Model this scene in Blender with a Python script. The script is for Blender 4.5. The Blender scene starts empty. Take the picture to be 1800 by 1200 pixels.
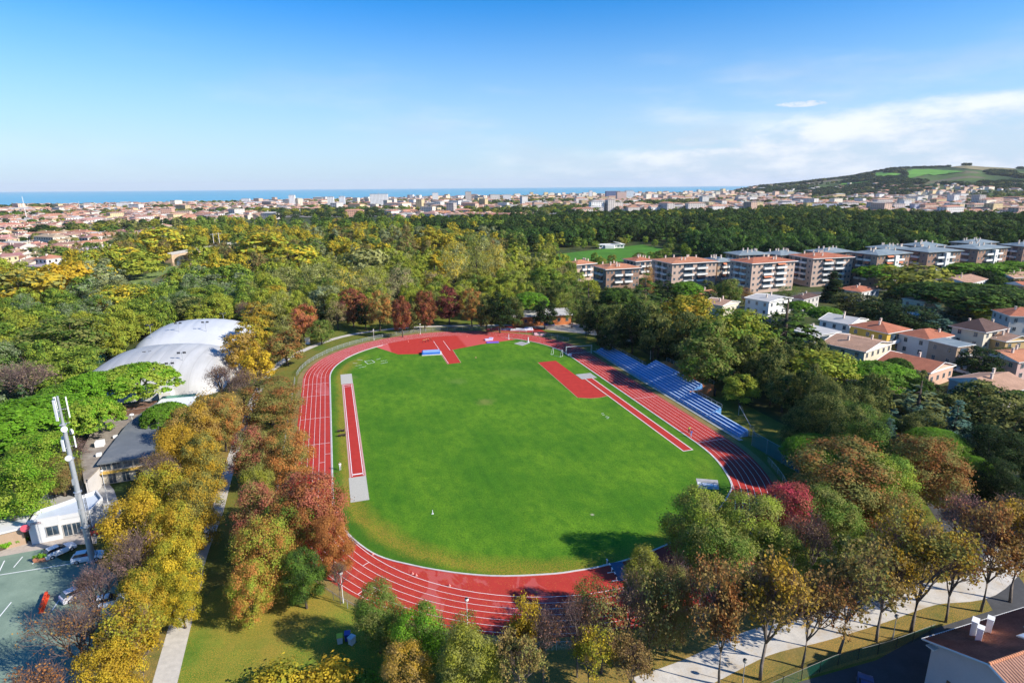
import bpy, bmesh, math, random
import numpy as np
from mathutils import Vector, Matrix
from mathutils import noise as mnoise

sc = bpy.context.scene
COL = sc.collection
R = math.radians

# ------------------------------------------------------------------ camera
FPX, PITCH, ROLL, CAMH = 1033.07, 0.2572, -0.0078, 56.543   # focal length in px of an 1800 px wide frame
cam = bpy.data.cameras.new("Camera")
camo = bpy.data.objects.new("Camera", cam)
COL.objects.link(camo)
cam.sensor_width = 36.0
cam.lens = 36.0 * FPX / 1800.0
cam.clip_start = 0.5
cam.clip_end = 60000
camo.location = (0, 0, CAMH)
camo.rotation_euler = (Matrix.Rotation(math.pi / 2 - PITCH, 3, 'X') @ Matrix.Rotation(ROLL, 3, 'Z')).to_euler()
sc.camera = camo

# ------------------------------------------------------------------ light
SUN_EL, SUN_DIR = R(32.5), R(-20)          # the sun stands at the right, a little behind the camera
w = bpy.data.worlds.new("World")
sc.world = w
w.use_nodes = True
wt = w.node_tree
for n in list(wt.nodes): wt.nodes.remove(n)
def wn(t, **k):
    n = wt.nodes.new(t)
    for a, b in k.items(): setattr(n, a, b)
    return n
wout = wn('ShaderNodeOutputWorld')
bg = wn('ShaderNodeBackground')
bg.inputs['Strength'].default_value = 0.125
sky = wn('ShaderNodeTexSky', sky_type='NISHITA', sun_disc=False)
sky.sun_elevation = SUN_EL
sky.sun_rotation = math.pi / 2 - SUN_DIR
sky.altitude = 0
sky.air_density = 1.0
sky.dust_density = 0.3
sky.ozone_density = 4.0
# thin cloud: real sky detail that depends on direction only
tc = wn('ShaderNodeTexCoord')
sep = wn('ShaderNodeSeparateXYZ'); wt.links.new(tc.outputs['Generated'], sep.inputs[0])
def wm(op, a, b=None, c=None, clamp=False):
    n = wn('ShaderNodeMath', operation=op); n.use_clamp = clamp
    for i, v in enumerate((a, b, c)):
        if v is None: continue
        if isinstance(v, (int, float)): n.inputs[i].default_value = v
        else: wt.links.new(v, n.inputs[i])
    return n.outputs[0]
def wmap(v, a, b, c=0.0, d=1.0):
    n = wn('ShaderNodeMapRange', interpolation_type='SMOOTHSTEP')
    wt.links.new(v, n.inputs[0])
    for i, q in enumerate((a, b, c, d)): n.inputs[i + 1].default_value = q
    return n.outputs[0]
az = wm('ARCTAN2', sep.outputs['X'], sep.outputs['Y'])      # 0 straight ahead, + to the right
el = wm('ARCSINE', sep.outputs['Z'])
def wnoise(sx, sz, scale, detail=6, rough=0.6, off=0.0):
    cb = wn('ShaderNodeCombineXYZ')
    wt.links.new(wm('MULTIPLY_ADD', az, sx, off), cb.inputs[0]); wt.links.new(wm('MULTIPLY', el, sz), cb.inputs[1])
    n = wn('ShaderNodeTexNoise', noise_dimensions='2D')
    wt.links.new(cb.outputs[0], n.inputs['Vector'])
    n.inputs['Scale'].default_value = scale; n.inputs['Detail'].default_value = detail; n.inputs['Roughness'].default_value = rough
    return n.outputs['Fac']
def wmul(*a):
    r = a[0]
    for b in a[1:]: r = wm('MULTIPLY', r, b)
    return r
# bank of cloud low on the right: its top climbs to the right
top = wm('MULTIPLY_ADD', wmap(az, -0.1, 0.75), 0.084, 0.030)
rel = wm('DIVIDE', el, top)
n1 = wnoise(1.0, 3.2, 5.0, 8, 0.62)
n2 = wnoise(1.0, 5.0, 2.2, 6, 0.55, 3.0)
bank = wmul(wmap(wm('ADD', rel, wm('MULTIPLY', n1, -1.1)), 0.62, 0.05), wmap(az, -0.15, 0.35))
holes = wmap(n1, 0.33, 0.58, 0.45, 1.0)
bank = wmul(bank, holes, 0.85)
wisp = wmul(wmap(n2, 0.44, 0.74), wmap(el, 0.26, 0.08), wmap(az, -0.75, 0.25, 0.15, 1.0), 0.5)
puff_n = wnoise(1.0, 1.6, 26.0, 6, 0.62, 7.0)
def puff(a0, e0, ra, re):
    d = wm('ADD', wm('POWER', wm('DIVIDE', wm('SUBTRACT', az, a0), ra), 2.0), wm('POWER', wm('DIVIDE', wm('SUBTRACT', el, e0), re), 2.0))
    return wmap(wm('ADD', d, wm('MULTIPLY', puff_n, -2.2)), 0.25, -0.75)
p1 = wm('MULTIPLY', puff(0.005, 0.036, 0.013, 0.007), wmap(puff_n, 0.46, 0.66, 0.0, 0.7))
p2 = wm('MULTIPLY', puff(0.435, 0.112, 0.030, 0.004), wmap(puff_n, 0.45, 0.62))
p3 = puff(0.29, 0.066, 0.05, 0.008)
hz = wmul(wmap(el, 0.30, -0.02), 0.85)
cl = wm('MAXIMUM', wm('MAXIMUM', bank, wisp), wm('MAXIMUM', wm('MAXIMUM', p1, wm('MULTIPLY', p3, 0.5)), wm('MULTIPLY', p2, 0.9)))
mixc = wn('ShaderNodeMix', data_type='RGBA')
wt.links.new(cl, mixc.inputs[0])
hsv = wn('ShaderNodeHueSaturation'); hsv.inputs['Saturation'].default_value = 1.45; hsv.inputs['Hue'].default_value = 0.507; hsv.inputs['Value'].default_value = 1.0
hazc = wn('ShaderNodeMix', data_type='RGBA'); wt.links.new(hz, hazc.inputs[0])
wt.links.new(sky.outputs[0], hsv.inputs['Color'])
wt.links.new(hsv.outputs[0], hazc.inputs[6]); hazc.inputs[7].default_value = (2.5, 3.55, 4.75, 1)
wt.links.new(hazc.outputs[2], mixc.inputs[6])
ccol = wn('ShaderNodeMix', data_type='RGBA'); wt.links.new(wmap(n1, 0.35, 0.7), ccol.inputs[0])
ccol.inputs[6].default_value = (3.4, 3.9, 4.7, 1); ccol.inputs[7].default_value = (5.4, 5.5, 5.7, 1)
wt.links.new(ccol.outputs[2], mixc.inputs[7])
wt.links.new(mixc.outputs[2], bg.inputs['Color'])
wt.links.new(bg.outputs[0], wout.inputs['Surface'])

sun = bpy.data.lights.new("Sun", 'SUN')
sun.energy = 5.0
sun.angle = R(0.53)
sun.color = (1.0, 0.94, 0.84)
suno = bpy.data.objects.new("Sun", sun); COL.objects.link(suno)
sd = Vector((math.cos(SUN_DIR) * math.cos(SUN_EL), math.sin(SUN_DIR) * math.cos(SUN_EL), math.sin(SUN_EL)))
suno.rotation_euler = sd.to_track_quat('Z', 'Y').to_euler()
suno.location = (0, 0, 300)
sc.view_settings.view_transform = 'Standard'
sc.view_settings.look = 'None'
sc.view_settings.exposure = 0.66
sc.view_settings.gamma = 1
sc.render.engine = 'CYCLES'
sc.cycles.max_bounces = 5
sc.cycles.transparent_max_bounces = 8
sc.cycles.use_denoising = True
sc.cycles.denoising_prefilter = 'ACCURATE'
sc.cycles.denoising_input_passes = 'RGB_ALBEDO_NORMAL'
sc.cycles.use_adaptive_sampling = False

# ------------------------------------------------------------------ geometry of the view: a pixel of the 1800x1200 photo -> a point on the plane z
def ray(u, v):
    x = (u - 900) / FPX; y = -(v - 600) / FPX
    c, s = math.cos(ROLL), math.sin(ROLL)
    x, y = c * x - s * y, s * x + c * y
    return (x, math.cos(PITCH) + y * math.sin(PITCH), -math.sin(PITCH) + y * math.cos(PITCH))
def gp(u, v, z=0.0):
    d = ray(u, v); t = (z - CAMH) / d[2]
    return (d[0] * t, d[1] * t)
def project(X, Y, Z):
    dz = Z - CAMH
    yc = Y * math.sin(PITCH) + dz * math.cos(PITCH); zc = Y * math.cos(PITCH) - dz * math.sin(PITCH)
    if zc < 1: return (-9999, -9999)
    x = X / zc; y = yc / zc
    c, s = math.cos(-ROLL), math.sin(-ROLL)
    x, y = c * x - s * y, s * x + c * y
    return (900 + FPX * x, 600 - FPX * y)
# the stadium frame: a across, b along the straights
TH = 0.2959; CX, CY = -7.266, 147.943; HL = 38.05; RI = 39.6; RO = 47.6
def ab(a, b):
    return (CX + a * math.cos(TH) - b * math.sin(TH), CY + a * math.sin(TH) + b * math.cos(TH))
def toab(x, y):
    x -= CX; y -= CY
    return (x * math.cos(TH) + y * math.sin(TH), -x * math.sin(TH) + y * math.cos(TH))

# ------------------------------------------------------------------ material helpers
class NT:
    def __init__(self, name, rough=0.8, spec=0.3):
        self.m = bpy.data.materials.new(name); self.m.use_nodes = True
        self.t = self.m.node_tree
        self.b = self.t.nodes['Principled BSDF']
        self.b.inputs['Roughness'].default_value = rough
        self.b.inputs['Specular IOR Level'].default_value = spec
    def n(self, t, **k):
        x = self.t.nodes.new(t)
        for a, b in k.items(): setattr(x, a, b)
        return x
    def put(self, sock, v):
        if isinstance(v, bpy.types.NodeSocket): self.t.links.new(v, sock)
        elif isinstance(v, (tuple, list)): sock.default_value = tuple(v) + ((1,) if len(v) == 3 and sock.type == 'RGBA' else ())
        else: sock.default_value = v
    def math(self, op, a, b=None, clamp=False):
        x = self.n('ShaderNodeMath', operation=op); x.use_clamp = clamp
        self.put(x.inputs[0], a)
        if b is not None: self.put(x.inputs[1], b)
        return x.outputs[0]
    def coord(self, which='Object'):
        return self.n('ShaderNodeTexCoord').outputs[which]
    def pos(self):
        return self.n('ShaderNodeNewGeometry').outputs['Position']
    def noise(self, scale, detail=4, rough=0.55, vec=None, stretch=None, dist=0.0):
        x = self.n('ShaderNodeTexNoise')
        v = vec if vec is not None else self.pos()
        if stretch:
            mp = self.n('ShaderNodeMapping'); self.put(mp.inputs['Vector'], v); mp.inputs['Scale'].default_value = stretch[:3]
            if len(stretch) > 3: mp.inputs['Rotation'].default_value = (0, 0, stretch[3])
            v = mp.outputs[0]
        self.put(x.inputs['Vector'], v)
        x.inputs['Scale'].default_value = scale; x.inputs['Detail'].default_value = detail; x.inputs['Roughness'].default_value = rough
        x.inputs['Distortion'].default_value = dist
        return x.outputs['Fac']
    def map(self, v, a, b, c=0.0, d=1.0):
        x = self.n('ShaderNodeMapRange'); self.put(x.inputs[0], v)
        for i, q in enumerate((a, b, c, d)): x.inputs[i + 1].default_value = q
        return x.outputs[0]
    def mix(self, f, a, b, mode='MIX'):
        x = self.n('ShaderNodeMix', data_type='RGBA', blend_type=mode)
        self.put(x.inputs[0], f); self.put(x.inputs[6], a); self.put(x.inputs[7], b)
        return x.outputs[2]
    def bump(self, h, strength=0.4, dist=0.05):
        x = self.n('ShaderNodeBump'); x.inputs['Strength'].default_value = strength; x.inputs['Distance'].default_value = dist
        self.put(x.inputs['Height'], h); self.put(self.b.inputs['Normal'], x.outputs[0])
    def base(self, c):
        self.put(self.b.inputs['Base Color'], c); return self.m

MATS = {}
def paint(name, c, rough=0.6, spec=0.3, var=0.12, scale=1.5, metal=0.0, grime_or_shade=None):
    """a plain surface with slight uneven tone and wear"""
    if name in MATS: return MATS[name]
    k = NT(name, rough, spec)
    a = k.noise(scale, 5, 0.6)
    b = k.noise(scale * 9, 3, 0.6)
    f = k.math('ADD', k.math('MULTIPLY', a, 0.65), k.math('MULTIPLY', b, 0.35))
    lo = tuple(max(0, x * (1 - var)) for x in c); hi = tuple(min(1, x * (1 + var)) for x in c)
    col = k.mix(k.map(f, 0.35, 0.65), lo, hi)
    if grime_or_shade: col = k.mix(k.map(k.noise(scale * 0.5, 6, 0.7), 0.5, 0.75), col, grime_or_shade)
    k.b.inputs['Metallic'].default_value = metal
    k.base(col); MATS[name] = k.m
    return k.m
def glass(name='window_glass', c=(0.03, 0.045, 0.06)):
    if name in MATS: return MATS[name]
    k = NT(name, 0.12, 0.6); k.base(k.mix(k.map(k.noise(0.7, 2), 0.4, 0.6), c, tuple(x * 2.2 for x in c))); MATS[name] = k.m
    return k.m

# ------------------------------------------------------------------ object helpers
def tag(o, label=None, cat=None, group=None, kind=None):
    if label: o['label'] = label
    if cat: o['category'] = cat
    if group: o['group'] = group
    if kind: o['kind'] = kind
    return o
def empty(name, loc, rz=0.0, label=None, cat=None, group=None):
    o = bpy.data.objects.new(name, None); o.location = loc; o.rotation_euler = (0, 0, rz)
    o.empty_display_size = 0.5
    COL.objects.link(o); tag(o, label, cat, group); return o
def link(name, me, parent=None, loc=(0, 0, 0), rz=0.0):
    o = bpy.data.objects.new(name, me); o.location = loc; o.rotation_euler = (0, 0, rz)
    COL.objects.link(o)
    if parent is not None: o.parent = parent
    return o

class MB:
    """collects faces; build() links them as ONE mesh object"""
    def __init__(self): self.v = []; self.f = []; self.mi = []; self.m = 0
    def add(self, vs, fs):
        o = len(self.v); self.v += [tuple(p) for p in vs]; self.f += [tuple(i + o for i in f) for f in fs]; self.mi += [self.m] * len(fs); return self
    def box(self, c, s, rz=0.0, taper=1.0, rx=0.0, ry=0.0):
        """c = centre, s = full sizes"""
        hx, hy, hz = s[0] / 2, s[1] / 2, s[2] / 2
        M = Matrix.Rotation(rz, 3, 'Z') @ Matrix.Rotation(ry, 3, 'Y') @ Matrix.Rotation(rx, 3, 'X')
        vs = []
        for z, t in ((-hz, 1), (hz, taper)):
            for x, y in ((-hx, -hy), (hx, -hy), (hx, hy), (-hx, hy)):
                p = M @ Vector((x * t, y * t, z)); vs.append((p.x + c[0], p.y + c[1], p.z + c[2]))
        return self.add(vs, [(0, 3, 2, 1), (4, 5, 6, 7), (0, 1, 5, 4), (1, 2, 6, 5), (2, 3, 7, 6), (3, 0, 4, 7)])
    def tube(self, a, b, r0, r1=None, n=6, cap=True):
        r1 = r0 if r1 is None else r1
        a = Vector(a); b = Vector(b); d = b - a
        if d.length < 1e-6: return self
        q = d.to_track_quat('Z', 'Y')
        vs = []
        for p, r in ((a, r0), (b, r1)):
            for i in range(n):
                t = 2 * math.pi * i / n; vs.append(p + q @ Vector((math.cos(t) * r, math.sin(t) * r, 0)))
        fs = [(i, (i + 1) % n, n + (i + 1) % n, n + i) for i in range(n)]
        if cap: fs += [tuple(range(n - 1, -1, -1)), tuple(range(n, 2 * n))]
        return self.add(vs, fs)
    def path(self, pts, rad, n=6):
        """a tapering tube through points"""
        pts = [Vector(p) for p in pts]; o = len(self.v); vs = []; fs = []
        for i, p in enumerate(pts):
            d = (pts[min(i + 1, len(pts) - 1)] - pts[max(i - 1, 0)])
            q = d.to_track_quat('Z', 'Y'); r = rad[i]
            for k in range(n):
                t = 2 * math.pi * k / n; vs.append(p + q @ Vector((math.cos(t) * r, math.sin(t) * r, 0)))
        for i in range(len(pts) - 1):
            for k in range(n):
                fs.append((i * n + k, i * n + (k + 1) % n, (i + 1) * n + (k + 1) % n, (i + 1) * n + k))
        fs.append(tuple(range(n - 1, -1, -1))); fs.append(tuple(range((len(pts) - 1) * n, len(pts) * n)))
        return self.add(vs, fs)
    def prism(self, poly, z0, z1):
        n = len(poly)
        vs = [(x, y, z0) for x, y in poly] + [(x, y, z1) for x, y in poly]
        fs = [tuple(range(n - 1, -1, -1)), tuple(range(n, 2 * n))] + [(i, (i + 1) % n, n + (i + 1) % n, n + i) for i in range(n)]
        return self.add(vs, fs)
    def sphere(self, c, r, n=10, m=6, sz=1.0):
        vs = [(c[0], c[1], c[2] - r * sz)]
        for j in range(1, m):
            p = -math.pi / 2 + math.pi * j / m
            for i in range(n):
                t = 2 * math.pi * i / n; vs.append((c[0] + r * math.cos(p) * math.cos(t), c[1] + r * math.cos(p) * math.sin(t), c[2] + r * sz * math.sin(p)))
        vs.append((c[0], c[1], c[2] + r * sz)); L = len(vs) - 1
        fs = [(0, 1 + (i + 1) % n, 1 + i) for i in range(n)]
        for j in range(m - 2):
            for i in range(n):
                a = 1 + j * n; fs.append((a + i, a + (i + 1) % n, a + n + (i + 1) % n, a + n + i))
        a = 1 + (m - 2) * n; fs += [(a + i, a + (i + 1) % n, L) for i in range(n)]
        return self.add(vs, fs)
    def mesh(self, name, mats, smooth=False, bevel=0.0):
        me = bpy.data.meshes.new(name)
        me.from_pydata(self.v, [], self.f)
        for m in (mats if isinstance(mats, (list, tuple)) else [mats]): me.materials.append(m)
        me.polygons.foreach_set('material_index', self.mi)
        if bevel > 0:
            bm = bmesh.new(); bm.from_mesh(me)
            bmesh.ops.bevel(bm, geom=[e for e in bm.edges if e.is_manifold and e.calc_face_angle(0) > 0.5], offset=bevel, segments=2, affect='EDGES', profile=0.6)
            bm.to_mesh(me); bm.free()
        if smooth: me.polygons.foreach_set('use_smooth', [True] * len(me.polygons))
        me.update(); return me
    def build(self, name, mats, parent=None, smooth=False, bevel=0.0, loc=(0, 0, 0), rz=0.0):
        return link(name, self.mesh(name, mats, smooth, bevel), parent, loc, rz)

def sheet(name, polys, z, m, kind='structure', label=None, cat=None, group=None, parent=None, origin=None, rz=0.0):
    """flat sheet(s) of one material"""
    bm = bmesh.new()
    for p in polys:
        vs = [bm.verts.new((x, y, z)) for x, y in p]
        f = bm.faces.new(vs)
        f.normal_update()
        if f.normal.z < 0: f.normal_flip()
    bmesh.ops.triangulate(bm, faces=[f for f in bm.faces if len(f.verts) > 4])
    me = bpy.data.meshes.new(name); bm.to_mesh(me); bm.free(); me.materials.append(m)
    o = link(name, me, parent); tag(o, label, cat, group, kind)
    return o
def ribbon(pts, wd):
    """outline of a path of width wd through points"""
    L = []; Rr = []
    for i, p in enumerate(pts):
        a = pts[max(i - 1, 0)]; b = pts[min(i + 1, len(pts) - 1)]
        dx, dy = b[0] - a[0], b[1] - a[1]; d = math.hypot(dx, dy) or 1
        ww = wd[i] if isinstance(wd, (list, tuple)) else wd
        L.append((p[0] - dy / d * ww / 2, p[1] + dx / d * ww / 2)); Rr.append((p[0] + dy / d * ww / 2, p[1] - dx / d * ww / 2))
    return L, Rr
def ribbon_quads(pts, wd):
    L, Rr = ribbon(pts, wd)
    return [(L[i], Rr[i], Rr[i + 1], L[i + 1]) for i in range(len(pts) - 1)]
def smooth_pts(pts, k=5):
    out = []
    for i in range(len(pts) - 1):
        p0 = pts[max(i - 1, 0)]; p1 = pts[i]; p2 = pts[i + 1]; p3 = pts[min(i + 2, len(pts) - 1)]
        for j in range(k):
            t = j / k
            out.append(tuple(0.5 * ((2 * p1[q]) + (-p0[q] + p2[q]) * t + (2 * p0[q] - 5 * p1[q] + 4 * p2[q] - p3[q]) * t * t + (-p0[q] + 3 * p1[q] - 3 * p2[q] + p3[q]) * t ** 3) for q in (0, 1)))
    out.append(tuple(pts[-1])); return out
def haze(density=3e-5):
    """pale air round everything: one closed box"""
    me = bpy.data.meshes.new('haze'); x0, x1, y0, y1, z0, z1 = -43000, 33000, -6500, 30500, -3, 330
    v = [(x, y, z) for z in (z0, z1) for x, y in ((x0, y0), (x1, y0), (x1, y1), (x0, y1))]
    me.from_pydata(v, [], [(0, 3, 2, 1), (4, 5, 6, 7), (0, 1, 5, 4), (1, 2, 6, 5), (2, 3, 7, 6), (3, 0, 4, 7)])
    m = bpy.data.materials.new('haze'); m.use_nodes = True; t = m.node_tree
    t.nodes.remove(t.nodes['Principled BSDF']); pv = t.nodes.new('ShaderNodeVolumePrincipled'); pv.inputs['Density'].default_value = density; pv.inputs['Color'].default_value = (.86, .92, 1, 1)
    t.links.new(pv.outputs[0], [n for n in t.nodes if n.type == 'OUTPUT_MATERIAL'][0].inputs['Volume'])
    me.materials.append(m); o = bpy.data.objects.new('haze', me); COL.objects.link(o); o['kind'] = 'stuff'; o['label'] = 'thin pale sea air over the far town and the hill'
# ================================================================== SETTING
def grass_mat(name, dark, light, dry, dry_amt=0.5, leaf=None, leaf_lo=0.62):
    k = NT(name, 0.9, 0.15)
    big = k.noise(0.035, 5, 0.6); mid = k.noise(0.35, 4, 0.65); fine = k.noise(2.6, 4, 0.75); tiny = k.noise(9.0, 2, 0.7)
    c = k.mix(k.map(mid, 0.3, 0.7), dark, light)
    c = k.mix(k.math('MULTIPLY', k.map(big, 0.48, 0.62), dry_amt, True), c, dry)
    c = k.mix(k.map(fine, 0.35, 0.7), c, k.mix(0.5, c, (0, 0, 0)), 'MIX') if False else k.mix(k.map(fine, 0.3, 0.72, 0.0, 0.55), c, (dark[0] * .5, dark[1] * .5, dark[2] * .5))
    if leaf:
        lf = k.math('MULTIPLY', k.map(tiny, 0.5, 0.6), k.map(k.noise(0.09, 5, 0.65), leaf_lo - 0.2, leaf_lo))
        c = k.mix(k.math('MULTIPLY', lf, 0.85, True), c, leaf)
    k.bump(fine, 0.5, 0.08)
    return k.base(c)
M_ground = grass_mat('ground_cover', (0.022, 0.045, 0.012), (0.06, 0.10, 0.022), (0.13, 0.12, 0.05), 0.5, (0.22, 0.11, 0.03), 0.66)
M_park = grass_mat('park_grass', (0.04, 0.11, 0.012), (0.12, 0.20, 0.025), (0.20, 0.16, 0.04), 0.6, (0.34, 0.18, 0.04), 0.52)
M_litter = grass_mat('leaf_litter_ground', (0.10, 0.13, 0.03), (0.26, 0.19, 0.06), (0.36, 0.22, 0.08), 0.7, (0.50, 0.26, 0.05), 0.52)
M_town = paint('town_ground', (0.22, 0.20, 0.17), 0.9, 0.2, 0.35, 0.02)
M_gravel = paint('gravel', (0.50, 0.46, 0.40), 0.95, 0.1, 0.16, 0.9)
M_asphalt = NT('worn_asphalt', 0.9, 0.2)
_f = M_asphalt.noise(0.16, 6, 0.65); _g = M_asphalt.noise(6, 3, 0.6)
_c = M_asphalt.mix(M_asphalt.map(_f, 0.35, 0.65), (0.15, 0.22, 0.165), (0.25, 0.33, 0.245))
M_asphalt = M_asphalt.base(M_asphalt.mix(M_asphalt.map(_g, 0.3, 0.7, 0, 0.25), _c, (0.08, 0.09, 0.08)))
M_concrete = paint('concrete', (0.36, 0.35, 0.33), 0.9, 0.2, 0.14, 0.8)
M_paving = paint('pale_paving', (0.42, 0.36, 0.30), 0.9, 0.2, 0.15, 1.2)
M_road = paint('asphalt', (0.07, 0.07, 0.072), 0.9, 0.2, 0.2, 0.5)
M_white = paint('white_line_paint', (0.80, 0.80, 0.78), 0.7, 0.2, 0.08, 3)
M_sand = paint('sand', (0.44, 0.42, 0.36), 0.98, 0.05, 0.12, 4)
M_water = NT('river_water', 0.12, 0.5)
M_water = M_water.base(M_water.mix(M_water.map(M_water.noise(0.05, 3), .4, .6), (0.05, 0.055, 0.03), (0.10, 0.10, 0.055)))
M_sea = NT('sea_water', 0.35, 0.3)
_p = M_sea.noise(0.0012, 4, 0.6, stretch=(0.35, 1.0, 1))
M_sea.bump(M_sea.noise(0.5, 3), 0.2, 0.3)
M_sea = M_sea.base(M_sea.mix(M_sea.map(_p, 0.35, 0.65), (0.075, 0.30, 0.40), (0.105, 0.35, 0.44)))

# land: one sheet from behind the camera to the shore
SHORE = [(-6500, -1300), (-4000, 300), (-3000, 1080), (-1966, 1900), (-1400, 2330), (-899, 2740), (0, 3350), (800, 3900), (1463, 4400), (3000, 5500), (5200, 7400), (9000, 10800)]
sheet('ground', [SHORE + [(14000, 10000), (14000, -2500), (-6500, -2500)]], 0.0, M_ground)
sheet('beach', ribbon_quads([(x - 12, y + 14) for x, y in SHORE], 110), 0.02, paint('beach_sand', (0.55, 0.50, 0.40), 0.95, 0.1, 0.1, 0.02))
sheet('sea', [[(-42000, -6000), (32000, -6000), (32000, 30000), (-42000, 30000)]], -1.2, M_sea)
# stadium lawn surroundings
sheet('park_lawn', [[ab(-75, -112), ab(66, -112), ab(66, 118), ab(-64, 118)]], 0.006, M_park)
sheet('lawn', [[gp(300, 1240), gp(330, 1070), gp(430, 1000), gp(600, 1000), gp(720, 1100), gp(760, 1240)]], 0.012,
      grass_mat('mown_lawn', (0.07, 0.17, 0.015), (0.16, 0.26, 0.03), (0.30, 0.22, 0.04), 0.9, (0.46, 0.27, 0.04), 0.48))
sheet('town_ground', [[(-7000, 860), (-900, 900), (-330, 760), (-600, 1200), (200, 1250), (1200, 1150), (3000, 1000), (14000, 1200), (13000, 9500), (9000, 9500)] + [(x * 0.99, y - 40) for x, y in reversed(SHORE[1:-1])]], 0.008, M_town)
# leaf litter under the alley and along the lower right path
sheet('fallen_leaves', [[gp(95, 1240), gp(150, 1130), gp(205, 1000), gp(270, 900), gp(330, 800), gp(360, 720), gp(425, 640), gp(450, 640), gp(430, 700), gp(410, 780), gp(375, 880), gp(362, 960), gp(322, 1063), gp(284, 1240)],
                        [gp(880, 1240), gp(930, 1120), gp(1150, 1060), gp(1420, 1010), gp(1700, 900), gp(1850, 880), gp(1950, 960), gp(1740, 1085), gp(1590, 1140), gp(1400, 1195), gp(1330, 1240)]], 0.014, M_litter)

# ---- running track
k = NT('track_rubber', 0.85, 0.2)
co = k.coord('Object'); sx = k.n('ShaderNodeSeparateXYZ'); k.put(sx.inputs[0], co)
A, B = sx.outputs[0], sx.outputs[1]
blot = k.map(k.noise(0.16, 4, 0.6, vec=co, stretch=(1.6, 0.8, 1), dist=0.6), 0.545, 0.575)
zones = k.math('MAXIMUM', k.math('MULTIPLY', k.map(A, -34, -38), k.map(B, 14, 17)), k.map(B, 40, 55))
zones = k.math('MAXIMUM', zones, k.math('MULTIPLY', k.map(B, -60, -66), k.map(A, -4, -12, 0, 0.8)))
zones = k.math('MULTIPLY', zones, k.map(A, 28, 8))
pale = k.math('MULTIPLY', k.math('MULTIPLY', blot, zones), 0.5)
wide = k.math('MULTIPLY', k.math('MULTIPLY', k.map(B, 45, 60), k.map(A, 20, 0)), 0.38)
pale = k.math('MAXIMUM', pale, wide)
c = k.mix(k.map(k.noise(0.5, 5, 0.65), 0.3, 0.7), (0.38, 0.031, 0.022), (0.475, 0.045, 0.031))
c = k.mix(pale, c, (0.55, 0.16, 0.15))
c = k.mix(k.map(k.noise(7, 3, 0.6), 0.3, 0.7, 0, 0.25), c, (0.30, 0.02, 0.015))
c = k.mix(k.map(k.noise(0.06, 6, 0.7, vec=co, dist=1.0), 0.50, 0.72, 0, 0.38), c, (0.33, 0.035, 0.03))
c = k.mix(k.math('MULTIPLY', k.map(k.noise(6.5, 2, 0.6, vec=co), 0.62, 0.70), k.math('MULTIPLY', k.map(B, -35, -60), k.map(A, 10, -25, 0.1, 0.8))), c, (0.50, 0.27, 0.05))
k.bump(k.noise(30, 2), 0.2, 0.01)
M_track = k.base(c)
M_red = paint('red_rubber', (0.41, 0.034, 0.025), 0.9, 0.15, 0.14, 0.6)

def oval(r, seg=48):
    """closed loop of a stadium shape of radius r, in a-b coordinates"""
    p = []
    for i in range(seg + 1):
        t = math.pi * i / seg; p.append((r * math.cos(t), HL + r * math.sin(t)))
    for i in range(seg + 1):
        t = math.pi + math.pi * i / seg; p.append((r * math.cos(t), -HL + r * math.sin(t)))
    return p
fieldroot = dict(loc=(CX, CY, 0), rz=TH)
def absheet(name, polys, z, m, **kw):
    o = sheet(name, polys, z, m, **kw)
    o.location = (CX, CY, 0); o.rotation_euler = (0, 0, TH); return o
def ring(r0, r1, z):
    a = oval(r0); b = oval(r1); n = len(a)
    return [(a[i], b[i], b[(i + 1) % n], a[(i + 1) % n]) for i in range(n)]
absheet('running_track', ring(RI - 6, RO, 0) + [[(-RI, 66), (RI * .9, 58), (40, 60), (40, 95), (44, 84)][:0] or [(20, 84.2), (30, 76.5), (44, 70), (43, 78), (31, 88)]], 0.03, M_track)
# infield grass
KERB = [(-39.6, -38), (-39.0, -43.9), (-37.5, -50.8), (-34.7, -56.7), (-32.0, -60.2), (-28.6, -62.9), (-25.3, -65.2), (-20.6, -67.9), (-15.3, -70.1), (-8.3, -71.8), (-4.6, -72.2), (-0.7, -72.4), (5, -72.0), (12, -70.5), (20, -67.6), (27, -63.6), (31.5, -60.2), (34.8, -56.9), (37.6, -50.2), (39.1, -44), (39.6, -38)]
Dedge = [(34.0, 58.6), (28.7, 64.2), (14.6, 61.6), (2.7, 57.4), (2.1, 40.8), (-2.3, 40.5), (-2.1, 54.6), (-8.9, 55.7), (-16.6, 57.6), (-30.6, 62.3)]
grass_loop = smooth_pts(KERB, 3) + [(39.6, 38)] + [(39.6 * math.cos(t), 38.05 + 39.6 * math.sin(t)) for t in [i * math.pi / 40 for i in range(1, 12)]] + [(28.7, 64.2), (14.6, 61.6), (2.7, 57.4), (2.1, 40.8), (-2.3, 40.5), (-2.1, 54.6), (-8.9, 55.7), (-16.6, 57.6)] + [(39.6 * math.cos(t), 38.05 + 39.6 * math.sin(t)) for t in [math.pi - i * math.pi / 40 for i in range(12, 0, -1)]] + [(-39.6, 38)]
k = NT('infield_grass', 0.9, 0.12)
co = k.coord('Object'); sx = k.n('ShaderNodeSeparateXYZ'); k.put(sx.inputs[0], co); A, B = sx.outputs[0], sx.outputs[1]
big = k.noise(0.055, 5, 0.6, vec=co); mid = k.noise(0.45, 4, 0.65, vec=co, stretch=(1, 0.6, 1, 0.5)); fine = k.noise(3.2, 4, 0.75, vec=co); tiny = k.noise(7.5, 2, 0.6, vec=co)
c = k.mix(k.map(big, 0.36, 0.64), (0.056, 0.165, 0.007), (0.155, 0.295, 0.014))
c = k.mix(k.map(mid, 0.35, 0.68, 0, 0.70), c, (0.026, 0.120, 0.007))
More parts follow.
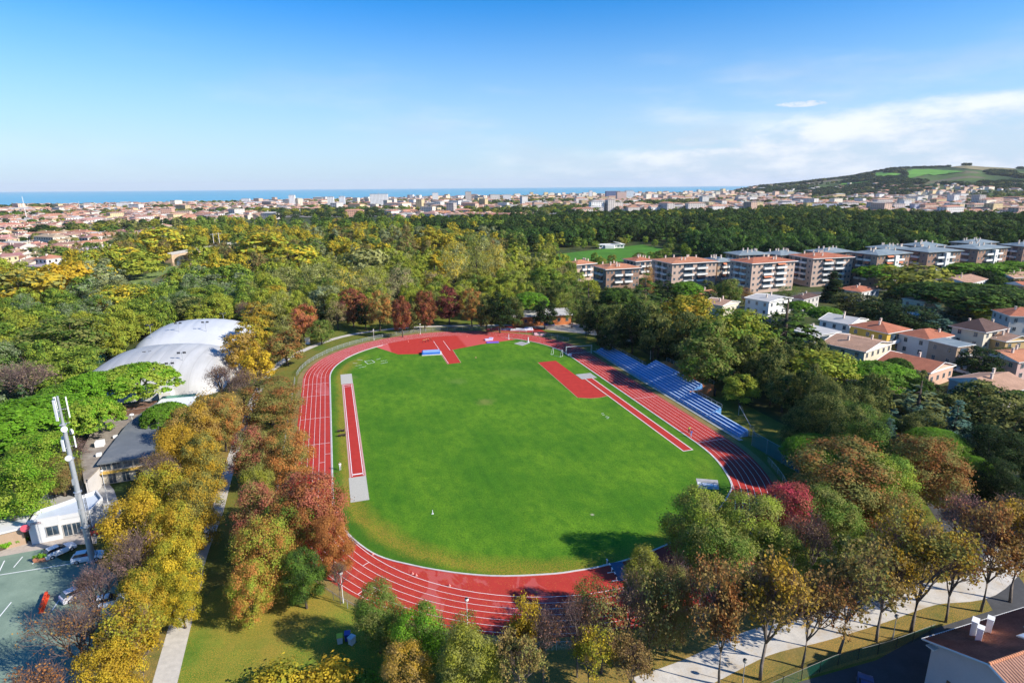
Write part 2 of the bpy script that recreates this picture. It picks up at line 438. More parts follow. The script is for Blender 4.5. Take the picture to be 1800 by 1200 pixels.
c = k.mix(k.map(fine, 0.44, 0.66, 0, 0.72), c, (0.014, 0.068, 0.004))
c = k.mix(k.map(tiny, 0.54, 0.68, 0, 0.45), c, (0.15, 0.30, 0.02))
c = k.mix(k.map(k.noise(1.6, 3, 0.7, vec=co), 0.60, 0.72, 0, 0.55), c, (0.10, 0.25, 0.012))
worn = k.math('MULTIPLY', k.map(k.noise(0.12, 5, 0.7, vec=co, dist=0.8), 0.56, 0.70), k.map(B, 5, 30))
c = k.mix(k.math('MULTIPLY', worn, 0.5), c, (0.16, 0.25, 0.03))
def blob(a0, b0, r, amt, colr):
    global c
    d = k.math('SQRT', k.math('ADD', k.math('POWER', k.math('SUBTRACT', A, a0), 2.0), k.math('POWER', k.math('SUBTRACT', B, b0), 2.0)))
    d = k.math('ADD', d, k.math('MULTIPLY', k.math('SUBTRACT', mid, 0.5), r * 1.6))
    c = k.mix(k.math('MULTIPLY', k.map(d, r, r * 0.25), amt, True), c, colr)
c = k.mix(k.math('MULTIPLY', k.map(k.math('SINE', k.math('MULTIPLY', k.math('ADD', A, k.math('MULTIPLY', mid, 1.2)), 2.1)), -0.4, 0.4), 0.08), c, (0.12, 0.29, 0.012))
blob(0.5, 2.5, 3.2, 0.45, (0.26, 0.24, 0.07)); blob(-3, 22, 3.6, 0.4, (0.17, 0.24, 0.05)); blob(16, 24, 7.5, 0.28, (0.16, 0.27, 0.035)); blob(22, 12, 5, 0.25, (0.17, 0.28, 0.03))
blob(4.5, -58.5, 0.5, 0.8, (0.5, 0.45, 0.33)); blob(-34, 36, 3.2, 0.35, (0.22, 0.22, 0.07)); blob(-36.5, -33, 3.5, 0.3, (0.22, 0.21, 0.06))
# band of fallen leaves a few metres inside the kerb
bb = k.math('MAXIMUM', k.math('SUBTRACT', k.math('ABSOLUTE', B), HL - 3), 0.0)
rr = k.math('SQRT', k.math('ADD', k.math('POWER', A, 2.0), k.math('POWER', bb, 2.0)))
rr = k.math('ADD', rr, k.math('MULTIPLY', k.math('SUBTRACT', k.noise(0.22, 4, 0.65, vec=co), 0.5), 3.2))
lband = k.math('MULTIPLY', k.map(rr, 33.0, 36.6), k.map(rr, 39.2, 37.3))
side = k.math('MAXIMUM', k.map(A, -18, -30), k.math('MULTIPLY', k.map(B, -40, -56), k.map(A, 30, -6, 0.25, 0.95)))
side = k.math('MULTIPLY', side, k.map(B, 62, 50))
lf = k.math('MULTIPLY', k.math('MULTIPLY', lband, side), k.map(tiny, 0.44, 0.60, 0.12, 1.0))
c = k.mix(k.math('MULTIPLY', lf, 0.85, True), c, k.mix(k.map(fine, .4, .6), (0.46, 0.24, 0.03), (0.33, 0.19, 0.04)))
rim = k.map(rr, 37.6, 39.0)
c = k.mix(k.math('MULTIPLY', rim, 0.45), c, (0.035, 0.10, 0.01))
k.bump(fine, 0.8, 0.12)
M_infield = k.base(c)
absheet('infield_lawn', [grass_loop], 0.045, M_infield)

# lane lines
def band(loop, wd, closed=True):
    n = len(loop); out = []; rg = range(n) if closed else range(n - 1)
    L = []; Rr = []
    for i in range(n):
        a = loop[(i - 1) % n] if closed else loop[max(i - 1, 0)]; b = loop[(i + 1) % n] if closed else loop[min(i + 1, n - 1)]
        dx, dy = b[0] - a[0], b[1] - a[1]; d = math.hypot(dx, dy) or 1
        p = loop[i]; L.append((p[0] - dy / d * wd / 2, p[1] + dx / d * wd / 2)); Rr.append((p[0] + dy / d * wd / 2, p[1] - dx / d * wd / 2))
    for i in rg:
        j = (i + 1) % n; out.append((L[i], Rr[i], Rr[j], L[j]))
    return out
polys = []
def loop_dedup(p):
    out = []
    for q in p:
        if not out or math.hypot(q[0] - out[-1][0], q[1] - out[-1][1]) > 0.05: out.append(q)
    return out
for i in range(0, 7):
    lp = loop_dedup(oval(RI + 0.30 + i * 1.19))
    if i == 0: lp = [p for p in lp if p[1] < 42 or p[0] > 24]; lp = lp; polys += [q for q in band(loop_dedup(oval(RI + 0.22)), 0.08) if not (q[0][1] > 60 and -30 < q[0][0] < 26)]
    else: polys += band(lp, 0.06)
rt = random.Random(4)
def cross(b, lanes, side):
    for l in lanes:
        a0 = RI + 0.3 + l * 1.19; polys.append([(side * a0, b - .05), (side * (a0 + 1.19), b - .05), (side * (a0 + 1.19), b + .05), (side * a0, b + .05)])
for b in (4.5, -12, 33, 22): cross(b, range(6), -1)
cross(-18, (0,), -1); cross(-22, (1,), -1); cross(-27, (2,), -1)
for b in (30, -38, -8): cross(b, range(6), 1)
for i, (a_, l0) in enumerate([(213, 1), (221, 4), (219, 5), (322, 1), (318, 0), (325, 3)]):
    t = R(a_); r0 = RI + 0.3 + l0 * 1.19; r1 = r0 + 1.19; e = 0.05 / r0
    polys.append([(r0 * math.cos(t - e), -HL + r0 * math.sin(t - e)), (r1 * math.cos(t - e), -HL + r1 * math.sin(t - e)), (r1 * math.cos(t + e), -HL + r1 * math.sin(t + e)), (r0 * math.cos(t + e), -HL + r0 * math.sin(t + e))])
absheet('track_lines', polys, 0.048, M_white)
# kerb round the infield
kb = MB()
kloop = loop_dedup(smooth_pts(KERB, 3) + [(39.6, 38)] + [(39.6 * math.cos(t), 38.05 + 39.6 * math.sin(t)) for t in [i * math.pi / 40 for i in range(1, 12)]])
kl2 = loop_dedup([(39.6 * math.cos(t), 38.05 + 39.6 * math.sin(t)) for t in [math.pi - i * math.pi / 40 for i in range(13, 0, -1)]] + [(-39.6, 38), (-39.6, 10), (-39.6, -10), (-39.6, -38)])
for lp in (kloop, kl2):
    for q in band(lp, 0.26, False): kb.prism([q[0], q[3], q[2], q[1]], 0.0, 0.12)
ko = kb.build('kerb', paint('kerb_concrete', (0.55, 0.53, 0.50), 0.9, 0.2, 0.2, 0.9)); ko['kind'] = 'structure'; ko.location = (CX, CY, 0); ko.rotation_euler = (0, 0, TH)
# earth / dry strip outside the track
absheet('verge', ring(RO + 0.02, RO + 1.5, 0), 0.022, grass_mat('dry_verge', (0.16, 0.13, 0.05), (0.30, 0.22, 0.09), (0.33, 0.26, 0.12), .5, (0.4, 0.24, 0.06), .6))

# inner surfaces: jumps, pits, slabs
def strip(name, a0, a1, b0, b1, z, m):
    return absheet(name, [[(a0, b0), (a1, b0), (a1, b1), (a0, b1)]], z, m)
# left long jump
strip('long_jump_border', -36.35, -33.05, -31.0, 30.0, 0.062, paint('pink_border', (0.52, 0.30, 0.26), .9, .2, .1, 2))
strip('long_jump_runway', -36.0, -33.4, -31.0, 30.0, 0.068, M_red)
absheet('runway_lines', [[(-35.85, -30.6), (-35.72, -30.6), (-35.72, 29.6), (-35.85, 29.6)], [(-33.66, -30.6), (-33.53, -30.6), (-33.53, 29.6), (-33.66, 29.6)], [(-35.85, -30.0), (-33.53, -30.0), (-33.53, -29.6), (-35.85, -29.6)], [(-35.85, 29.0), (-33.53, 29.0), (-33.53, 29.25), (-35.85, 29.25)], [(-35.85, 27.4), (-33.53, 27.4), (-33.53, 27.55), (-35.85, 27.55)]], 0.074, M_white)
for b0, b1 in ((-41.0, -31.0), (30.0, 40.0)):
    strip('sand_pit', -36.5, -33.1, b0, b1, 0.066, M_sand)
# right runway with the javelin fan
strip('javelin_border', 34.2, 36.9, -41.0, 12.0, 0.062, MATS['pink_border'])
strip('javelin_runway', 34.55, 36.55, -40.7, 12.0, 0.068, M_red)
absheet('runway_lines', [[(34.35, -40.8), (34.47, -40.8), (34.47, 12), (34.35, 12)], [(36.63, -40.8), (36.75, -40.8), (36.75, 12), (36.63, 12)], [(34.35, -41.0), (36.75, -41.0), (36.75, -40.88), (34.35, -40.88)]], 0.074, M_white)
absheet('javelin_area', [[(26.6, 32.9), (32.9, 32.9), (33.1, 11.9), (34.1, 11.9), (34.1, -3.6), (31.5, -4.2), (28.8, -3.9), (25.8, -2.4)]], 0.058, M_red)
strip('vault_slab', 33.3, 38.3, 11.9, 17.0, 0.064, M_concrete)
# high jump area at the far bend: it joins the track
hj = [(-30.6, 62.3), (-16.6, 57.6), (-8.9, 55.7), (-2.1, 54.6), (-2.3, 40.5), (2.1, 40.8), (2.7, 57.4), (14.6, 61.6), (28.7, 64.2)]
arc = [(40.2 * math.cos(t), 38.05 + 40.2 * math.sin(t)) for t in [R(38) + i * R(104) / 20 for i in range(21)]]
k = NT('red_apron', 0.9, 0.15)
co = k.coord('Object'); sx = k.n('ShaderNodeSeparateXYZ'); k.put(sx.inputs[0], co)
c = k.mix(k.map(k.noise(0.8, 5, 0.6), .3, .7), (0.39, 0.030, 0.022), (0.46, 0.043, 0.030))
pl = k.math('MAXIMUM', k.map(sx.outputs[0], -18.3, -18.8), k.math('MULTIPLY', k.map(sx.outputs[0], 8, 9), 0.6))
c = k.mix(k.math('MULTIPLY', pl, 0.85), c, (0.56, 0.115, 0.105))
absheet('high_jump_apron', [hj + arc], 0.038, k.base(c))
absheet('apron_lines', [[(-2.0, 41), (-1.88, 41), (-1.6, 72), (-1.72, 72)], [(1.72, 57), (1.84, 57), (1.95, 71), (1.83, 71)]] + band([(40.0 * math.cos(t), 38.05 + 40.0 * math.sin(t)) for t in [R(118) + i * R(32) / 14 for i in range(15)]], 0.14, False), 0.052, M_white)
absheet('apron_edge', band([(-2.35, 54.5), (-2.4, 40.4), (2.2, 40.7), (2.75, 57.4)], 0.12, False) + band([(26.5, 33.0), (25.7, -2.4), (28.8, -4.0), (31.5, -4.3), (34.1, -3.7)], 0.10, False), 0.078, paint('tan_edge', (0.50, 0.40, 0.26), .9, .2, .1, 2))
# throwing circle slabs
def quadmid(q): return (sum(p[0] for p in q) / 4, sum(p[1] for p in q) / 4)
sl = [toab(*gp(u, v)) for u, v in ((1223.3, 840.8), (1261.7, 844), (1264, 860.8), (1227.5, 858.3))]
absheet('throwing_slab', [sl], 0.085, M_concrete)
q = quadmid(sl)
def circle_pts(c0, r, n=28, a0=0, a1=2 * math.pi, ea=1.0): return [(c0[0] + r * math.cos(a0 + (a1 - a0) * i / n), c0[1] + ea * r * math.sin(a0 + (a1 - a0) * i / n)) for i in range(n)]
absheet('throwing_circle', band(circle_pts(q, 1.15), 0.09), 0.092, paint('steel_rim', (0.12, 0.11, 0.10), .6, .4))
absheet('circle_marking', [[(q[0] - 1.9, q[1] + 0.6), (q[0] - 1.4, q[1] + 1.3), (q[0] + 1.5, q[1] - .7), (q[0] + 1, q[1] - 1.5)]], 0.088, M_white)
s2 = [toab(*gp(u, v)) for u, v in ((903.3, 604), (916.7, 600), (929.2, 604), (918.3, 608))]
absheet('throwing_slab', [s2], 0.085, M_concrete); q2 = quadmid(s2)
absheet('throwing_circle', band(circle_pts(q2, 1.07), 0.12), 0.092, MATS['steel_rim'])
# white bars laid in the grass near the far left curve
dsh = []
def bar(p, q_, wd=0.15):
    a = toab(*gp(*p)); b = toab(*gp(*q_)); dsh.extend(band([a, b], wd, False))
for p, q_ in (((628.3, 632.2), (637.5, 633.3)), ((620, 638.3), (628.3, 638.7)), ((624.2, 643.3), (635.8, 641.7)), ((630.8, 646.7), (643.7, 643.8)), ((661.7, 632.2), (669.2, 630)), ((669.2, 635), (680, 633.3)), ((669.2, 639.2), (681.7, 636.7)),
             ((640.8, 635), (653.3, 633.3)), ((653.3, 633.3), (659.2, 637)), ((659.2, 637), (646.7, 639.7)), ((646.7, 639.7), (640.8, 635)),
             ((1057, 727), (1061, 726.5)), ((1059, 729.5), (1063, 729)), ((1064, 732.5), (1068, 732)), ((1066, 735.8), (1070, 735)), ((1068, 733), (1071, 733.5))): bar(p, q_)
absheet('ground_markings', dsh, 0.070, M_white)

# ---- paths, roads, parking
def px(*pts): return [gp(u, v) for u, v in pts]
sheet('gravel_path', ribbon_quads(smooth_pts(px((287, 1210), (326, 1065), (356, 965), (380, 905), (398, 840), (420, 770), (447, 700), (475, 652))), [2.8] * 8 + [2.1] * 60), 0.024, M_gravel)
sheet('gravel_path', ribbon_quads(smooth_pts(px((470, 655), (520, 622), (600, 592), (700, 577), (830, 572), (960, 574), (1030, 585), (1120, 601), (1175, 612), (1230, 640))), 2.6), 0.026, M_gravel)
sheet('gravel_path', ribbon_quads(smooth_pts(px((1130, 1215), (1225, 1180), (1330, 1130), (1430, 1105), (1530, 1075), (1620, 1045), (1720, 1030), (1790, 965), (1860, 900))), 4.3), 0.028, paint('pale_gravel', (0.54, 0.50, 0.44), 0.95, 0.1, 0.22, 0.7, grime_or_shade=(0.34, 0.25, 0.14)))  # brown blotches put fallen leaves and tree shade into the gravel colour
park_poly = px((-260, 1000), (0, 952), (70, 962), (110, 985), (160, 985), (205, 1010), (215, 1060), (190, 1150), (150, 1240), (-260, 1240))
sheet('parking_area', [park_poly], 0.030, M_asphalt)
sheet('pavement', [px((-220, 985), (-60, 962), (60, 950), (125, 925), (170, 925), (170, 955), (112, 958), (0, 978), (-220, 1010))], 0.034, M_paving)
sheet('courtyard', [px((60, 905), (100, 840), (150, 800), (200, 860), (215, 900), (185, 945), (110, 952))], 0.020, M_concrete)
pl = []
def pline(a, b, wd=0.14):
    pl.extend(band([gp(*a), gp(*b)], wd, False))
for a, b in (((-5, 1012), (8, 985)), ((24, 997), (40, 978)), ((57, 991), (71, 975)), ((0, 1010), (128, 990)), ((92, 1072), (110, 1045)), ((-3, 1086), (20, 1058))): pline(a, b)
sheet('parking_lines', [q for q in pl], 0.036, M_white)
sheet('forecourt', [px((940, 577), (1040, 588), (1110, 600), (1095, 585), (1000, 566), (925, 566))], 0.016, M_paving)
# yard by the lower right house: a dark sheet stands in for its shade
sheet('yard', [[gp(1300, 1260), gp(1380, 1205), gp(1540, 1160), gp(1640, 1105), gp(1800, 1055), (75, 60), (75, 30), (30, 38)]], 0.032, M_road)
# residential streets
sheet('street', ribbon_quads(smooth_pts([(66, 60), (82, 105), (96, 150), (108, 205), (112, 262), (95, 300)]), 6.5), 0.018, M_road)
sheet('street', ribbon_quads(smooth_pts([(40, 283), (112, 300), (190, 318), (300, 345), (430, 370)]), 7), 0.022, M_road)
sheet('street', ribbon_quads([(103, 178), (170, 212), (260, 246)], 6), 0.020, M_road)
# river, in pieces between the woods
sheet('river', ribbon_quads(smooth_pts([gp(*p) for p in ((225, 540), (262, 515), (300, 490), (335, 475), (330, 452), (340, 440))]) , 26), 0.030, M_water)
sheet('river', ribbon_quads(smooth_pts([gp(*p) for p in ((335, 475), (400, 470), (480, 480), (560, 478), (620, 468))]), 18), 0.034, M_water)
sheet('riverbank', ribbon_quads(smooth_pts([gp(*p) for p in ((200, 520), (232, 500), (262, 487), (300, 468))]), 12), 0.040, paint('bank_grass', (0.17, 0.22, 0.06), .95, .1, .3, .05))
sheet('meadow', [px((940, 461), (985, 446), (1130, 430), (1165, 438), (1160, 455), (1040, 463), (985, 478)), px((1160, 420), (1190, 402), (1260, 398), (1215, 420)), px((310, 448), (400, 432), (440, 440), (430, 452))], 0.044, paint('meadow_grass', (0.065, 0.175, 0.02), .95, .1, .25, .05))

# ---- hill on the right
SIL = [(1255, 338), (1290, 334), (1330, 325), (1370, 322), (1400, 319), (1440, 314), (1475, 310), (1500, 307), (1530, 300), (1560, 294), (1600, 292), (1650, 291), (1690, 286.5), (1720, 289), (1760, 291), (1800, 294), (1900, 292), (2050, 300), (2250, 296), (2500, 305)]
def ridge(u):
    for i in range(len(SIL) - 1):
        if SIL[i][0] <= u <= SIL[i + 1][0]:
            t = (u - SIL[i][0]) / (SIL[i + 1][0] - SIL[i][0]); return 4.0 + SIL[i][1] + t * (SIL[i + 1][1] - SIL[i][1])
    return SIL[-1][1]
RD = 3900.0
NU, NS = 150, 60
hv = []; hill_h = {}
def hill_height(X, Y):
    """height of the hill above a ground point"""
    if Y < 500 or X < 200: return 0.0
    d = math.hypot(X, Y)
    u = 900 + FPX * (X / (Y * math.cos(PITCH) + CAMH * math.sin(PITCH)))      # column this point stands in
    if u < 1250: return 0.0
    u2 = min(max(u, 1256), 2490)
    rd = ray(u2, ridge(u2)); top = CAMH + rd[2] / math.hypot(rd[0], rd[1]) * RD
    top = max(top, 0)
    d0 = 2250 + (0 if u > 1600 else (1600 - u) * 1.9)
    s = (d - d0) / (RD - d0)
    if s <= 0: return 0.0
    n = mnoise.fractal(Vector((X * 0.0016, Y * 0.0016, 3.1)), 1.0, 2.0, 5)
    if s <= 1:
        prof = s ** 1.7 * (1.65 - 0.65 * s)
        h = top * (prof + 0.22 * n * math.sin(math.pi * min(s, 1)) )
    else: h = top * max(0.0, 1 - ((s - 1) / 1.1) ** 1.5)
    return max(h, 0) * (1 if u > 1300 else max(0, (u - 1250) / 50))
k = NT('hill_land', 0.95, 0.1)
P = k.pos()
f1 = k.noise(0.0035, 5, 0.6); f2 = k.noise(0.03, 4, 0.7)
c = k.mix(k.map(f1, 0.42, 0.58), (0.035, 0.065, 0.022), (0.10, 0.15, 0.035))
c = k.mix(k.map(k.noise(0.0021, 2, 0.4, dist=1.5), 0.58, 0.60), c, (0.17, 0.14, 0.085))
c = k.mix(k.map(f2, 0.3, 0.7, 0, 0.4), c, (0.02, 0.04, 0.015))
M_hill = k.base(c)
me = bpy.data.meshes.new('hill')
us = [1250 + i * (2480 - 1250) / NU for i in range(NU + 1)]
vs = []; fs = []
for u in us:
    rd = ray(u, 600); L_ = math.hypot(rd[0], rd[1]) if True else 1
    X0 = (u - 900) / FPX; dirx, diry = X0 * (1.0), (1.0 / math.cos(PITCH))
    # direction on the ground of the column u at the horizon
    dd = ray(u, 330); L_ = math.hypot(dd[0], dd[1]); dx, dy = dd[0] / L_, dd[1] / L_
    for j in range(NS + 1):
        d = 1700 + j * (7200 - 1700) / NS; X, Y = dx * d, dy * d
        vs.append((X, Y, hill_height(X, Y) - 0.5))
for i in range(NU):
    for j in range(NS):
        a = i * (NS + 1) + j; fs.append((a, a + NS + 1, a + NS + 2, a + 1))
me.from_pydata(vs, [], fs); me.materials.append(M_hill); me.polygons.foreach_set('use_smooth', [True] * len(fs))
o = link('hill', me); tag(o, kind='structure')
# open fields on the hill, draped just over it
def drape(name, pts, m, up=1.2, n=14):
    """pts: pixel outline (quad) over the hill, found on its surface"""
    def hit(u, v):
        d = ray(u, v); L_ = math.hypot(d[0], d[1]); t = 1900 / L_
        while t * L_ < 5200:
            X, Y, Z = d[0] * t, d[1] * t, CAMH + d[2] * t
            if Z <= hill_height(X, Y): return (X, Y, hill_height(X, Y) + up)
            t += 12 / L_
        return (d[0] * t, d[1] * t, hill_height(d[0] * t, d[1] * t) + up)
    vs = []; fs = []
    p = pts
    for i in range(n + 1):
        for j in range(n + 1):
            s, t = i / n, j / n
            a = [p[0][q] * (1 - s) + p[1][q] * s for q in (0, 1)]; b = [p[3][q] * (1 - s) + p[2][q] * s for q in (0, 1)]
            vs.append(hit(a[0] * (1 - t) + b[0] * t, a[1] * (1 - t) + b[1] * t))
    for i in range(n):
        for j in range(n):
            a = i * (n + 1) + j
            q_ = (a, a + n + 1, a + n + 2, a + 1)
            ds = [math.hypot(vs[x][0], vs[x][1]) for x in q_]
            if max(ds) - min(ds) < 260: fs.append(q_)
    me = bpy.data.meshes.new(name); me.from_pydata(vs, [], fs); me.materials.append(m)
    o = link(name, me); tag(o, kind='structure'); return o
mf1 = paint('green_field', (0.13, 0.30, 0.04), .95, .1, .15, .01); mf2 = paint('brown_field', (0.24, 0.20, 0.10), .95, .1, .2, .01)
drape('hill_field', [(1592, 303), (1605, 298), (1662, 300), (1585, 317)], mf1)
drape('hill_field', [(1610, 299), (1632, 298), (1700, 302), (1640, 309)], mf1)
drape('hill_field', [(1535, 305), (1560, 303), (1590, 307), (1545, 312)], mf1)
drape('hill_field', [(1664, 294), (1690, 291), (1790, 298), (1740, 301)], mf2)
drape('hill_field', [(1470, 320), (1500, 317), (1540, 319), (1480, 326)], mf1)
# ================================================================== VEGETATION: prototypes
def leaf_material(name, stuff=False, trans=0.36):
    k = NT(name, 0.8, 0.15)
    t = k.t
    if stuff:
        at = k.n('ShaderNodeAttribute', attribute_type='GEOMETRY', attribute_name='tint'); ca = at.outputs['Color']; cb = k.mix(0.35, ca, (0.10, 0.12, 0.02))
        rnd = 0.0; vec = k.pos()
    else:
        oi = k.n('ShaderNodeObjectInfo'); ca = oi.outputs['Color']
        at = k.n('ShaderNodeAttribute', attribute_type='OBJECT', attribute_name='tint2'); cb = at.outputs['Color']
        rnd = oi.outputs['Random']
        va = k.n('ShaderNodeVectorMath', operation='ADD'); k.put(va.inputs[0], k.coord('Object'))
        cmb = k.n('ShaderNodeCombineXYZ'); k.put(cmb.inputs[0], k.math('MULTIPLY', rnd, 300.0)); k.put(cmb.inputs[1], k.math('MULTIPLY', rnd, 170.0)); k.put(va.inputs[1], cmb.outputs[0])
        vec = va.outputs[0]
    isl = k.n('ShaderNodeNewGeometry').outputs['Random Per Island']
    f = k.map(k.math('ADD', k.noise(0.42, 3, 0.6, vec=vec), k.math('MULTIPLY', k.math('SUBTRACT', isl, 0.5), 0.16)), 0.42, 0.60)
    c = k.mix(f, ca, cb)
    c = k.mix(k.map(k.noise(1.1, 2, 0.6, vec=vec), 0.50, 0.62, 0, 0.30), c, k.mix(0.55, c, (0.07, 0.085, 0.012)))
    c = k.mix(k.map(isl, 0.0, 1.0, 0.40, 0.0), c, (0.01, 0.015, 0.004))
    c = k.mix(k.map(k.math('FRACT', k.math('MULTIPLY', isl, 7.13)), 0.80, 1.0, 0, 0.35), c, k.mix(0.5, c, (0.5, 0.45, 0.1)))
    k.put(k.b.inputs['Base Color'], c)
    tr = k.n('ShaderNodeBsdfTranslucent'); k.put(tr.inputs['Color'], c)
    mx = k.n('ShaderNodeMixShader'); mx.inputs[0].default_value = trans
    k.t.links.new(k.b.outputs[0], mx.inputs[1]); k.t.links.new(tr.outputs[0], mx.inputs[2])
    out = [n for n in k.t.nodes if n.type == 'OUTPUT_MATERIAL'][0]
    k.t.links.new(mx.outputs[0], out.inputs['Surface'])
    return k.m
M_leaf = leaf_material('leaves'); M_leafstuff = leaf_material('leaves_of_far_trees', True)
M_bark = paint('bark', (0.085, 0.065, 0.05), 0.95, 0.1, 0.35, 1.8)
M_barkpale = paint('pale_bark', (0.17, 0.14, 0.115), 0.95, 0.1, 0.35, 1.5)
_k = NT('twigs', 0.9, 0.1); _oi = _k.n('ShaderNodeObjectInfo')
M_twig = _k.base(_k.mix(_k.map(_k.noise(0.5, 3), .35, .65), (0.115, 0.075, 0.062), (0.17, 0.12, 0.105)))

def lobes_mesh(name, rng, lobes, n, size, mat=None, clump=26, flat=0.0, up=0.25, spread=0.55, bottom=-0.35, asmesh=True, stretch=1.0):
    """leaf sprays spread over the outer shell of a set of lobes. lobes: rows cx,cy,cz,rx,ry,rz"""
    L = np.array(lobes, float); cen = L[:, :3].mean(0)
    area = (L[:, 3] * L[:, 4] * L[:, 5]) ** (2 / 3); pr = area / area.sum()
    nc = max(8, n // clump)
    li = rng.choice(len(L), nc, p=pr)
    d = rng.normal(size=(nc, 3)); d /= np.linalg.norm(d, axis=1)[:, None]
    out = L[li, :3] - cen; on = np.linalg.norm(out, axis=1)[:, None] + 1e-6
    d = d + 0.75 * out / on * np.minimum(1, on / 1.5) + np.array([0, 0, up]); d /= np.linalg.norm(d, axis=1)[:, None]
    d[:, 2] = np.where(d[:, 2] < bottom, bottom * rng.random(nc), d[:, 2])
    cc = L[li, :3] + d * L[li, 3:6] * rng.uniform(0.80, 1.08, (nc, 1))
    # leaves round each clump centre
    ci = rng.integers(0, nc, n)
    g = rng.normal(size=(n, 3)) * spread; g[:, 2] *= 0.7
    p = cc[ci] + g
    nor = d[ci] * 1.0 + g * 0.5 + rng.normal(size=(n, 3)) * 0.42 + np.array([0, 0, 0.25]); nor /= np.linalg.norm(nor, axis=1)[:, None]
    t = np.cross(nor, rng.normal(size=(n, 3))); t /= (np.linalg.norm(t, axis=1)[:, None] + 1e-9)
    b = np.cross(nor, t)
    s = size * rng.uniform(0.6, 1.35, (n, 1))
    a1, a2 = s * stretch, s * rng.uniform(0.5, 0.9, (n, 1))
    V = np.stack([p - t * a1, p - b * a2 * 0.8, p + t * a1 * 0.9, p + b * a2], 1).reshape(-1, 3)
    V[:, 2] = np.maximum(V[:, 2], 0.15)
    if not asmesh: return V
    return quads_mesh(name, V, mat or M_leaf)
def quads_mesh(name, V, mat, extra=None, tint=None):
    me = bpy.data.meshes.new(name); nq = len(V) // 4
    me.vertices.add(len(V)); me.vertices.foreach_set('co', V.astype(np.float32).ravel())
    me.loops.add(nq * 4); me.loops.foreach_set('vertex_index', np.arange(nq * 4, dtype=np.int32))
    me.polygons.add(nq); me.polygons.foreach_set('loop_start', np.arange(nq, dtype=np.int32) * 4); me.polygons.foreach_set('loop_total', np.full(nq, 4, np.int32))
    me.materials.append(mat)
    if tint is not None:
        at = me.attributes.new('tint', 'FLOAT_COLOR', 'FACE'); at.data.foreach_set('color', tint.astype(np.float32).ravel())
    me.update(calc_edges=True); return me

def lobe_set(rng, Rr, z0, z1, n, r, flat_top=False, squash=1.0):
    """lobes over an egg from z0 to z1 of radius Rr"""
    out = []
    zc = (z0 + z1) / 2; hz = (z1 - z0) / 2
    out.append((0, 0, zc, Rr * 0.55, Rr * 0.55, hz * 0.62))
    for i in range(n):
        t = (i + 0.5) / n; ph = i * 2.399963 + rng.uniform(-.3, .3)
        cz = 1 - 1.75 * t                                  # from the top down
        cz += rng.uniform(-.08, .08); cz = max(-0.85, min(0.95, cz))
        rad = math.sqrt(max(0, 1 - cz * cz)) * rng.uniform(0.72, 0.95)
        rr = r * rng.uniform(0.6, 1.4)
        k_ = 1 - rr / Rr * 0.75
        out.append((math.cos(ph) * rad * Rr * k_, math.sin(ph) * rad * Rr * k_, zc + cz * (hz - rr * 0.5 * squash), rr, rr, rr * squash))
    return out

def limbs(rng, H, z_fork, ends, r0, lean=0.3, segs=4, n=7):
    """trunk with a few tapering limbs reaching to given end points"""
    mb = MB()
    x, y = rng.uniform(-lean, lean), rng.uniform(-lean, lean)
    fork = Vector((x, y, z_fork))
    mb.path([(0, 0, -0.3), (x * .15, y * .15, z_fork * .3), (x * .6, y * .6, z_fork * .7), fork], [r0 * 1.35, r0, r0 * .88, r0 * .8], n)
    for e in ends:
        e = Vector(e); mid = fork.lerp(e, .5) + Vector((rng.uniform(-.4, .4), rng.uniform(-.4, .4), 0.5))
        mb.path([fork - Vector((0, 0, .3)), fork.lerp(mid, .5), mid, e], [r0 * .55, r0 * .42, r0 * .27, r0 * .08], 5)
    return mb

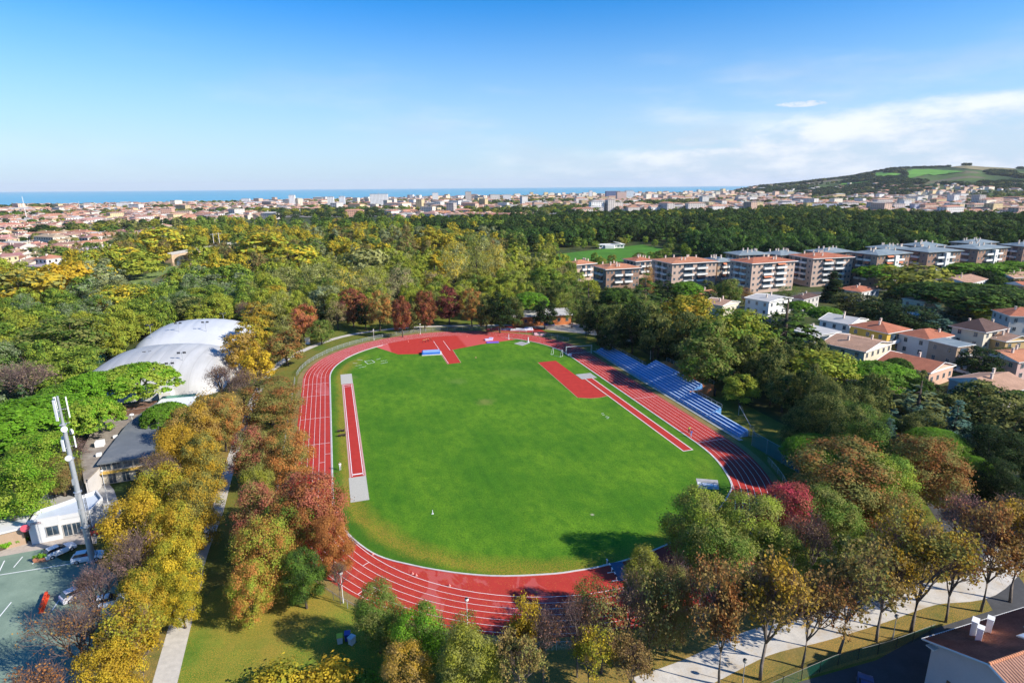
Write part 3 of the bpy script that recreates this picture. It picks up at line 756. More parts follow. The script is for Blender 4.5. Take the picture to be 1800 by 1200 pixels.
PROTO = {}
def proto(kind, lod, variants):
    PROTO[(kind, lod)] = variants
NLEAF = {'near': (24000, 0.125), 'mid': (7000, 0.24), 'far': (1700, 0.50)}
def make_broad(seed, lod, W=10.0, H=12.0, low=0.2, nl=17, lr=0.36, sq=0.9, dens=1.0, size=1.0, trunk=True, openness=1.0):
    rng = np.random.default_rng(seed); n, s = NLEAF[lod]
    lb = lobe_set(rng, W / 2, H * low, H, nl, W * lr / 2, squash=sq)
    crown = lobes_mesh('crown', rng, lb, int(n * dens), s * size, spread=0.42 * openness if lod != 'far' else 0.6)
    ends = [l[:3] for l in lb[1::3]][:6]
    tr = limbs(rng, H, H * (low + 0.12), ends, W * 0.028, n=7 if lod == 'near' else 5).mesh('trunk', M_bark, smooth=True)
    return (tr, crown, W, H)
def make_umbrella(seed, lod, W=11.0, H=12.0, thick=0.56):
    rng = np.random.default_rng(seed); n, s = NLEAF[lod]
    lb = []; Rr = W / 2; zb = H * (1 - thick); ht = H * thick
    m = 95
    for i in range(m):
        q = math.sqrt((i + .5) / m); ph = i * 2.399963 + rng.uniform(-.2, .2)
        rr = W * 0.078 * rng.uniform(.8, 1.3)
        z = zb + ht * (0.22 + 0.66 * math.sqrt(max(0, 1 - q ** 2.4))) - rr * .4
        lb.append((math.cos(ph) * q * (Rr - rr * .6), math.sin(ph) * q * (Rr - rr * .6), z, rr * 1.1, rr * 1.1, rr * .85))
    lb.append((0, 0, zb + ht * .42, Rr * .80, Rr * .80, ht * .34)); lb.append((0, 0, zb + ht * .55, Rr * .55, Rr * .55, ht * .34))
    for i in range(14):
        ph = i * 2 * math.pi / 14; rr = W * .09; lb.append((math.cos(ph) * (Rr - rr), math.sin(ph) * (Rr - rr), zb + ht * .22, rr, rr, rr * .7))
    crown = lobes_mesh('crown', rng, lb, int(n * 3.2), s * .78, spread=0.20 if lod != 'far' else .4, up=0.7, bottom=-0.15, clump=22)
    ends = [(l[0] * .75, l[1] * .75, l[2] - .4) for l in lb[8:95:10]]
    tr = limbs(rng, H, H * .48, ends, W * .026, lean=0.8).mesh('trunk', M_barkpale, smooth=True)
    return (tr, crown, W, H)
def make_conifer(seed, lod, W=7.0, H=16.0, tiers=11, droop=0.25, gap=0.5, low=0.08, narrow=False):
    """cedar or spruce: tiers of separate drooping boughs"""
    rng = np.random.default_rng(seed); n, s = NLEAF[lod]
    lb = []
    for j in range(tiers):
        t = j / (tiers - 1); z = H * (low + (0.95 - low) * t); rr = (W / 2) * (1 - t) ** (0.85 if not narrow else 0.6) + 0.25
        m = max(3, int((9 if not narrow else 6) * (1 - t) + 3))
        for i in range(m):
            ph = i * 2 * math.pi / m + j * 0.7 + rng.uniform(-.25, .25); q = rng.uniform(.55, .8)
            br = max(.35, rr * .36)
            lb.append((math.cos(ph) * rr * q, math.sin(ph) * rr * q, z - rr * q * droop, br, br, br * .38))
    lb.append((0, 0, H * .97, .25, .25, .7))
    crown = lobes_mesh('crown', rng, lb, int(n * .95), s, spread=.26 if lod != 'far' else .45, up=0.35, bottom=-.1, stretch=1.3)
    mb = MB(); mb.path([(0, 0, -.3), (0, 0, H * .5), (0, 0, H * .97)], [W * .032 + .08, W * .022, .04], 6)
    for l in lb[::4]: mb.path([(0, 0, l[2] + .3), (l[0] * .9, l[1] * .9, l[2])], [.09, .03], 4)
    return (mb.mesh('trunk', M_bark, smooth=True), crown, W, H)
def make_column(seed, lod, W=3.4, H=15.0, low=.06, rag=1.0):
    rng = np.random.default_rng(seed); n, s = NLEAF[lod]
    lb = []
    for j in range(16):
        t = j / 15; z = H * (low + (1 - low) * t * .95); rr = W / 2 * math.sin(math.pi * min(.97, .12 + .86 * t) ** .8) ** .6 * .75
        for i in range(3):
            ph = rng.uniform(0, 6.28); lb.append((math.cos(ph) * rr * .5 * rag, math.sin(ph) * rr * .5 * rag, z, rr * .62, rr * .62, H * .055))
    crown = lobes_mesh('crown', rng, lb, int(n * .6), s * .95, spread=.22 if lod != 'far' else .35, up=.5, bottom=-.3)
    mb = MB(); mb.path([(0, 0, -.3), (0, 0, H * .9)], [W * .06, .04], 6)
    return (mb.mesh('trunk', M_bark, smooth=True), crown, W, H)
def make_bare(seed, W=9.0, H=12.0, leaves=2600, levels=5, leafsize=.17, fork=.30, lean=.5, twigk=1.0):
    """branching skeleton; twigs and the last leaves form the crown"""
    rng = random.Random(seed); nr = np.random.default_rng(seed)
    tb = MB(); tw = MB(); tips = []
    def grow(p, d, ln, r, lv):
        q = p + d * ln; mid = p + d * ln * .5 + Vector((rng.uniform(-1, 1), rng.uniform(-1, 1), rng.uniform(-1, 1))) * ln * .07
        tgt = tb if lv <= 2 else tw
        if lv <= 2: tgt.path([p, mid, q], [r, r * .85, r * .68], 6 if lv < 2 else 4)
        else:
            tgt.tube(p, q, r, r * .6, 3, cap=False)
        if lv >= levels: tips.append(q); tips.append(p.lerp(q, .5)); return
        m = {0: 4, 1: 4, 2: 4, 3: 4, 4: 4, 5: 3}[lv]
        for i in range(m):
            ax = d.orthogonal().normalized(); ax.rotate(Matrix.Rotation(i * 6.283 / m + rng.uniform(-.6, .6), 3, d))
            ang = rng.uniform(.35, .85) if lv > 0 else rng.uniform(.35, .75)
            nd = d.copy(); nd.rotate(Matrix.Rotation(ang, 3, ax)); nd = (nd + Vector((0, 0, .22 if lv < 3 else .1))).normalized()
            st = q if i % 2 == 0 or lv == 0 else p.lerp(q, rng.uniform(.45, .9))
            grow(st, nd, ln * rng.uniform(.60, .80) if lv else H * rng.uniform(.2, .28), max(r * .58, .012), lv + 1)
        if lv in (0,): grow(q, (d + Vector((0, 0, .5))).normalized(), H * .24, r * .6, 1)
    d0 = Vector((rng.uniform(-.12, .12) * lean, rng.uniform(-.12, .12) * lean, 1)).normalized()
    grow(Vector((0, 0, -.2)), d0, H * fork, W * .026, 0)
    V = np.array([tuple(v) for v in tw.v]); Vt = np.array([tuple(v) for v in tb.v])
    allv = np.vstack([V, Vt]); rad = np.percentile(np.hypot(allv[:, 0], allv[:, 1]), 99); zt = np.percentile(allv[:, 2], 99.7)
    k1, k2 = (W / 2) / rad, H / zt
    T = np.array([tuple(t) for t in tips])
    for arr in (T,): arr[:, 0:2] *= k1; arr[:, 2] *= k2
    tw.v = [(v[0] * k1, v[1] * k1, v[2] * k2) for v in tw.v]; tb.v = [(v[0] * k1, v[1] * k1, v[2] * k2) for v in tb.v]
    # leaves cling in patches
    keep = np.array([mnoise.noise(Vector((t[0] * .5, t[1] * .5, t[2] * .5 + seed))) for t in T]); order = np.argsort(-keep)
    src = T[order[:int(len(T) * .62)]]
    if leaves:
        n = leaves; p = src[nr.integers(0, len(src), n)] + nr.normal(size=(n, 3)) * .22
        nor = nr.normal(size=(n, 3)) + np.array([0, 0, .8]); nor /= np.linalg.norm(nor, axis=1)[:, None]
        t = np.cross(nor, nr.normal(size=(n, 3))); t /= np.linalg.norm(t, axis=1)[:, None]; b = np.cross(nor, t)
        s = leafsize * nr.uniform(.6, 1.3, (n, 1))
        LV = np.stack([p - t * s, p - b * s * .7, p + t * s, p + b * s * .8], 1).reshape(-1, 3)
        tw.m = 1; tw.add([tuple(v) for v in LV], [(i, i + 1, i + 2, i + 3) for i in range(0, len(LV), 4)])
    cm = tw.mesh('crown', [M_twig, M_leaf])
    return (tb.mesh('trunk', M_barkpale, smooth=True), cm, W, H)

random.seed(11)
for lod in ('near', 'mid', 'far'):
    proto('round', lod, [make_broad(100 + i, lod, nl=20 + 4 * (i % 3), lr=(.32, .28, .35, .30)[i % 4], sq=(.85, 1.0, .9, 1.1)[i % 4], low=(.05, .10, .04, .08)[i % 4]) for i in range(4 if lod != 'near' else 4)])
    proto('pine', lod, [make_umbrella(200 + i, lod) for i in range(3 if lod == 'near' else 2)])
    proto('cedar', lod, [make_conifer(300 + i, lod, W=9, H=16, tiers=10, droop=.22) for i in range(2)])
    proto('spruce', lod, [make_conifer(320 + i, lod, W=6, H=14, tiers=13, droop=.35, low=.03) for i in range(2)])
    proto('poplar', lod, [make_column(340 + i, lod, W=4.2, rag=1.2) for i in range(2)])
proto('cypress', 'far', [make_column(360, 'far', W=2.2, H=14, rag=.6)])
proto('cypress', 'mid', [make_column(361, 'mid', W=2.2, H=14, rag=.6)])
proto('willow', 'mid', [make_broad(400 + i, 'mid', nl=24, lr=.24, sq=1.2, low=.05, dens=1.1, size=.8) for i in range(2)])
proto('willow', 'far', [make_broad(410 + i, 'far', nl=22, lr=.24, sq=1.2, low=.05, size=.9) for i in range(2)])
proto('thin', 'mid', [make_broad(420 + i, 'mid', nl=20, lr=.25, sq=1.1, low=.15, dens=.5, size=.75, openness=1.6) for i in range(2)])
proto('thin', 'far', [make_broad(430 + i, 'far', nl=20, lr=.25, sq=1.1, low=.15, dens=.9, size=.8, openness=1.6) for i in range(2)])
proto('shrub', 'mid', [make_broad(440 + i, 'mid', W=4, H=3, nl=10, lr=.45, low=0.0, dens=.35, size=.7) for i in range(2)])
proto('shrub', 'near', PROTO[('shrub', 'mid')]); proto('shrub', 'far', PROTO[('shrub', 'mid')])
proto('bare', 'near', [make_bare(500 + i, leaves=900, leafsize=.11) for i in range(3)])
proto('ochre', 'near', [make_bare(520 + i, leaves=5200, leafsize=.155) for i in range(4)])
proto('ochre', 'mid', PROTO[('ochre', 'near')]); proto('bare', 'mid', PROTO[('bare', 'near')])
proto('bare', 'far', PROTO[('thin', 'far')]); proto('ochre', 'far', PROTO[('thin', 'far')])
for kk in ('willow', 'thin', 'cypress'): proto(kk, 'near', PROTO[(kk, 'mid')])
KINDNAME = {'round': 'broadleaf_tree', 'pine': 'umbrella_pine', 'cedar': 'cedar_tree', 'spruce': 'spruce_tree', 'poplar': 'poplar_tree', 'cypress': 'cypress_tree', 'willow': 'willow_tree', 'thin': 'airy_tree', 'shrub': 'shrub', 'bare': 'bare_tree', 'ochre': 'autumn_tree'}
TREES = []      # (x, y, radius)
trng = random.Random(77)
def put_tree(kind, x, y, W, H, ca, cb, label=None, group=None, lod=None, single=None, zb=0.0):
    d = math.hypot(x, y)
    lod = lod or ('near' if d < 150 else 'mid' if d < 340 else 'far')
    vs = PROTO[(kind, lod)]; tr, cr, pw, ph = vs[trng.randrange(len(vs))]
    nm = KINDNAME[kind]
    if kind == 'round':  # species not known: the name only stands for the leaf colour
        nm = 'red_broadleaf_tree' if ca in (C['red'], C['orange'], C['maroon'], C['crimson'], C['rust'], C['pink']) else 'gold_broadleaf_tree' if ca in (C['gold'], C['yellow'], C['ochre']) else 'dark_broadleaf_tree' if ca in (C['dgreen'], C['dark']) else 'yellowish_broadleaf_tree' if ca in (C['yg'], C['pale']) else 'light_green_broadleaf_tree' if ca in (C['lime'],) else nm
    rz = trng.uniform(0, 6.283)
    TREES.append((x, y, W / 2))
    jit = trng.uniform(.92, 1.08)
    ca = tuple(q * jit for q in ca); cb = tuple(q * jit for q in cb)
    sx_, sz_ = W / pw, H / ph
    if single if single is not None else d > 420:
        o = bpy.data.objects.new(nm, cr); COL.objects.link(o)
        o.location = (x, y, zb); o.rotation_euler = (0, 0, rz); o.scale = (sx_, sx_, sz_)
        o.color = (*ca, 1); o['tint2'] = [float(q) for q in cb]
        return tag(o, label, 'tree', group)
    r_ = empty(nm, (x, y, zb), rz, label, 'shrub' if kind == 'shrub' else 'tree', group); r_.scale = (sx_, sx_, sz_)
    t = bpy.data.objects.new('trunk', tr); COL.objects.link(t); t.parent = r_
    o = bpy.data.objects.new('crown', cr); COL.objects.link(o); o.parent = r_
    o.color = (*ca, 1); o['tint2'] = [float(q) for q in cb]
    return r_
C = dict(green=(0.075, 0.135, 0.018), dgreen=(0.030, 0.068, 0.016), bright=(0.10, 0.215, 0.012), lime=(0.20, 0.245, 0.028), yg=(0.195, 0.195, 0.02), yellow=(0.38, 0.27, 0.02), gold=(0.40, 0.25, 0.022),
         orange=(0.44, 0.18, 0.05), red=(0.36, 0.11, 0.07), maroon=(0.17, 0.04, 0.035), crimson=(0.34, 0.035, 0.06), olive=(0.15, 0.15, 0.04), pale=(0.26, 0.26, 0.10), grey=(0.17, 0.20, 0.11),
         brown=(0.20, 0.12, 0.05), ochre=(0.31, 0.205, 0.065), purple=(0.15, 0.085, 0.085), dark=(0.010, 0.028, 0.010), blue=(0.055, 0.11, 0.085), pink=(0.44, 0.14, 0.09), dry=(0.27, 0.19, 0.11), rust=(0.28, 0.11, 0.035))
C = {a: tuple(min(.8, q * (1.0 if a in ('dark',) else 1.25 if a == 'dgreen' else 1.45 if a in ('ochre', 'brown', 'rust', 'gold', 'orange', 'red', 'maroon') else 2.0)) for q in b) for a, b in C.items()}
# ================================================================== TREES one can tell apart in the photo
# kind, x of the crown, y of its top, width in px, height m, colours, what it looks like
def at_top(u, v, H): return gp(u, v, H)
HERO = [
 # bright umbrella pines of the sports club
 ('pine', 45, 706, 165, 13, 'bright', 'bright', 'broad bright green umbrella pine left of the mast head'),
 ('pine', 155, 700, 82, 13, 'bright', 'lime', 'round bright green umbrella pine just behind the lattice mast'),
 ('pine', 160, 655, 92, 13.5, 'bright', 'bright', 'bright umbrella pine between the mast tip and the white dome'),
 ('pine', 100, 676, 70, 12, 'bright', 'green', 'small umbrella pine behind the mast antennas'),
 ('pine', 232, 641, 122, 14, 'bright', 'lime', 'umbrella pine leaning over the front of the large white dome'),
 ('pine', 288, 709, 72, 9, 'bright', 'green', 'dense green pine casting its shadow on the grey club roof'),
 ('round', 62, 762, 90, 12, 'bright', 'lime', 'light green feathery pine beside the black parked car'),
 ('round', 8, 812, 105, 12, 'bright', 'lime', 'light green feathery pine above the white parked van'),
 ('spruce', 35, 677, 30, 9, 'blue', 'green', 'slim grey green conifer in front of the bare pink brown tree'),
 ('bare', 40, 632, 110, 14, 'dry', 'purple', 'large bare pink brown tree with pale forked limbs'),
 ('bare', 118, 772, 70, 8, 'purple', 'brown', 'bare purple brown tree beside the lattice mast and the brown roofs'),
 ('round', 100, 800, 60, 8, 'olive', 'brown', 'low olive tree over the club car park'),
 # alley of golden trees
 ('round', 478, 500, 58, 13, 'yg', 'gold', 'yellow green tree at the far end of the golden alley'),
 ('round', 452, 528, 55, 13, 'gold', 'olive', 'golden tree second from the far end of the alley'),
 ('bare', 432, 528, 56, 13, 'rust', 'brown', 'reddish brown thinning tree at the far end of the golden alley'),
 ('round', 442, 556, 62, 12.5, 'gold', 'yg', 'golden tree level with the far white dome'),
 ('round', 420, 585, 66, 12.5, 'gold', 'ochre', 'golden tree beside the right end of the white domes'),
 ('round', 447, 612, 60, 12, 'gold', 'yellow', 'deep yellow tree overhanging the dark path beside the domes'),
 ('bare', 383, 640, 84, 12, 'purple', 'brown', 'bare purple brown tree casting branch shadows on the white dome'),
 ('bare', 420, 650, 76, 12, 'ochre', 'purple', 'half bare tree with ochre leaves behind the domes'),
 ('thin', 372, 690, 82, 12.5, 'ochre', 'gold', 'ochre topped tree beside the white pavilion roof'),
 ('round', 335, 712, 80, 12.5, 'gold', 'ochre', 'orange gold tree nearest to the dense green pine'),
 ('round', 385, 700, 66, 12, 'orange', 'olive', 'orange brown tree in the inner row of the alley'),
 ('round', 310, 752, 86, 12.5, 'gold', 'gold', 'golden tree overhanging the grey club roof'),
 ('round', 352, 766, 70, 12.5, 'olive', 'gold', 'olive gold tree of the inner row beside the shaded path'),
 ('bare', 283, 788, 66, 12, 'ochre', 'purple', 'thinning purple brown tree by the club entrance'),
 ('round', 278, 822, 92, 12.5, 'gold', 'yg', 'golden olive tree in front of the club building'),
 ('round', 335, 838, 84, 12.5, 'olive', 'gold', 'green and gold tree in the middle of the inner alley row'),
 ('round', 232, 876, 100, 12.5, 'gold', 'yellow', 'wide amber yellow tree beside the foot of the lattice mast'),
 ('round', 298, 890, 84, 12.5, 'gold', 'yg', 'golden tree between the mast foot and the path'),
 ('round', 300, 952, 78, 11, 'yg', 'yellow', 'yellow green tree leaning over the sunny path'),
 ('bare', 222, 940, 104, 12, 'ochre', 'purple', 'brown half bare tree behind the two white cars'),
 ('bare', 150, 992, 82, 11, 'purple', 'purple', 'bare purple tree beside the white car in the parking area'),
 ('round', 240, 1005, 72, 10.5, 'yg', 'gold', 'yellow green tree over the edge of the parking area'),
 ('round', 310, 1008, 58, 8, 'yg', 'yellow', 'small yellow green tree reaching over the path edge'),
 ('bare', 128, 1060, 120, 11.5, 'rust', 'ochre', 'bare brown tree overhanging the orange barrier in the parking area'),
 ('ochre', 205, 1078, 96, 11.5, 'gold', 'yg', 'tree with yellow leaves on a visible grey trunk by the parking area'),
 ('ochre', 235, 1090, 90, 10, 'yellow', 'gold', 'low yellow tree beside the bottom of the pale path'),
 ('round', 178, 1138, 96, 10, 'yellow', 'gold', 'bright yellow tree at the bottom edge beside the path'),
 ('bare', 60, 1170, 130, 11, 'orange', 'rust', 'orange tinged bare tree in the bottom corner of the parking area'),
 # red and orange trees between path and track
 ('round', 470, 668, 118, 11, 'olive', 'rust', 'large olive tree flushed with orange at the dark path'),
 ('round', 530, 536, 58, 13, 'orange', 'red', 'orange red tree standing beyond the left bend of the track'),
 ('round', 500, 582, 72, 11, 'olive', 'rust', 'olive brown tree beside the left bend of the track'),
 ('round', 440, 752, 84, 12, 'red', 'olive', 'reddish tree on the shaded side of the path'),
 ('round', 500, 750, 92, 12, 'olive', 'orange', 'olive and orange tree overhanging the home of the left straight'),
 ('round', 448, 818, 62, 11, 'yg', 'olive', 'yellow green tree squeezed between the red trees'),
 ('round', 540, 836, 132, 13, 'red', 'rust', 'large red tree overhanging the red track'),
 ('round', 450, 855, 92, 12.5, 'red', 'olive', 'red and green tree beside the shaded path'),
 ('round', 505, 880, 90, 11, 'rust', 'green', 'rusty green tree in the middle of the red group'),
 ('round', 455, 918, 98, 12, 'orange', 'lime', 'orange tree with green lower branches nearest to the path'),
 ('round', 580, 908, 66, 10.5, 'orange', 'rust', 'orange tree hiding the near left bend of the track'),
 ('round', 528, 965, 72, 9, 'green', 'dgreen', 'dark green tree at the foot of the red group'),
 ('round', 430, 990, 70, 9, 'lime', 'orange', 'lime tree with orange tips at the edge of the lawn'),
 ('bare', 592, 985, 46, 7, 'rust', 'olive', 'small brown half bare tree by the track fence'),
 ('bare', 617, 942, 22, 4.5, 'purple', 'brown', 'tiny brown bush tree hanging over the inner kerb'),
 # bottom centre
 ('round', 660, 1028, 82, 9.5, 'green', 'olive', 'green tree with reddish tips beside the white lamp post'),
 ('round', 735, 1068, 96, 9, 'green', 'bright', 'dark green bushy tree in front of the near bend'),
 ('thin', 815, 1078, 60, 8, 'olive', 'green', 'small airy olive tree at the near edge of the track'),
 ('round', 712, 1136, 88, 8, 'gold', 'ochre', 'round golden tree at the bottom edge of the picture'),
 ('round', 820, 1108, 108, 10, 'yg', 'olive', 'large yellow olive tree in front of the near bend'),
 ('ochre', 922, 1063, 78, 11, 'yellow', 'gold', 'narrow tree with bright yellow leaves against the shaded bend'),
 ('bare', 955, 1062, 88, 11, 'purple', 'rust', 'bare purple tree beside the narrow yellow tree'),
 ('ochre', 915, 1118, 88, 10, 'ochre', 'olive', 'ochre tree with sparse leaves below the narrow yellow tree'),
 ('bare', 1018, 1044, 104, 11.5, 'rust', 'purple', 'large brown bare tree in front of the shaded bend'),
 ('ochre', 1035, 1102, 84, 9.5, 'yg', 'yellow', 'small tree with yellow green leaves below the bare brown tree'),
 ('bare', 1108, 1022, 112, 12, 'purple', 'ochre', 'large bare grey brown tree below the steeplechase barrier'),
 ('ochre', 1112, 1130, 80, 8, 'ochre', 'brown', 'sparse ochre tree at the bottom edge left of the gravel path'),
 ('thin', 1062, 1034, 84, 11.5, 'brown', 'olive', 'brownish airy tree added between the two bare trees to shade the near bend'),  # this and the next tree are added to thicken the bend's shade
 ('thin', 1150, 1012, 92, 12.5, 'olive', 'brown', 'grey olive airy tree added right of the steeplechase barrier for its shade'),
 ('thin', 1035, 1016, 58, 7, 'olive', 'green', 'dull green tree in the shade of the near bend'),
 ('round', 1135, 966, 78, 11, 'olive', 'yg', 'olive tree hiding the steeplechase end of the track'),
 ('round', 1182, 1000, 84, 11.5, 'olive', 'brown', 'dull olive tree behind the bare brown one left of the maples'),
 ('bare', 1195, 990, 92, 12, 'purple', 'brown', 'bare brown tree between the maples and the gravel path'),
 ('shrub', 487, 1184, 78, 2.6, 'yellow', 'yg', 'low yellow bush at the bottom of the lawn'),
 ('shrub', 583, 1176, 76, 3.0, 'yellow', 'gold', 'golden bush at the bottom of the lawn next to the round golden tree'),
 ('shrub', 640, 1190, 50, 2.4, 'green', 'bright', 'small green bush under the trees at the bottom edge'),
 # big maples at the right bend
 ('round', 1232, 868, 122, 12, 'olive', 'lime', 'big olive green maple overhanging the grass beside the throwing slab'),
 ('round', 1320, 872, 126, 12, 'lime', 'olive', 'big pale green maple in front of the right bend'),
 ('round', 1265, 925, 120, 10, 'green', 'olive', 'dark green maple in the shade of the bigger maples'),
 ('round', 1392, 853, 104, 11, 'crimson', 'red', 'crimson tree beside the right bend of the track'),
 ('round', 1380, 930, 84, 9, 'green', 'olive', 'green tree below the crimson tree'),
 ('round', 1490, 786, 176, 14, 'olive', 'rust', 'very large green maple with brown tips beyond the right bend'),
 ('round', 1560, 800, 100, 13, 'lime', 'green', 'green tree beside the very large brown tipped maple'),
 ('round', 1455, 862, 110, 11, 'green', 'olive', 'dark green tree under the very large maple'),
 ('round', 1635, 772, 124, 13, 'rust', 'olive', 'big russet and green tree near the blue spruces'),
 ('pine', 1717, 803, 46, 7, 'bright', 'green', 'small bright green pine beside the dark street'),
 ('bare', 1705, 864, 96, 12, 'purple', 'pink', 'bare pinkish tree with upright limbs'),
 ('bare', 1790, 866, 84, 12, 'purple', 'brown', 'bare purple tree at the right edge above the ochre row'),
 ('thin', 1585, 870, 80, 10, 'olive', 'ochre', 'airy olive tree behind the ochre row'),
 ('bare', 1440, 905, 90, 12, 'purple', 'ochre', 'bare brown tree between the crimson tree and the ochre row'),
 ('bare', 1575, 905, 84, 11, 'purple', 'olive', 'bare grey tree behind the tallest ochre tree'),
 # around the grandstand
 ('round', 1210, 518, 112, 19, 'yg', 'gold', 'huge plane tree with golden top behind the blue grandstand'),
 ('round', 1298, 545, 128, 19, 'yg', 'green', 'huge yellow green plane tree over the grandstand'),
 ('round', 1245, 590, 104, 15, 'olive', 'green', 'shaded green plane tree directly behind the grandstand seats'),
 ('cedar', 1387, 520, 140, 22, 'dgreen', 'green', 'great dark cedar beside the plane trees'),
 ('round', 1448, 616, 122, 14, 'yg', 'lime', 'pale yellow green tree in front of the villas'),
 ('round', 1305, 656, 66, 8.5, 'lime', 'yg', 'small lime tree beside the orange wall of the grandstand'),
 ('pine', 1548, 638, 112, 11, 'bright', 'green', 'bright green hedge like pine below the villas'),
 ('pine', 1443, 770, 108, 9, 'bright', 'green', 'bright umbrella pine in front of the shaded park'),
 ('round', 1500, 706, 92, 12, 'dgreen', 'green', 'dark green tree between the yellow green tree and the cedars'),
 ('round', 1420, 720, 80, 10, 'dgreen', 'olive', 'dark oak in the shaded park right of the grandstand'),
 ('cedar', 1622, 666, 108, 13, 'blue', 'olive', 'blue green cedar with feathery boughs below the brick villa'),
 ('spruce', 1687, 705, 62, 12, 'blue', 'blue', 'blue spruce beside the feathery cedar'),
 ('spruce', 1702, 765, 50, 8, 'blue', 'blue', 'small blue spruce in the shade beside the bright pine'),
 ('spruce', 1566, 738, 46, 8, 'blue', 'blue', 'pale blue spruce left of the feathery cedar'),
 ('pine', 1650, 757, 86, 8.5, 'bright', 'green', 'bright green pine below the feathery cedar'),
 ('round', 1735, 672, 96, 10, 'dgreen', 'olive', 'dark holm oak in front of the terracotta villa roofs'),
 ('round', 1790, 712, 104, 11, 'dark', 'olive', 'dark holm oak at the right edge below the roofs'),
 ('round', 1752, 752, 90, 10, 'dark', 'dgreen', 'very dark holm oak over the shaded garden'),
 ('round', 1670, 690, 60, 8, 'olive', 'dgreen', 'low olive oak in front of the terracotta gable'),
 ('cedar', 1035, 492, 62, 17, 'dgreen', 'olive', 'tall dark spruce left of the dark umbrella pine'),
 ('pine', 1087, 505, 66, 15, 'dgreen', 'green', 'dark umbrella pine between two tall conifers'),
 ('cedar', 1136, 478, 84, 19, 'dgreen', 'green', 'wide dark cedar in front of the low apartment houses'),
 ('spruce', 1176, 482, 40, 16, 'dgreen', 'dgreen', 'narrow dark spruce beside the wide cedar'),
 ('thin', 1140, 464, 26, 19, 'orange', 'ochre', 'narrow orange tree rising behind the wide cedar'),
 ('pine', 1207, 495, 60, 12, 'bright', 'green', 'fresh green umbrella pine below the largest apartment block'),
 ('thin', 1101, 548, 48, 11, 'yg', 'olive', 'light yellow green round tree in the dark park edge'),
 ('thin', 1142, 556, 40, 10, 'olive', 'yg', 'dull olive tree beside the light round tree'),
 ('pine', 1722, 500, 150, 16, 'dgreen', 'green', 'huge domed dark pine in front of the solar roof'),
 ('pine', 1640, 496, 92, 14, 'green', 'dgreen', 'dark umbrella pine left of the huge domed one'),
 ('round', 1612, 464, 100, 17, 'olive', 'yg', 'tall olive yellow plane tree before the grey roofed blocks'),
 ('pine', 1552, 466, 74, 13, 'green', 'bright', 'green pine clump at the foot of the first grey roofed block'),
 ('pine', 1407, 529, 48, 9, 'bright', 'green', 'left one of two small bright umbrella pines among the villas'),
 ('pine', 1453, 539, 52, 9, 'bright', 'green', 'right one of two small bright umbrella pines among the villas'),
 ('cypress', 1467, 478, 30, 15, 'dark', 'dgreen', 'thick dark cypress in front of the orange roofed block'),
 ('cedar', 1472, 480, 40, 14, 'dark', 'dgreen', 'dark conifer hiding the base of the second orange roofed block'),
 ('round', 1555, 524, 76, 11, 'dark', 'dgreen', 'left dark holm oak behind the yellow villa'),
 ('round', 1598, 536, 84, 11, 'dark', 'dgreen', 'right dark holm oak behind the yellow villa'),
 ('round', 1506, 512, 80, 10, 'dark', 'olive', 'dark oak mass left of the holm oaks'),
 ('spruce', 1650, 534, 58, 10, 'blue', 'blue', 'wide blue cedar beside the low white roof'),
 ('spruce', 1690, 528, 40, 10, 'blue', 'dgreen', 'slimmer blue spruce right of the wide blue cedar'),
 ('round', 1714, 524, 44, 9, 'lime', 'yg', 'lime green tree before the huge domed pine'),
 ('pine', 1700, 462, 60, 12, 'green', 'bright', 'left pine of the row before the grey roofed blocks'),
 ('pine', 1745, 464, 60, 12, 'green', 'bright', 'middle pine of the row before the grey roofed blocks'),
 ('pine', 1788, 460, 56, 12, 'bright', 'green', 'right pine of the row before the grey roofed blocks'),
 ('round', 1284, 488, 44, 13, 'green', 'olive', 'green tree before the left corner of the first orange roofed block'),
 ('thin', 1310, 502, 30, 8, 'rust', 'ochre', 'small russet tree at the foot of the first orange roofed block'),
 ('thin', 1386, 500, 40, 8, 'olive', 'green', 'low olive tree between the two orange roofed blocks'),
 ('round', 1770, 610, 50, 6, 'dgreen', 'olive', 'dark bush tree between the ochre and the cream villa'),
 ('round', 1728, 610, 62, 9, 'dark', 'dgreen', 'dark tree in the garden beside the peach villa'),
 ('round', 1075, 570, 60, 10, 'dark', 'dgreen', 'black green conifer by the far end of the grandstand'),
 ('round', 1160, 560, 66, 13, 'dark', 'dgreen', 'black green tree behind the far half of the grandstand'),
 ('pine', 932, 513, 68, 13, 'bright', 'green', 'lone umbrella pine with bare trunk by the far bend'),
 ('thin', 990, 512, 42, 11, 'olive', 'lime', 'small olive tree over the orange building'),
 # row behind the far bend
 ('round', 617, 506, 52, 15.5, 'maroon', 'rust', 'leftmost maroon tree behind the far bend'),
 ('round', 664, 512, 52, 15.5, 'orange', 'olive', 'orange brown tree right of the leftmost maroon one'),
 ('round', 704, 520, 38, 15.5, 'maroon', 'rust', 'narrow maroon tree in the row behind the far bend'),
 ('round', 744, 510, 46, 15.5, 'rust', 'maroon', 'rust brown tree behind the high jump apron'),
 ('round', 788, 503, 50, 15.5, 'maroon', 'maroon', 'deep maroon tree behind the middle of the far bend'),
 ('round', 828, 505, 46, 15.5, 'orange', 'olive', 'orange olive tree right of the deep maroon one'),
 ('round', 878, 514, 54, 15.5, 'dgreen', 'dark', 'dark green tree left of the lone umbrella pine'),
 ('round', 570, 500, 64, 14, 'olive', 'grey', 'dark grey green tree behind the orange red tree'),
 ('round', 562, 560, 44, 9, 'green', 'olive', 'small green tree by the left end of the far path'),
 ('round', 958, 528, 48, 11, 'dgreen', 'dark', 'dark tree hiding the middle of the orange building'),
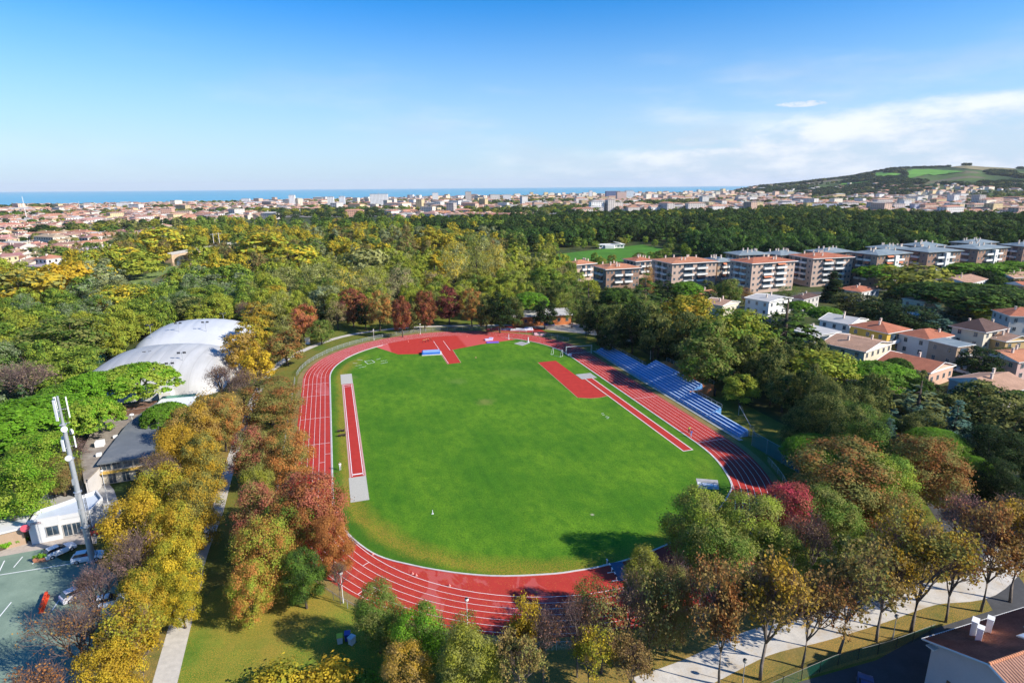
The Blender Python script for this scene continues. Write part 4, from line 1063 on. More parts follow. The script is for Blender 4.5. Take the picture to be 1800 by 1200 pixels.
 ('thin', 1006, 522, 40, 12, 'olive', 'green', 'airy tree before the right end of the orange building'),
 ('round', 903, 520, 40, 13, 'dgreen', 'olive', 'dark tree at the left end of the orange building'),
 ('thin', 590, 525, 40, 12, 'olive', 'dry', 'olive tree left of the maroon row'),
 ('round', 640, 530, 36, 11, 'dark', 'dgreen', 'dark tree filling the gap in the maroon row'),
 ('round', 725, 528, 34, 12, 'dark', 'olive', 'shaded tree between the maroon and the rust brown tree'),
 ('round', 855, 520, 40, 14, 'dgreen', 'olive', 'deep green tree at the right end of the maroon row'),
 # striking trees further off
 ('round', 105, 560, 118, 16, 'green', 'olive', 'big round green tree left of the white domes'),
 ('round', 215, 500, 92, 16, 'lime', 'yellow', 'big yellow green tree behind the left end of the domes'),
 ('round', 520, 428, 80, 20, 'lime', 'yellow', 'broad lime tree on the upper river bank'),
 ('round', 400, 462, 62, 15, 'lime', 'green', 'fresh green tree right of the bridge'),
 ('round', 245, 440, 66, 17, 'lime', 'yg', 'bright lime tree in front of the bridge'),
 ('round', 215, 432, 60, 18, 'yellow', 'lime', 'yellow lime tree left of the bridge'),
 ('round', 330, 520, 70, 13, 'dgreen', 'olive', 'dark green tree before the river bend'),
 ('round', 355, 530, 52, 10, 'yg', 'gold', 'small golden round tree behind the rear dome'),
 ('thin', 500, 468, 60, 17, 'olive', 'pale', 'grey olive tall tree beyond the golden alley'),
 ('thin', 555, 462, 64, 18, 'pale', 'olive', 'cream olive tree beyond the left bend'),
 ('round', 835, 470, 66, 15, 'yg', 'olive', 'yellow olive tree behind the deep maroon one'),
 ('round', 905, 474, 64, 15, 'lime', 'olive', 'lime tree behind the dark green one at the far bend'),
 ('round', 960, 468, 66, 16, 'lime', 'green', 'tall lime tree behind the orange building'),
 ('round', 1010, 478, 56, 14, 'olive', 'lime', 'olive green tree behind the right end of the orange building'),
 ('thin', 760, 474, 58, 14, 'olive', 'dry', 'dull olive brown tree behind the rust brown one'),
 ('poplar', 762, 432, 42, 27, 'yellow', 'yg', 'left column of the bright yellow poplar group'),
 ('thin', 800, 424, 58, 28, 'pale', 'yellow', 'pale yellow poplar crown in the middle of its group'),
 ('thin', 838, 415, 58, 29, 'pale', 'yg', 'tallest pale yellow poplar crown'),
 ('thin', 872, 428, 48, 26, 'yellow', 'pale', 'yellow poplar at the right end of its group'),
 ('poplar', 905, 424, 30, 25, 'yg', 'lime', 'narrow green yellow poplar right of the pale group'),
 ('round', 757, 397, 62, 24, 'yellow', 'yg', 'golden yellow tree above the pale poplar group'),
 ('round', 640, 434, 82, 22, 'olive', 'pale', 'large round olive willow left of the poplars'),
 ('thin', 610, 468, 62, 20, 'pale', 'yellow', 'pale cream yellow tree behind the maroon row'),
 ('thin', 655, 466, 56, 20, 'pale', 'yg', 'pale green yellow tree behind the maroon row'),
 ('thin', 700, 470, 60, 19, 'pale', 'dry', 'pale tree with a bare purple haze behind the rust brown tree'),
 ('round', 285, 398, 70, 24, 'yellow', 'lime', 'yellow tree beside the tiled roofs of the left suburb'),
 ('willow', 172, 458, 62, 20, 'grey', 'pale', 'big grey willow beside the river bend'),
 ('willow', 198, 492, 66, 17, 'grey', 'olive', 'lower grey green willow beside the river bend'),
 ('round', 125, 458, 58, 20, 'yellow', 'gold', 'golden tree left of the big grey willow'),
 ('round', 85, 465, 62, 20, 'yellow', 'gold', 'yellow tree second left of the grey willow'),
 ('round', 40, 474, 92, 20, 'yellow', 'olive', 'wide yellow tree at the left edge'),
 ('willow', 372, 484, 44, 12, 'grey', 'grey', 'silver willow beyond the domes'),
 ('willow', 424, 482, 36, 12, 'grey', 'grey', 'silver willow right of its twin'),
 ('round', 455, 408, 90, 24, 'yellow', 'lime', 'large yellow tree right of the stone bridge'),
 ('round', 345, 430, 30, 12, 'yellow', 'lime', 'yellow tree standing in front of the bridge arches'),
 ('willow', 555, 425, 34, 16, 'grey', 'pale', 'pale grey willow by the upper river bank'),
 ('cypress', 584, 408, 14, 20, 'dark', 'dgreen', 'lone dark cypress by the upper river bank'),
]
seenlab = set()
for (kd, u, v, wpx, H, c1, c2, lab) in HERO:
    x, y = at_top(u, v + (4 if kd in ('round', 'thin') else 0), H)
    dd = math.hypot(x, y, CAMH - H * .6)
    W = wpx * dd / FPX * (.95 if kd not in ('spruce', 'cedar') else 1.05)
    put_tree(kd, x, y, W, H, C[c1], C[c2], lab)

for i, (a_, b_, W, H, c1, c2, lab) in enumerate((
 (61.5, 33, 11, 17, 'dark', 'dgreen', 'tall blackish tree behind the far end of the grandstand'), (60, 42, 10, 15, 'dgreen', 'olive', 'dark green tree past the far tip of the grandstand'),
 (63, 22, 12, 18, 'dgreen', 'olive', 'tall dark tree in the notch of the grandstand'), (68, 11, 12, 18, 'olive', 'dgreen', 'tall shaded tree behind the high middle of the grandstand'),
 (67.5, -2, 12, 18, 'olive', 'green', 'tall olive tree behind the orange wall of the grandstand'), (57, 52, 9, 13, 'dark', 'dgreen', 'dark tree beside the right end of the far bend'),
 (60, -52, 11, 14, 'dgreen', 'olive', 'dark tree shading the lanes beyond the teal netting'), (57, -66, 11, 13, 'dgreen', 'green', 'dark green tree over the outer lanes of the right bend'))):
    x, y = ab(a_, b_); put_tree('round', x, y, W, H, C[c1], C[c2], lab)
# the ochre row along the gravel path: trunks stand where the photo shows their feet
ROW = [('ochre', 1264, 1203, 1283, 950, 108, 'ochre', 'rust', 'ochre row tree furthest left with a straight dark trunk'),
       ('ochre', 1336, 1194, 1376, 946, 116, 'ochre', 'gold', 'ochre row tree second from the left beside the lamp post'),
       ('ochre', 1409, 1173, 1432, 1005, 96, 'ochre', 'rust', 'ochre row tree third from the left with a forked leaning trunk'),
       ('ochre', 1474, 1148, 1500, 928, 116, 'ochre', 'olive', 'tallest ochre row tree with a long pale trunk'),
       ('ochre', 1540, 1127, 1552, 965, 84, 'ochre', 'gold', 'ochre row tree standing left of the globe lamp'),
       ('ochre', 1601, 1110, 1640, 905, 112, 'gold', 'olive', 'dense ochre tree right of the globe lamp'),
       ('ochre', 1662, 1093, 1695, 950, 70, 'ochre', 'rust', 'slanting ochre row tree with few leaves near the tiled roof'),
       ('ochre', 1724, 1074, 1752, 890, 90, 'rust', 'ochre', 'thin ochre row tree with dark open branches'),
       ('ochre', 1776, 1058, 1795, 880, 84, 'gold', 'ochre', 'ochre row tree at the right edge above the tiled roof')]
for (kd, u0, v0, u1, v1, wpx, c1, c2, lab) in ROW:
    x, y = gp(u0, v0); H = 3.0
    while project(x, y, H)[1] > v1 and H < 16: H += .1
    W = wpx * math.hypot(x, y, CAMH - H * .6) / FPX
    put_tree(kd, x, y, W * 1.1, H, C[c1], C[c2], lab)

# ------------------------------------------------------------------ the woods between: each tree its own object, colours by area
def inside(p, poly):
    c = False; n = len(poly); j = n - 1
    for i in range(n):
        if (poly[i][1] > p[1]) != (poly[j][1] > p[1]) and p[0] < (poly[j][0] - poly[i][0]) * (p[1] - poly[i][1]) / (poly[j][1] - poly[i][1]) + poly[i][0]: c = not c
        j = i
    return c
BLOCK = []      # discs / polygons no tree may stand in
def blocked(x, y, r):
    a, b = toab(x, y)
    if math.hypot(a, max(abs(b) - HL, 0)) < RO + 3: return True
    for p in BLOCK:
        if inside((x, y), p): return True
    for (tx, ty, tr_) in TREES:
        dx = tx - x; dy = ty - y
        if dx * dx + dy * dy < (0.60 * (tr_ + r)) ** 2: return True
    return False
RIVER = [r_ for r_ in [ribbon(smooth_pts([gp(*p) for p in ((225, 540), (262, 515), (300, 490), (335, 475), (330, 452), (340, 440))]), 30)]]
def ribbon_poly(pts, w):
    L_, R_ = ribbon(pts, w); return L_ + R_[::-1]
BLOCK += [ribbon_poly(smooth_pts([gp(*p) for p in ((225, 540), (262, 515), (300, 490), (335, 475), (330, 452), (340, 440))]), 28),
          ribbon_poly(smooth_pts([gp(*p) for p in ((520, 480), (560, 478), (620, 468))]), 20),
          ribbon_poly(smooth_pts([gp(*p) for p in ((200, 520), (232, 500), (262, 487), (300, 468))]), 14),
          px((300, 452), (400, 428), (430, 440), (320, 462)), px((345, 455), (365, 452), (380, 475), (345, 478)),
          px((945, 464), (985, 444), (1130, 428), (1165, 438), (1160, 455), (1040, 466), (985, 480)), px((1160, 420), (1190, 402), (1260, 398), (1215, 420)),
          ribbon_poly(smooth_pts(px((470, 655), (520, 622), (600, 592), (700, 577), (830, 572), (960, 574), (1030, 585), (1120, 601), (1175, 612), (1230, 640))), 4.5), px((900, 585), (1050, 590), (1040, 566), (1000, 552), (905, 556)),
          px((1390, 600), (1480, 565), (1560, 562), (1800, 555), (1950, 600), (1950, 700), (1700, 722), (1600, 690), (1480, 650)),
          px((-150, 1300), (-150, 800), (40, 800), (165, 700), (330, 640), (430, 560), (470, 640), (400, 900), (300, 1300)),
          px((1240, 560), (1320, 505), (1560, 500), (1560, 565), (1400, 600)),
          [ab(47, 46), ab(64, 46), ab(64, -44), ab(47, -44)],
          px((1560, 1300), (1300, 1230), (1560, 1130), (1850, 1030), (1900, 1300))]
ZONES = []      # kept for the building parts: they add their footprints to BLOCK before this runs
PAL = {
 'river': [('round', 'lime', 'yg', 5), ('round', 'yg', 'yellow', 4), ('round', 'green', 'olive', 2), ('thin', 'olive', 'brown', 2), ('willow', 'grey', 'olive', 2.2), ('poplar', 'yg', 'lime', 1.2), ('round', 'yellow', 'yg', 1.6), ('round', 'olive', 'dry', .8)],
 'left': [('round', 'lime', 'yg', 4), ('round', 'green', 'lime', 3), ('willow', 'grey', 'green', 2.0), ('round', 'yg', 'lime', 3), ('thin', 'olive', 'dry', 1)],
 'centre': [('round', 'olive', 'yg', 5), ('thin', 'pale', 'yg', 2), ('round', 'yg', 'lime', 4), ('round', 'green', 'olive', 3), ('thin', 'olive', 'dry', 1.5)],
 'mid': [('round', 'yg', 'yellow', 4), ('round', 'lime', 'green', 3), ('round', 'dgreen', 'green', 2.5), ('poplar', 'lime', 'green', 1), ('round', 'yellow', 'yg', 1.5), ('round', 'olive', 'brown', 1.5)],
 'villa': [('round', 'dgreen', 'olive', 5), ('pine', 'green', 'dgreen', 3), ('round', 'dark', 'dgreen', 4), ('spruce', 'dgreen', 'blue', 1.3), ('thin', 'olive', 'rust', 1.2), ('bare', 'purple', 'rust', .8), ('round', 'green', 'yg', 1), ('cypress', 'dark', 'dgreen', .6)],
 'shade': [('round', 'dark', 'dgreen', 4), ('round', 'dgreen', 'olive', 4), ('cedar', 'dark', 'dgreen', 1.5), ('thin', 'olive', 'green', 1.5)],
 'meadow': [('round', 'olive', 'green', 3), ('round', 'lime', 'green', 2), ('round', 'yg', 'olive', 2), ('poplar', 'lime', 'yg', 2), ('willow', 'grey', 'olive', 1)],
}
ADJ = {'blue': 'bluish', 'lime': 'light green', 'green': 'green', 'yg': 'yellow green', 'olive': 'olive', 'grey': 'silver grey', 'yellow': 'golden yellow', 'pale': 'pale cream', 'dgreen': 'dark green', 'dark': 'blackish green', 'purple': 'bare purple', 'ochre': 'ochre', 'rust': 'rusty', 'brown': 'brown', 'bright': 'bright green', 'orange': 'orange', 'dry': 'dry'}
WHERE = {'river': 'in the river woods', 'left': 'left of the domes', 'centre': 'beyond the far bend', 'mid': 'before the town', 'villa': 'among the villas', 'shade': 'behind the grandstand', 'meadow': 'by the meadow'}
PLANNED = []
def fill(zone, poly, n, w0, w1, h0, h1, seed):
    rg = random.Random(seed); pal = PAL[zone]; tot = sum(p[3] for p in pal)
    xs = [p[0] for p in poly]; ys = [p[1] for p in poly]; made = 0; tries = 0
    while made < n and tries < n * 40:
        tries += 1
        x = rg.uniform(min(xs), max(xs)); y = rg.uniform(min(ys), max(ys))
        if not inside((x, y), poly): continue
        q = rg.uniform(0, tot)
        # neighbours tend to be alike
        q = (0.5 + 0.5 * mnoise.noise(Vector((x * .012, y * .012, 5.0))) * 1.6) * tot * .62 + q * .38
        q = min(max(q, 0), tot - .001)
        for kd, c1, c2, wt_ in pal:
            q -= wt_
            if q < 0: break
        W = rg.uniform(w0, w1) * (.5 if kd in ('poplar',) else .32 if kd == 'cypress' else .75 if kd == 'spruce' else 1.0)
        if blocked(x, y, W / 2): continue
        H = rg.uniform(h0, h1) * (1.2 if kd in ('poplar', 'cypress') else 1)
        u, v = project(x, y, H * .7)
        if not (-120 < u < 1920 and v < 1260): continue
        PLANNED.append((zone, kd, c1, c2, x, y, W, H, u)); TREES.append((x, y, W / 2)); made += 1
def run_fill():
    fill('left', px((-60, 820), (-60, 520), (250, 500), (430, 500), (450, 590), (300, 620), (150, 700), (60, 720)), 150, 9, 15, 9, 15, 1)
    fill('centre', px((430, 560), (430, 500), (640, 470), (960, 470), (1040, 520), (1040, 560), (900, 566), (740, 570), (600, 582), (500, 620)), 210, 7.5, 11, 11, 15, 2)
    fill('river', px((-60, 520), (-60, 470), (100, 440), (330, 420), (620, 415), (900, 425), (940, 475), (640, 478), (430, 505), (250, 505)), 340, 8, 17, 9, 19, 3)
    fill('meadow', px((900, 490), (930, 440), (1180, 425), (1260, 440), (1180, 470), (1000, 490), (980, 520)), 60, 6, 10, 6, 10, 4)
    fill('shade', [ab(52, 50), ab(50, 100), ab(30, 120), ab(70, 130), ab(100, 60), ab(95, -40), ab(80, -75), ab(56, -62), ab(58, -44), ab(71, -44), ab(71, 50)], 60, 7, 10, 9, 14, 5)
    fill('villa', [(80, 110), (95, 220), (70, 300), (220, 330), (420, 420), (420, 300), (260, 180), (150, 90), (90, 72)], 140, 6, 9.5, 5, 9.5, 6)
    fill('mid', px((330, 420), (330, 402), (700, 395), (900, 400), (900, 425), (620, 416)), 170, 9, 17, 10, 19, 7)
ORD = ['first', 'second', 'third', 'fourth', 'fifth', 'sixth', 'seventh', 'eighth', 'ninth', 'tenth', 'eleventh', 'twelfth', 'thirteenth', 'fourteenth', 'fifteenth', 'sixteenth', 'seventeenth', 'eighteenth', 'nineteenth', 'twentieth']
ORD += ['twenty-' + o for o in ORD[:9]] + ['thirtieth'] + ['thirty-' + o for o in ORD[:9]] + ['fortieth'] + ['forty-' + o for o in ORD[:9]] + ['fiftieth'] + ['fifty-' + o for o in ORD[:9]] + ['sixtieth'] + ['sixty-' + o for o in ORD[:9]] + ['seventieth'] + ['seventy-' + o for o in ORD[:9]] + ['eightieth'] + ['eighty-' + o for o in ORD[:9]]
def place_fill():
    """trees with the same look share a row; each is named by its place from the left in that row"""
    byk = {}
    for p in PLANNED: byk.setdefault((p[0], p[1], p[2], p[3]), []).append(p)
    for key, ps in byk.items():
        ps.sort(key=lambda p: p[8])
        zone, kd, c1, c2 = key
        nm = KINDNAME[kd].replace('_', ' ')
        for i, (z, kd, c1, c2, x, y, W, H, u) in enumerate(ps):
            two = ADJ[c1] if ADJ[c2] == ADJ[c1] else ADJ[c1] + ' and ' + ADJ[c2]
            lab = '%s %s %s, %s from the left' % (two, nm.replace('bare tree', 'tree'), WHERE[zone], ORD[i % len(ORD)])
            put_tree(kd, x, y, W, H, C[c1], C[c2], lab, '%s %ss %s' % (two, nm, WHERE[zone]))
            TREES.pop()

# ---- the dark park wood, its largest trees single, the mass behind one object
DARKWOOD = px((700, 404), (900, 395), (1180, 384), (1400, 383), (1620, 392), (1900, 396), (1900, 452), (1700, 446), (1500, 470), (1240, 470), (1190, 430), (1130, 424), (985, 438), (930, 446), (860, 430))
def stuff_mesh(name, items, kindlod, label_, seed):
    """many far trees as one mesh: items = (kind, x, y, z, W, H, colour)"""
    rg = random.Random(seed); Vs = []; Ts = []
    cache = {}
    for kd, x, y, z, W, H, c in items:
        vs = PROTO[(kd, 'far')]; me = vs[rg.randrange(len(vs))]; m = me[1]
        if m.name not in cache:
            a = np.empty(len(m.vertices) * 3, np.float32); m.vertices.foreach_get('co', a); cache[m.name] = a.reshape(-1, 4, 3)
        a = cache[m.name]
        if kindlod < 1: a = a[:int(len(a) * kindlod)]
        f = 1.0 / math.sqrt(kindlod)
        cen = a.mean(1, keepdims=True); a = cen + (a - cen) * f
        t = rg.uniform(0, 6.28); ct, st = math.cos(t), math.sin(t)
        s, sz_ = W / me[2], H / me[3]
        b = np.stack([(a[..., 0] * ct - a[..., 1] * st) * s + x, (a[..., 0] * st + a[..., 1] * ct) * s + y, a[..., 2] * sz_ + z], -1)
        j = rg.uniform(.8, 1.2)
        Vs.append(b.reshape(-1, 3)); Ts.append(np.tile(np.array([c[0] * j, c[1] * j, c[2] * j, 1.0]), (len(a), 1)))
    me = quads_mesh(name, np.vstack(Vs), M_leafstuff, tint=np.vstack(Ts))
    o = link(name, me); tag(o, label_, 'trees', None, 'stuff'); return o
def dark_wood():
    rg = random.Random(21)
    xs = [p[0] for p in DARKWOOD]; ys = [p[1] for p in DARKWOOD]; items = []; n = 0
    while n < 4200:
        x = rg.uniform(min(xs), max(xs)); y = rg.uniform(min(ys), max(ys)); n += 1 if inside((x, y), DARKWOOD) else 0
        if not inside((x, y), DARKWOOD): continue
        W = rg.uniform(9, 14)
        bad = any(inside((x, y), p) for p in BLOCK)
        if bad or any((tx - x) ** 2 + (ty - y) ** 2 < (.52 * (tr_ + W / 2)) ** 2 for tx, ty, tr_ in TREES[-900:]): continue
        q = rg.random() + .25 * mnoise.noise(Vector((x * .01, y * .01, 0)))
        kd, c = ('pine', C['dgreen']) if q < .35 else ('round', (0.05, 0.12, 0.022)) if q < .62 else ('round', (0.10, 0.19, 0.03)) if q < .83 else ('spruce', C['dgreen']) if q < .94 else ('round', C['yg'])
        TREES.append((x, y, W / 2)); items.append((kd, x, y, 0, W, rg.uniform(13, 19), c))
    items.sort(key=lambda i: math.hypot(i[1], i[2]))
    near = items[:250]; rest = items[250:]
    for kd, x, y, z, W, H, c in near:
        sh = {'pine': ('dark umbrella pine in the dense park wood behind the apartment blocks', 'umbrella pines of the dense park wood'), 'spruce': ('dark pointed conifer in the dense park wood', 'pointed conifers of the dense park wood'),
              'round': ('dark leafy tree in the dense park wood before the town', 'leafy trees of the dense park wood')}[kd]
        if c == C['yg']: sh = ('yellow green tree standing out of the dark park wood', 'yellow trees of the dense park wood')
        put_tree(kd, x, y, W, H, c, tuple(q * 1.5 for q in c), sh[0], sh[1], lod='far'); TREES.pop()
    stuff_mesh('woodland', rest, .45, 'dark mass of the park wood reaching to the first town houses', 5)
# ================================================================== BUILDINGS near and middle distance
def brick(name, c1, c2, mortar=(0.4, 0.37, 0.33), sc_=4.0):
    if name in MATS: return MATS[name]
    k = NT(name, 0.9, 0.15)
    b = k.n('ShaderNodeTexBrick'); mp = k.n('ShaderNodeMapping'); k.put(mp.inputs['Vector'], k.coord('Object')); mp.inputs['Rotation'].default_value = (math.pi / 2, 0, 0)
    k.put(b.inputs['Vector'], mp.outputs[0]); b.inputs['Scale'].default_value = sc_
    b.inputs['Color1'].default_value = (*c1, 1); b.inputs['Color2'].default_value = (*c2, 1); b.inputs['Mortar'].default_value = (*mortar, 1); b.inputs['Mortar Size'].default_value = 0.012
    c = k.mix(k.map(k.noise(0.4, 5, .65), .3, .7, 0, .35), b.outputs['Color'], tuple(x * .6 for x in c1))
    MATS[name] = k.base(c); return k.m
def tiles(name, c, var=.22, axis=0, pitch=0.32):
    """pantile roof: rows running down the slope"""
    if name in MATS: return MATS[name]
    k = NT(name, 0.88, 0.15)
    sx = k.n('ShaderNodeSeparateXYZ'); k.put(sx.inputs[0], k.coord('Object'))
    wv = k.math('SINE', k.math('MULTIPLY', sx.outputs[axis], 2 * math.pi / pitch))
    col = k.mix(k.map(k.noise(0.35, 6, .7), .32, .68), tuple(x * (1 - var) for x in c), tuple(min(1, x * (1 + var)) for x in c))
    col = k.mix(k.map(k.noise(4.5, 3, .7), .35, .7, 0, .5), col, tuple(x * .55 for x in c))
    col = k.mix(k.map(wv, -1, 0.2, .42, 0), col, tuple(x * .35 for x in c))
    k.bump(wv, 0.6, 0.05)
    MATS[name] = k.base(col); return k.m
W_cream = paint('cream_render', (0.62, 0.55, 0.42), .9, .15, .07, .5, grime_or_shade=(.5, .44, .34)); W_white = paint('white_render', (0.74, 0.72, 0.68), .9, .15, .06, .5, grime_or_shade=(.6, .58, .54))
W_yellow = paint('yellow_render', (0.62, 0.40, 0.08), .9, .15, .08, .5); W_peach = paint('peach_render', (0.58, 0.37, 0.27), .9, .15, .07, .5); W_pink = paint('pink_render', (0.55, 0.36, 0.31), .9, .15, .07, .5)
W_ochre = paint('ochre_render', (0.50, 0.34, 0.16), .9, .15, .08, .5); W_grey = paint('grey_render', (0.50, 0.47, 0.44), .9, .15, .08, .5); W_lilac = paint('pale_render', (0.56, 0.50, 0.50), .9, .15, .05, .4)
B_beige = brick('beige_brick', (0.50, 0.35, 0.27), (0.58, 0.42, 0.33)); B_brown = brick('brown_brick', (0.26, 0.15, 0.10), (0.33, 0.19, 0.13)); B_tan = brick('tan_brick', (0.40, 0.27, 0.17), (0.46, 0.31, 0.20))
B_orange = brick('orange_brick', (0.62, 0.17, 0.05), (0.70, 0.24, 0.08), (.45, .3, .2))
T_red = tiles('terracotta_tiles', (0.50, 0.18, 0.10)); T_orange = tiles('orange_tiles', (0.56, 0.24, 0.13)); T_tan = tiles('tan_tiles', (0.50, 0.30, 0.20)); T_dark = tiles('dark_brown_tiles', (0.14, 0.085, 0.07)); T_brown = tiles('weathered_brown_tiles', (0.36, 0.14, 0.08), .45, 0, .36)
R_grey = paint('grey_roof_sheet', (0.20, 0.24, 0.25), .6, .3, .15, .3, grime_or_shade=(.3, .32, .3)); R_pale = paint('pale_roof_felt', (0.44, 0.42, 0.39), .9, .2, .12, .3)
P_white = paint('white_trim', (0.72, 0.70, 0.66), .8, .2, .06, 1); P_chim = paint('chimney_render', (0.60, 0.50, 0.42), .9, .1, .12, 1); P_dark = paint('dark_recess', (0.045, 0.04, 0.04), .9, .1, .2, 1)
P_wood = paint('brown_shutters', (0.22, 0.11, 0.06), .8, .2, .15, 2); P_frame = paint('window_frame', (0.45, 0.42, 0.38), .7, .2, .1, 2)
G_glass = glass()
CURT = paint('awning_cloth', (0.60, 0.22, 0.12), .9, .1, .1, 2)

WINMESH = {}
def window_mesh(w_, h_, shut=True):
    key = (round(w_, 2), round(h_, 2), shut)
    if key not in WINMESH:
        m = MB(); m.m = 0
        m.box((0, -.03, h_ / 2 - .03), (w_ + .16, .08, .06)); m.box((0, -.03, -h_ / 2 + .0), (w_ + .3, .16, .06))
        m.box((-w_ / 2 - .05, -.03, 0), (.07, .08, h_)); m.box((w_ / 2 + .05, -.03, 0), (.07, .08, h_)); m.box((0, -.03, 0), (.05, .06, h_))
        m.m = 1; m.box((0, .0, 0), (w_, .05, h_ - .08))
        if shut:
            m.m = 2; m.box((-w_ * .75 - .1, -.035, 0), (w_ * .48, .05, h_ * .98)); m.box((w_ * .75 + .1, -.035, 0), (w_ * .48, .05, h_ * .98))
        WINMESH[key] = m.mesh('window', [P_frame, G_glass, P_wood])
    return WINMESH[key]
def add_window(root, side, t, z, w, d, ww=1.0, wh=1.4, shut=False):
    """side f/l/r/b; t along the side 0..1"""
    o = link('window', window_mesh(ww, wh, shut), root)
    if side == 'f': o.location = (t * w, -.03, z); o.rotation_euler = (0, 0, 0)
    if side == 'b': o.location = (t * w, d + .03, z); o.rotation_euler = (0, 0, math.pi)
    if side == 'l': o.location = (-.03, t * d, z); o.rotation_euler = (0, 0, -math.pi / 2)
    if side == 'r': o.location = (w + .03, t * d, z); o.rotation_euler = (0, 0, math.pi / 2)
    return o
def roof_mb(kind, w, d, h, rh, oh, th=.22):
    """a roof over the box 0..w, 0..d: material 0 tiles, 1 fascia and soffit"""
    m = MB(); x0, x1, y0, y1 = -oh, w + oh, -oh, d + oh; zb = h - .02
    m.m = 1; m.box(((x0 + x1) / 2, (y0 + y1) / 2, zb + th / 2), (x1 - x0, y1 - y0, th))
    z = zb + th + .003; e = .06; x0 += e; x1 -= e; y0 += e; y1 -= e
    m.m = 0
    if kind == 'hip':
        if w >= d: r = d / 2 + oh; a, b = (x0 + r, (y0 + y1) / 2), (x1 - r, (y0 + y1) / 2)
        else: r = w / 2 + oh; a, b = ((x0 + x1) / 2, y0 + r), ((x0 + x1) / 2, y1 - r)
        if abs(w - d) < .3: b = (a[0] + .3, a[1] + .01)
        V = [(x0, y0, z), (x1, y0, z), (x1, y1, z), (x0, y1, z), (a[0], a[1], z + rh), (b[0], b[1], z + rh)]
        F = [(0, 1, 5, 4), (1, 2, 5), (2, 3, 4, 5), (3, 0, 4)] if w >= d else [(0, 1, 4), (1, 2, 5, 4), (2, 3, 5), (3, 0, 4, 5)]
        m.add(V, F)
    elif kind == 'gx':      # ridge along x
        ym = (y0 + y1) / 2; m.add([(x0, y0, z), (x1, y0, z), (x1, y1, z), (x0, y1, z), (x0, ym, z + rh), (x1, ym, z + rh)], [(0, 1, 5, 4), (2, 3, 4, 5)])
        m.m = 1; m.add([(x0, y0, z), (x0, y1, z), (x0, ym, z + rh - .02), (x1, y0, z), (x1, y1, z), (x1, ym, z + rh - .02)], [(0, 2, 1), (3, 4, 5)])
    elif kind == 'gy':
        xm = (x0 + x1) / 2; m.add([(x0, y0, z), (x1, y0, z), (x1, y1, z), (x0, y1, z), (xm, y0, z + rh), (xm, y1, z + rh)], [(0, 4, 5, 3), (1, 2, 5, 4)])
        m.m = 2; m.add([(x0, y0 + oh, z), (x1, y0 + oh, z), (xm, y0 + oh, z + rh - .05), (x0, y1 - oh, z), (x1, y1 - oh, z), (xm, y1 - oh, z + rh - .05)], [(0, 1, 2), (3, 5, 4)])
        m.m = 1
        for s in (0, 1):
            yy = y0 if s == 0 else y1
            for (xa, xb) in ((x0, xm), (x1, xm)): m.path([(xa, yy, z + .02), (xb, yy, z + rh + .02)], [.10, .10], 4)
    elif kind == 'flat':
        m.add([(x0, y0, z), (x1, y0, z), (x1, y1, z), (x0, y1, z)], [(0, 1, 2, 3)])
    elif kind == 'shed':
        m.add([(x0, y0, z), (x1, y0, z), (x1, y1, z), (x0, y1, z), (x0, y1, z + rh), (x1, y1, z + rh)], [(0, 1, 5, 4), (1, 2, 5), (0, 4, 3), (2, 3, 4, 5)])
    return m
def chimney_mesh(hh=1.3, s=.6):
    key = ('ch', hh, s)
    if key not in WINMESH:
        m = MB(); m.box((0, 0, hh / 2), (s, s * .8, hh)); m.box((0, 0, hh + .05), (s * 1.25, s * 1.05, .1)); m.box((0, 0, hh + .22), (s * .7, s * .5, .2)); m.box((0, 0, hh + .36), (s * 1.2, s, .08))
        WINMESH[key] = m.mesh('chimney', P_chim)
    return WINMESH[key]
FOOT = []
def footprint(x, y, rz, w, d, m=1.5):
    c, s = math.cos(rz), math.sin(rz)
    p = [(x + c * a - s * b, y + s * a + c * b) for a, b in ((-m, -m), (w + m, -m), (w + m, d + m), (-m, d + m))]
    BLOCK.append(p); return p
def corner_box(n, l, r, H):
    """near, left and right roof corners in the photo at height H -> x, y, angle, width, depth"""
    N = gp(*n, H); L_ = gp(*l, H); R_ = gp(*r, H)
    a = math.atan2(R_[1] - N[1], R_[0] - N[0]); w = math.hypot(R_[0] - N[0], R_[1] - N[1])
    d = -(L_[0] - N[0]) * math.sin(a) + (L_[1] - N[1]) * math.cos(a)
    return N[0], N[1], a, w, d
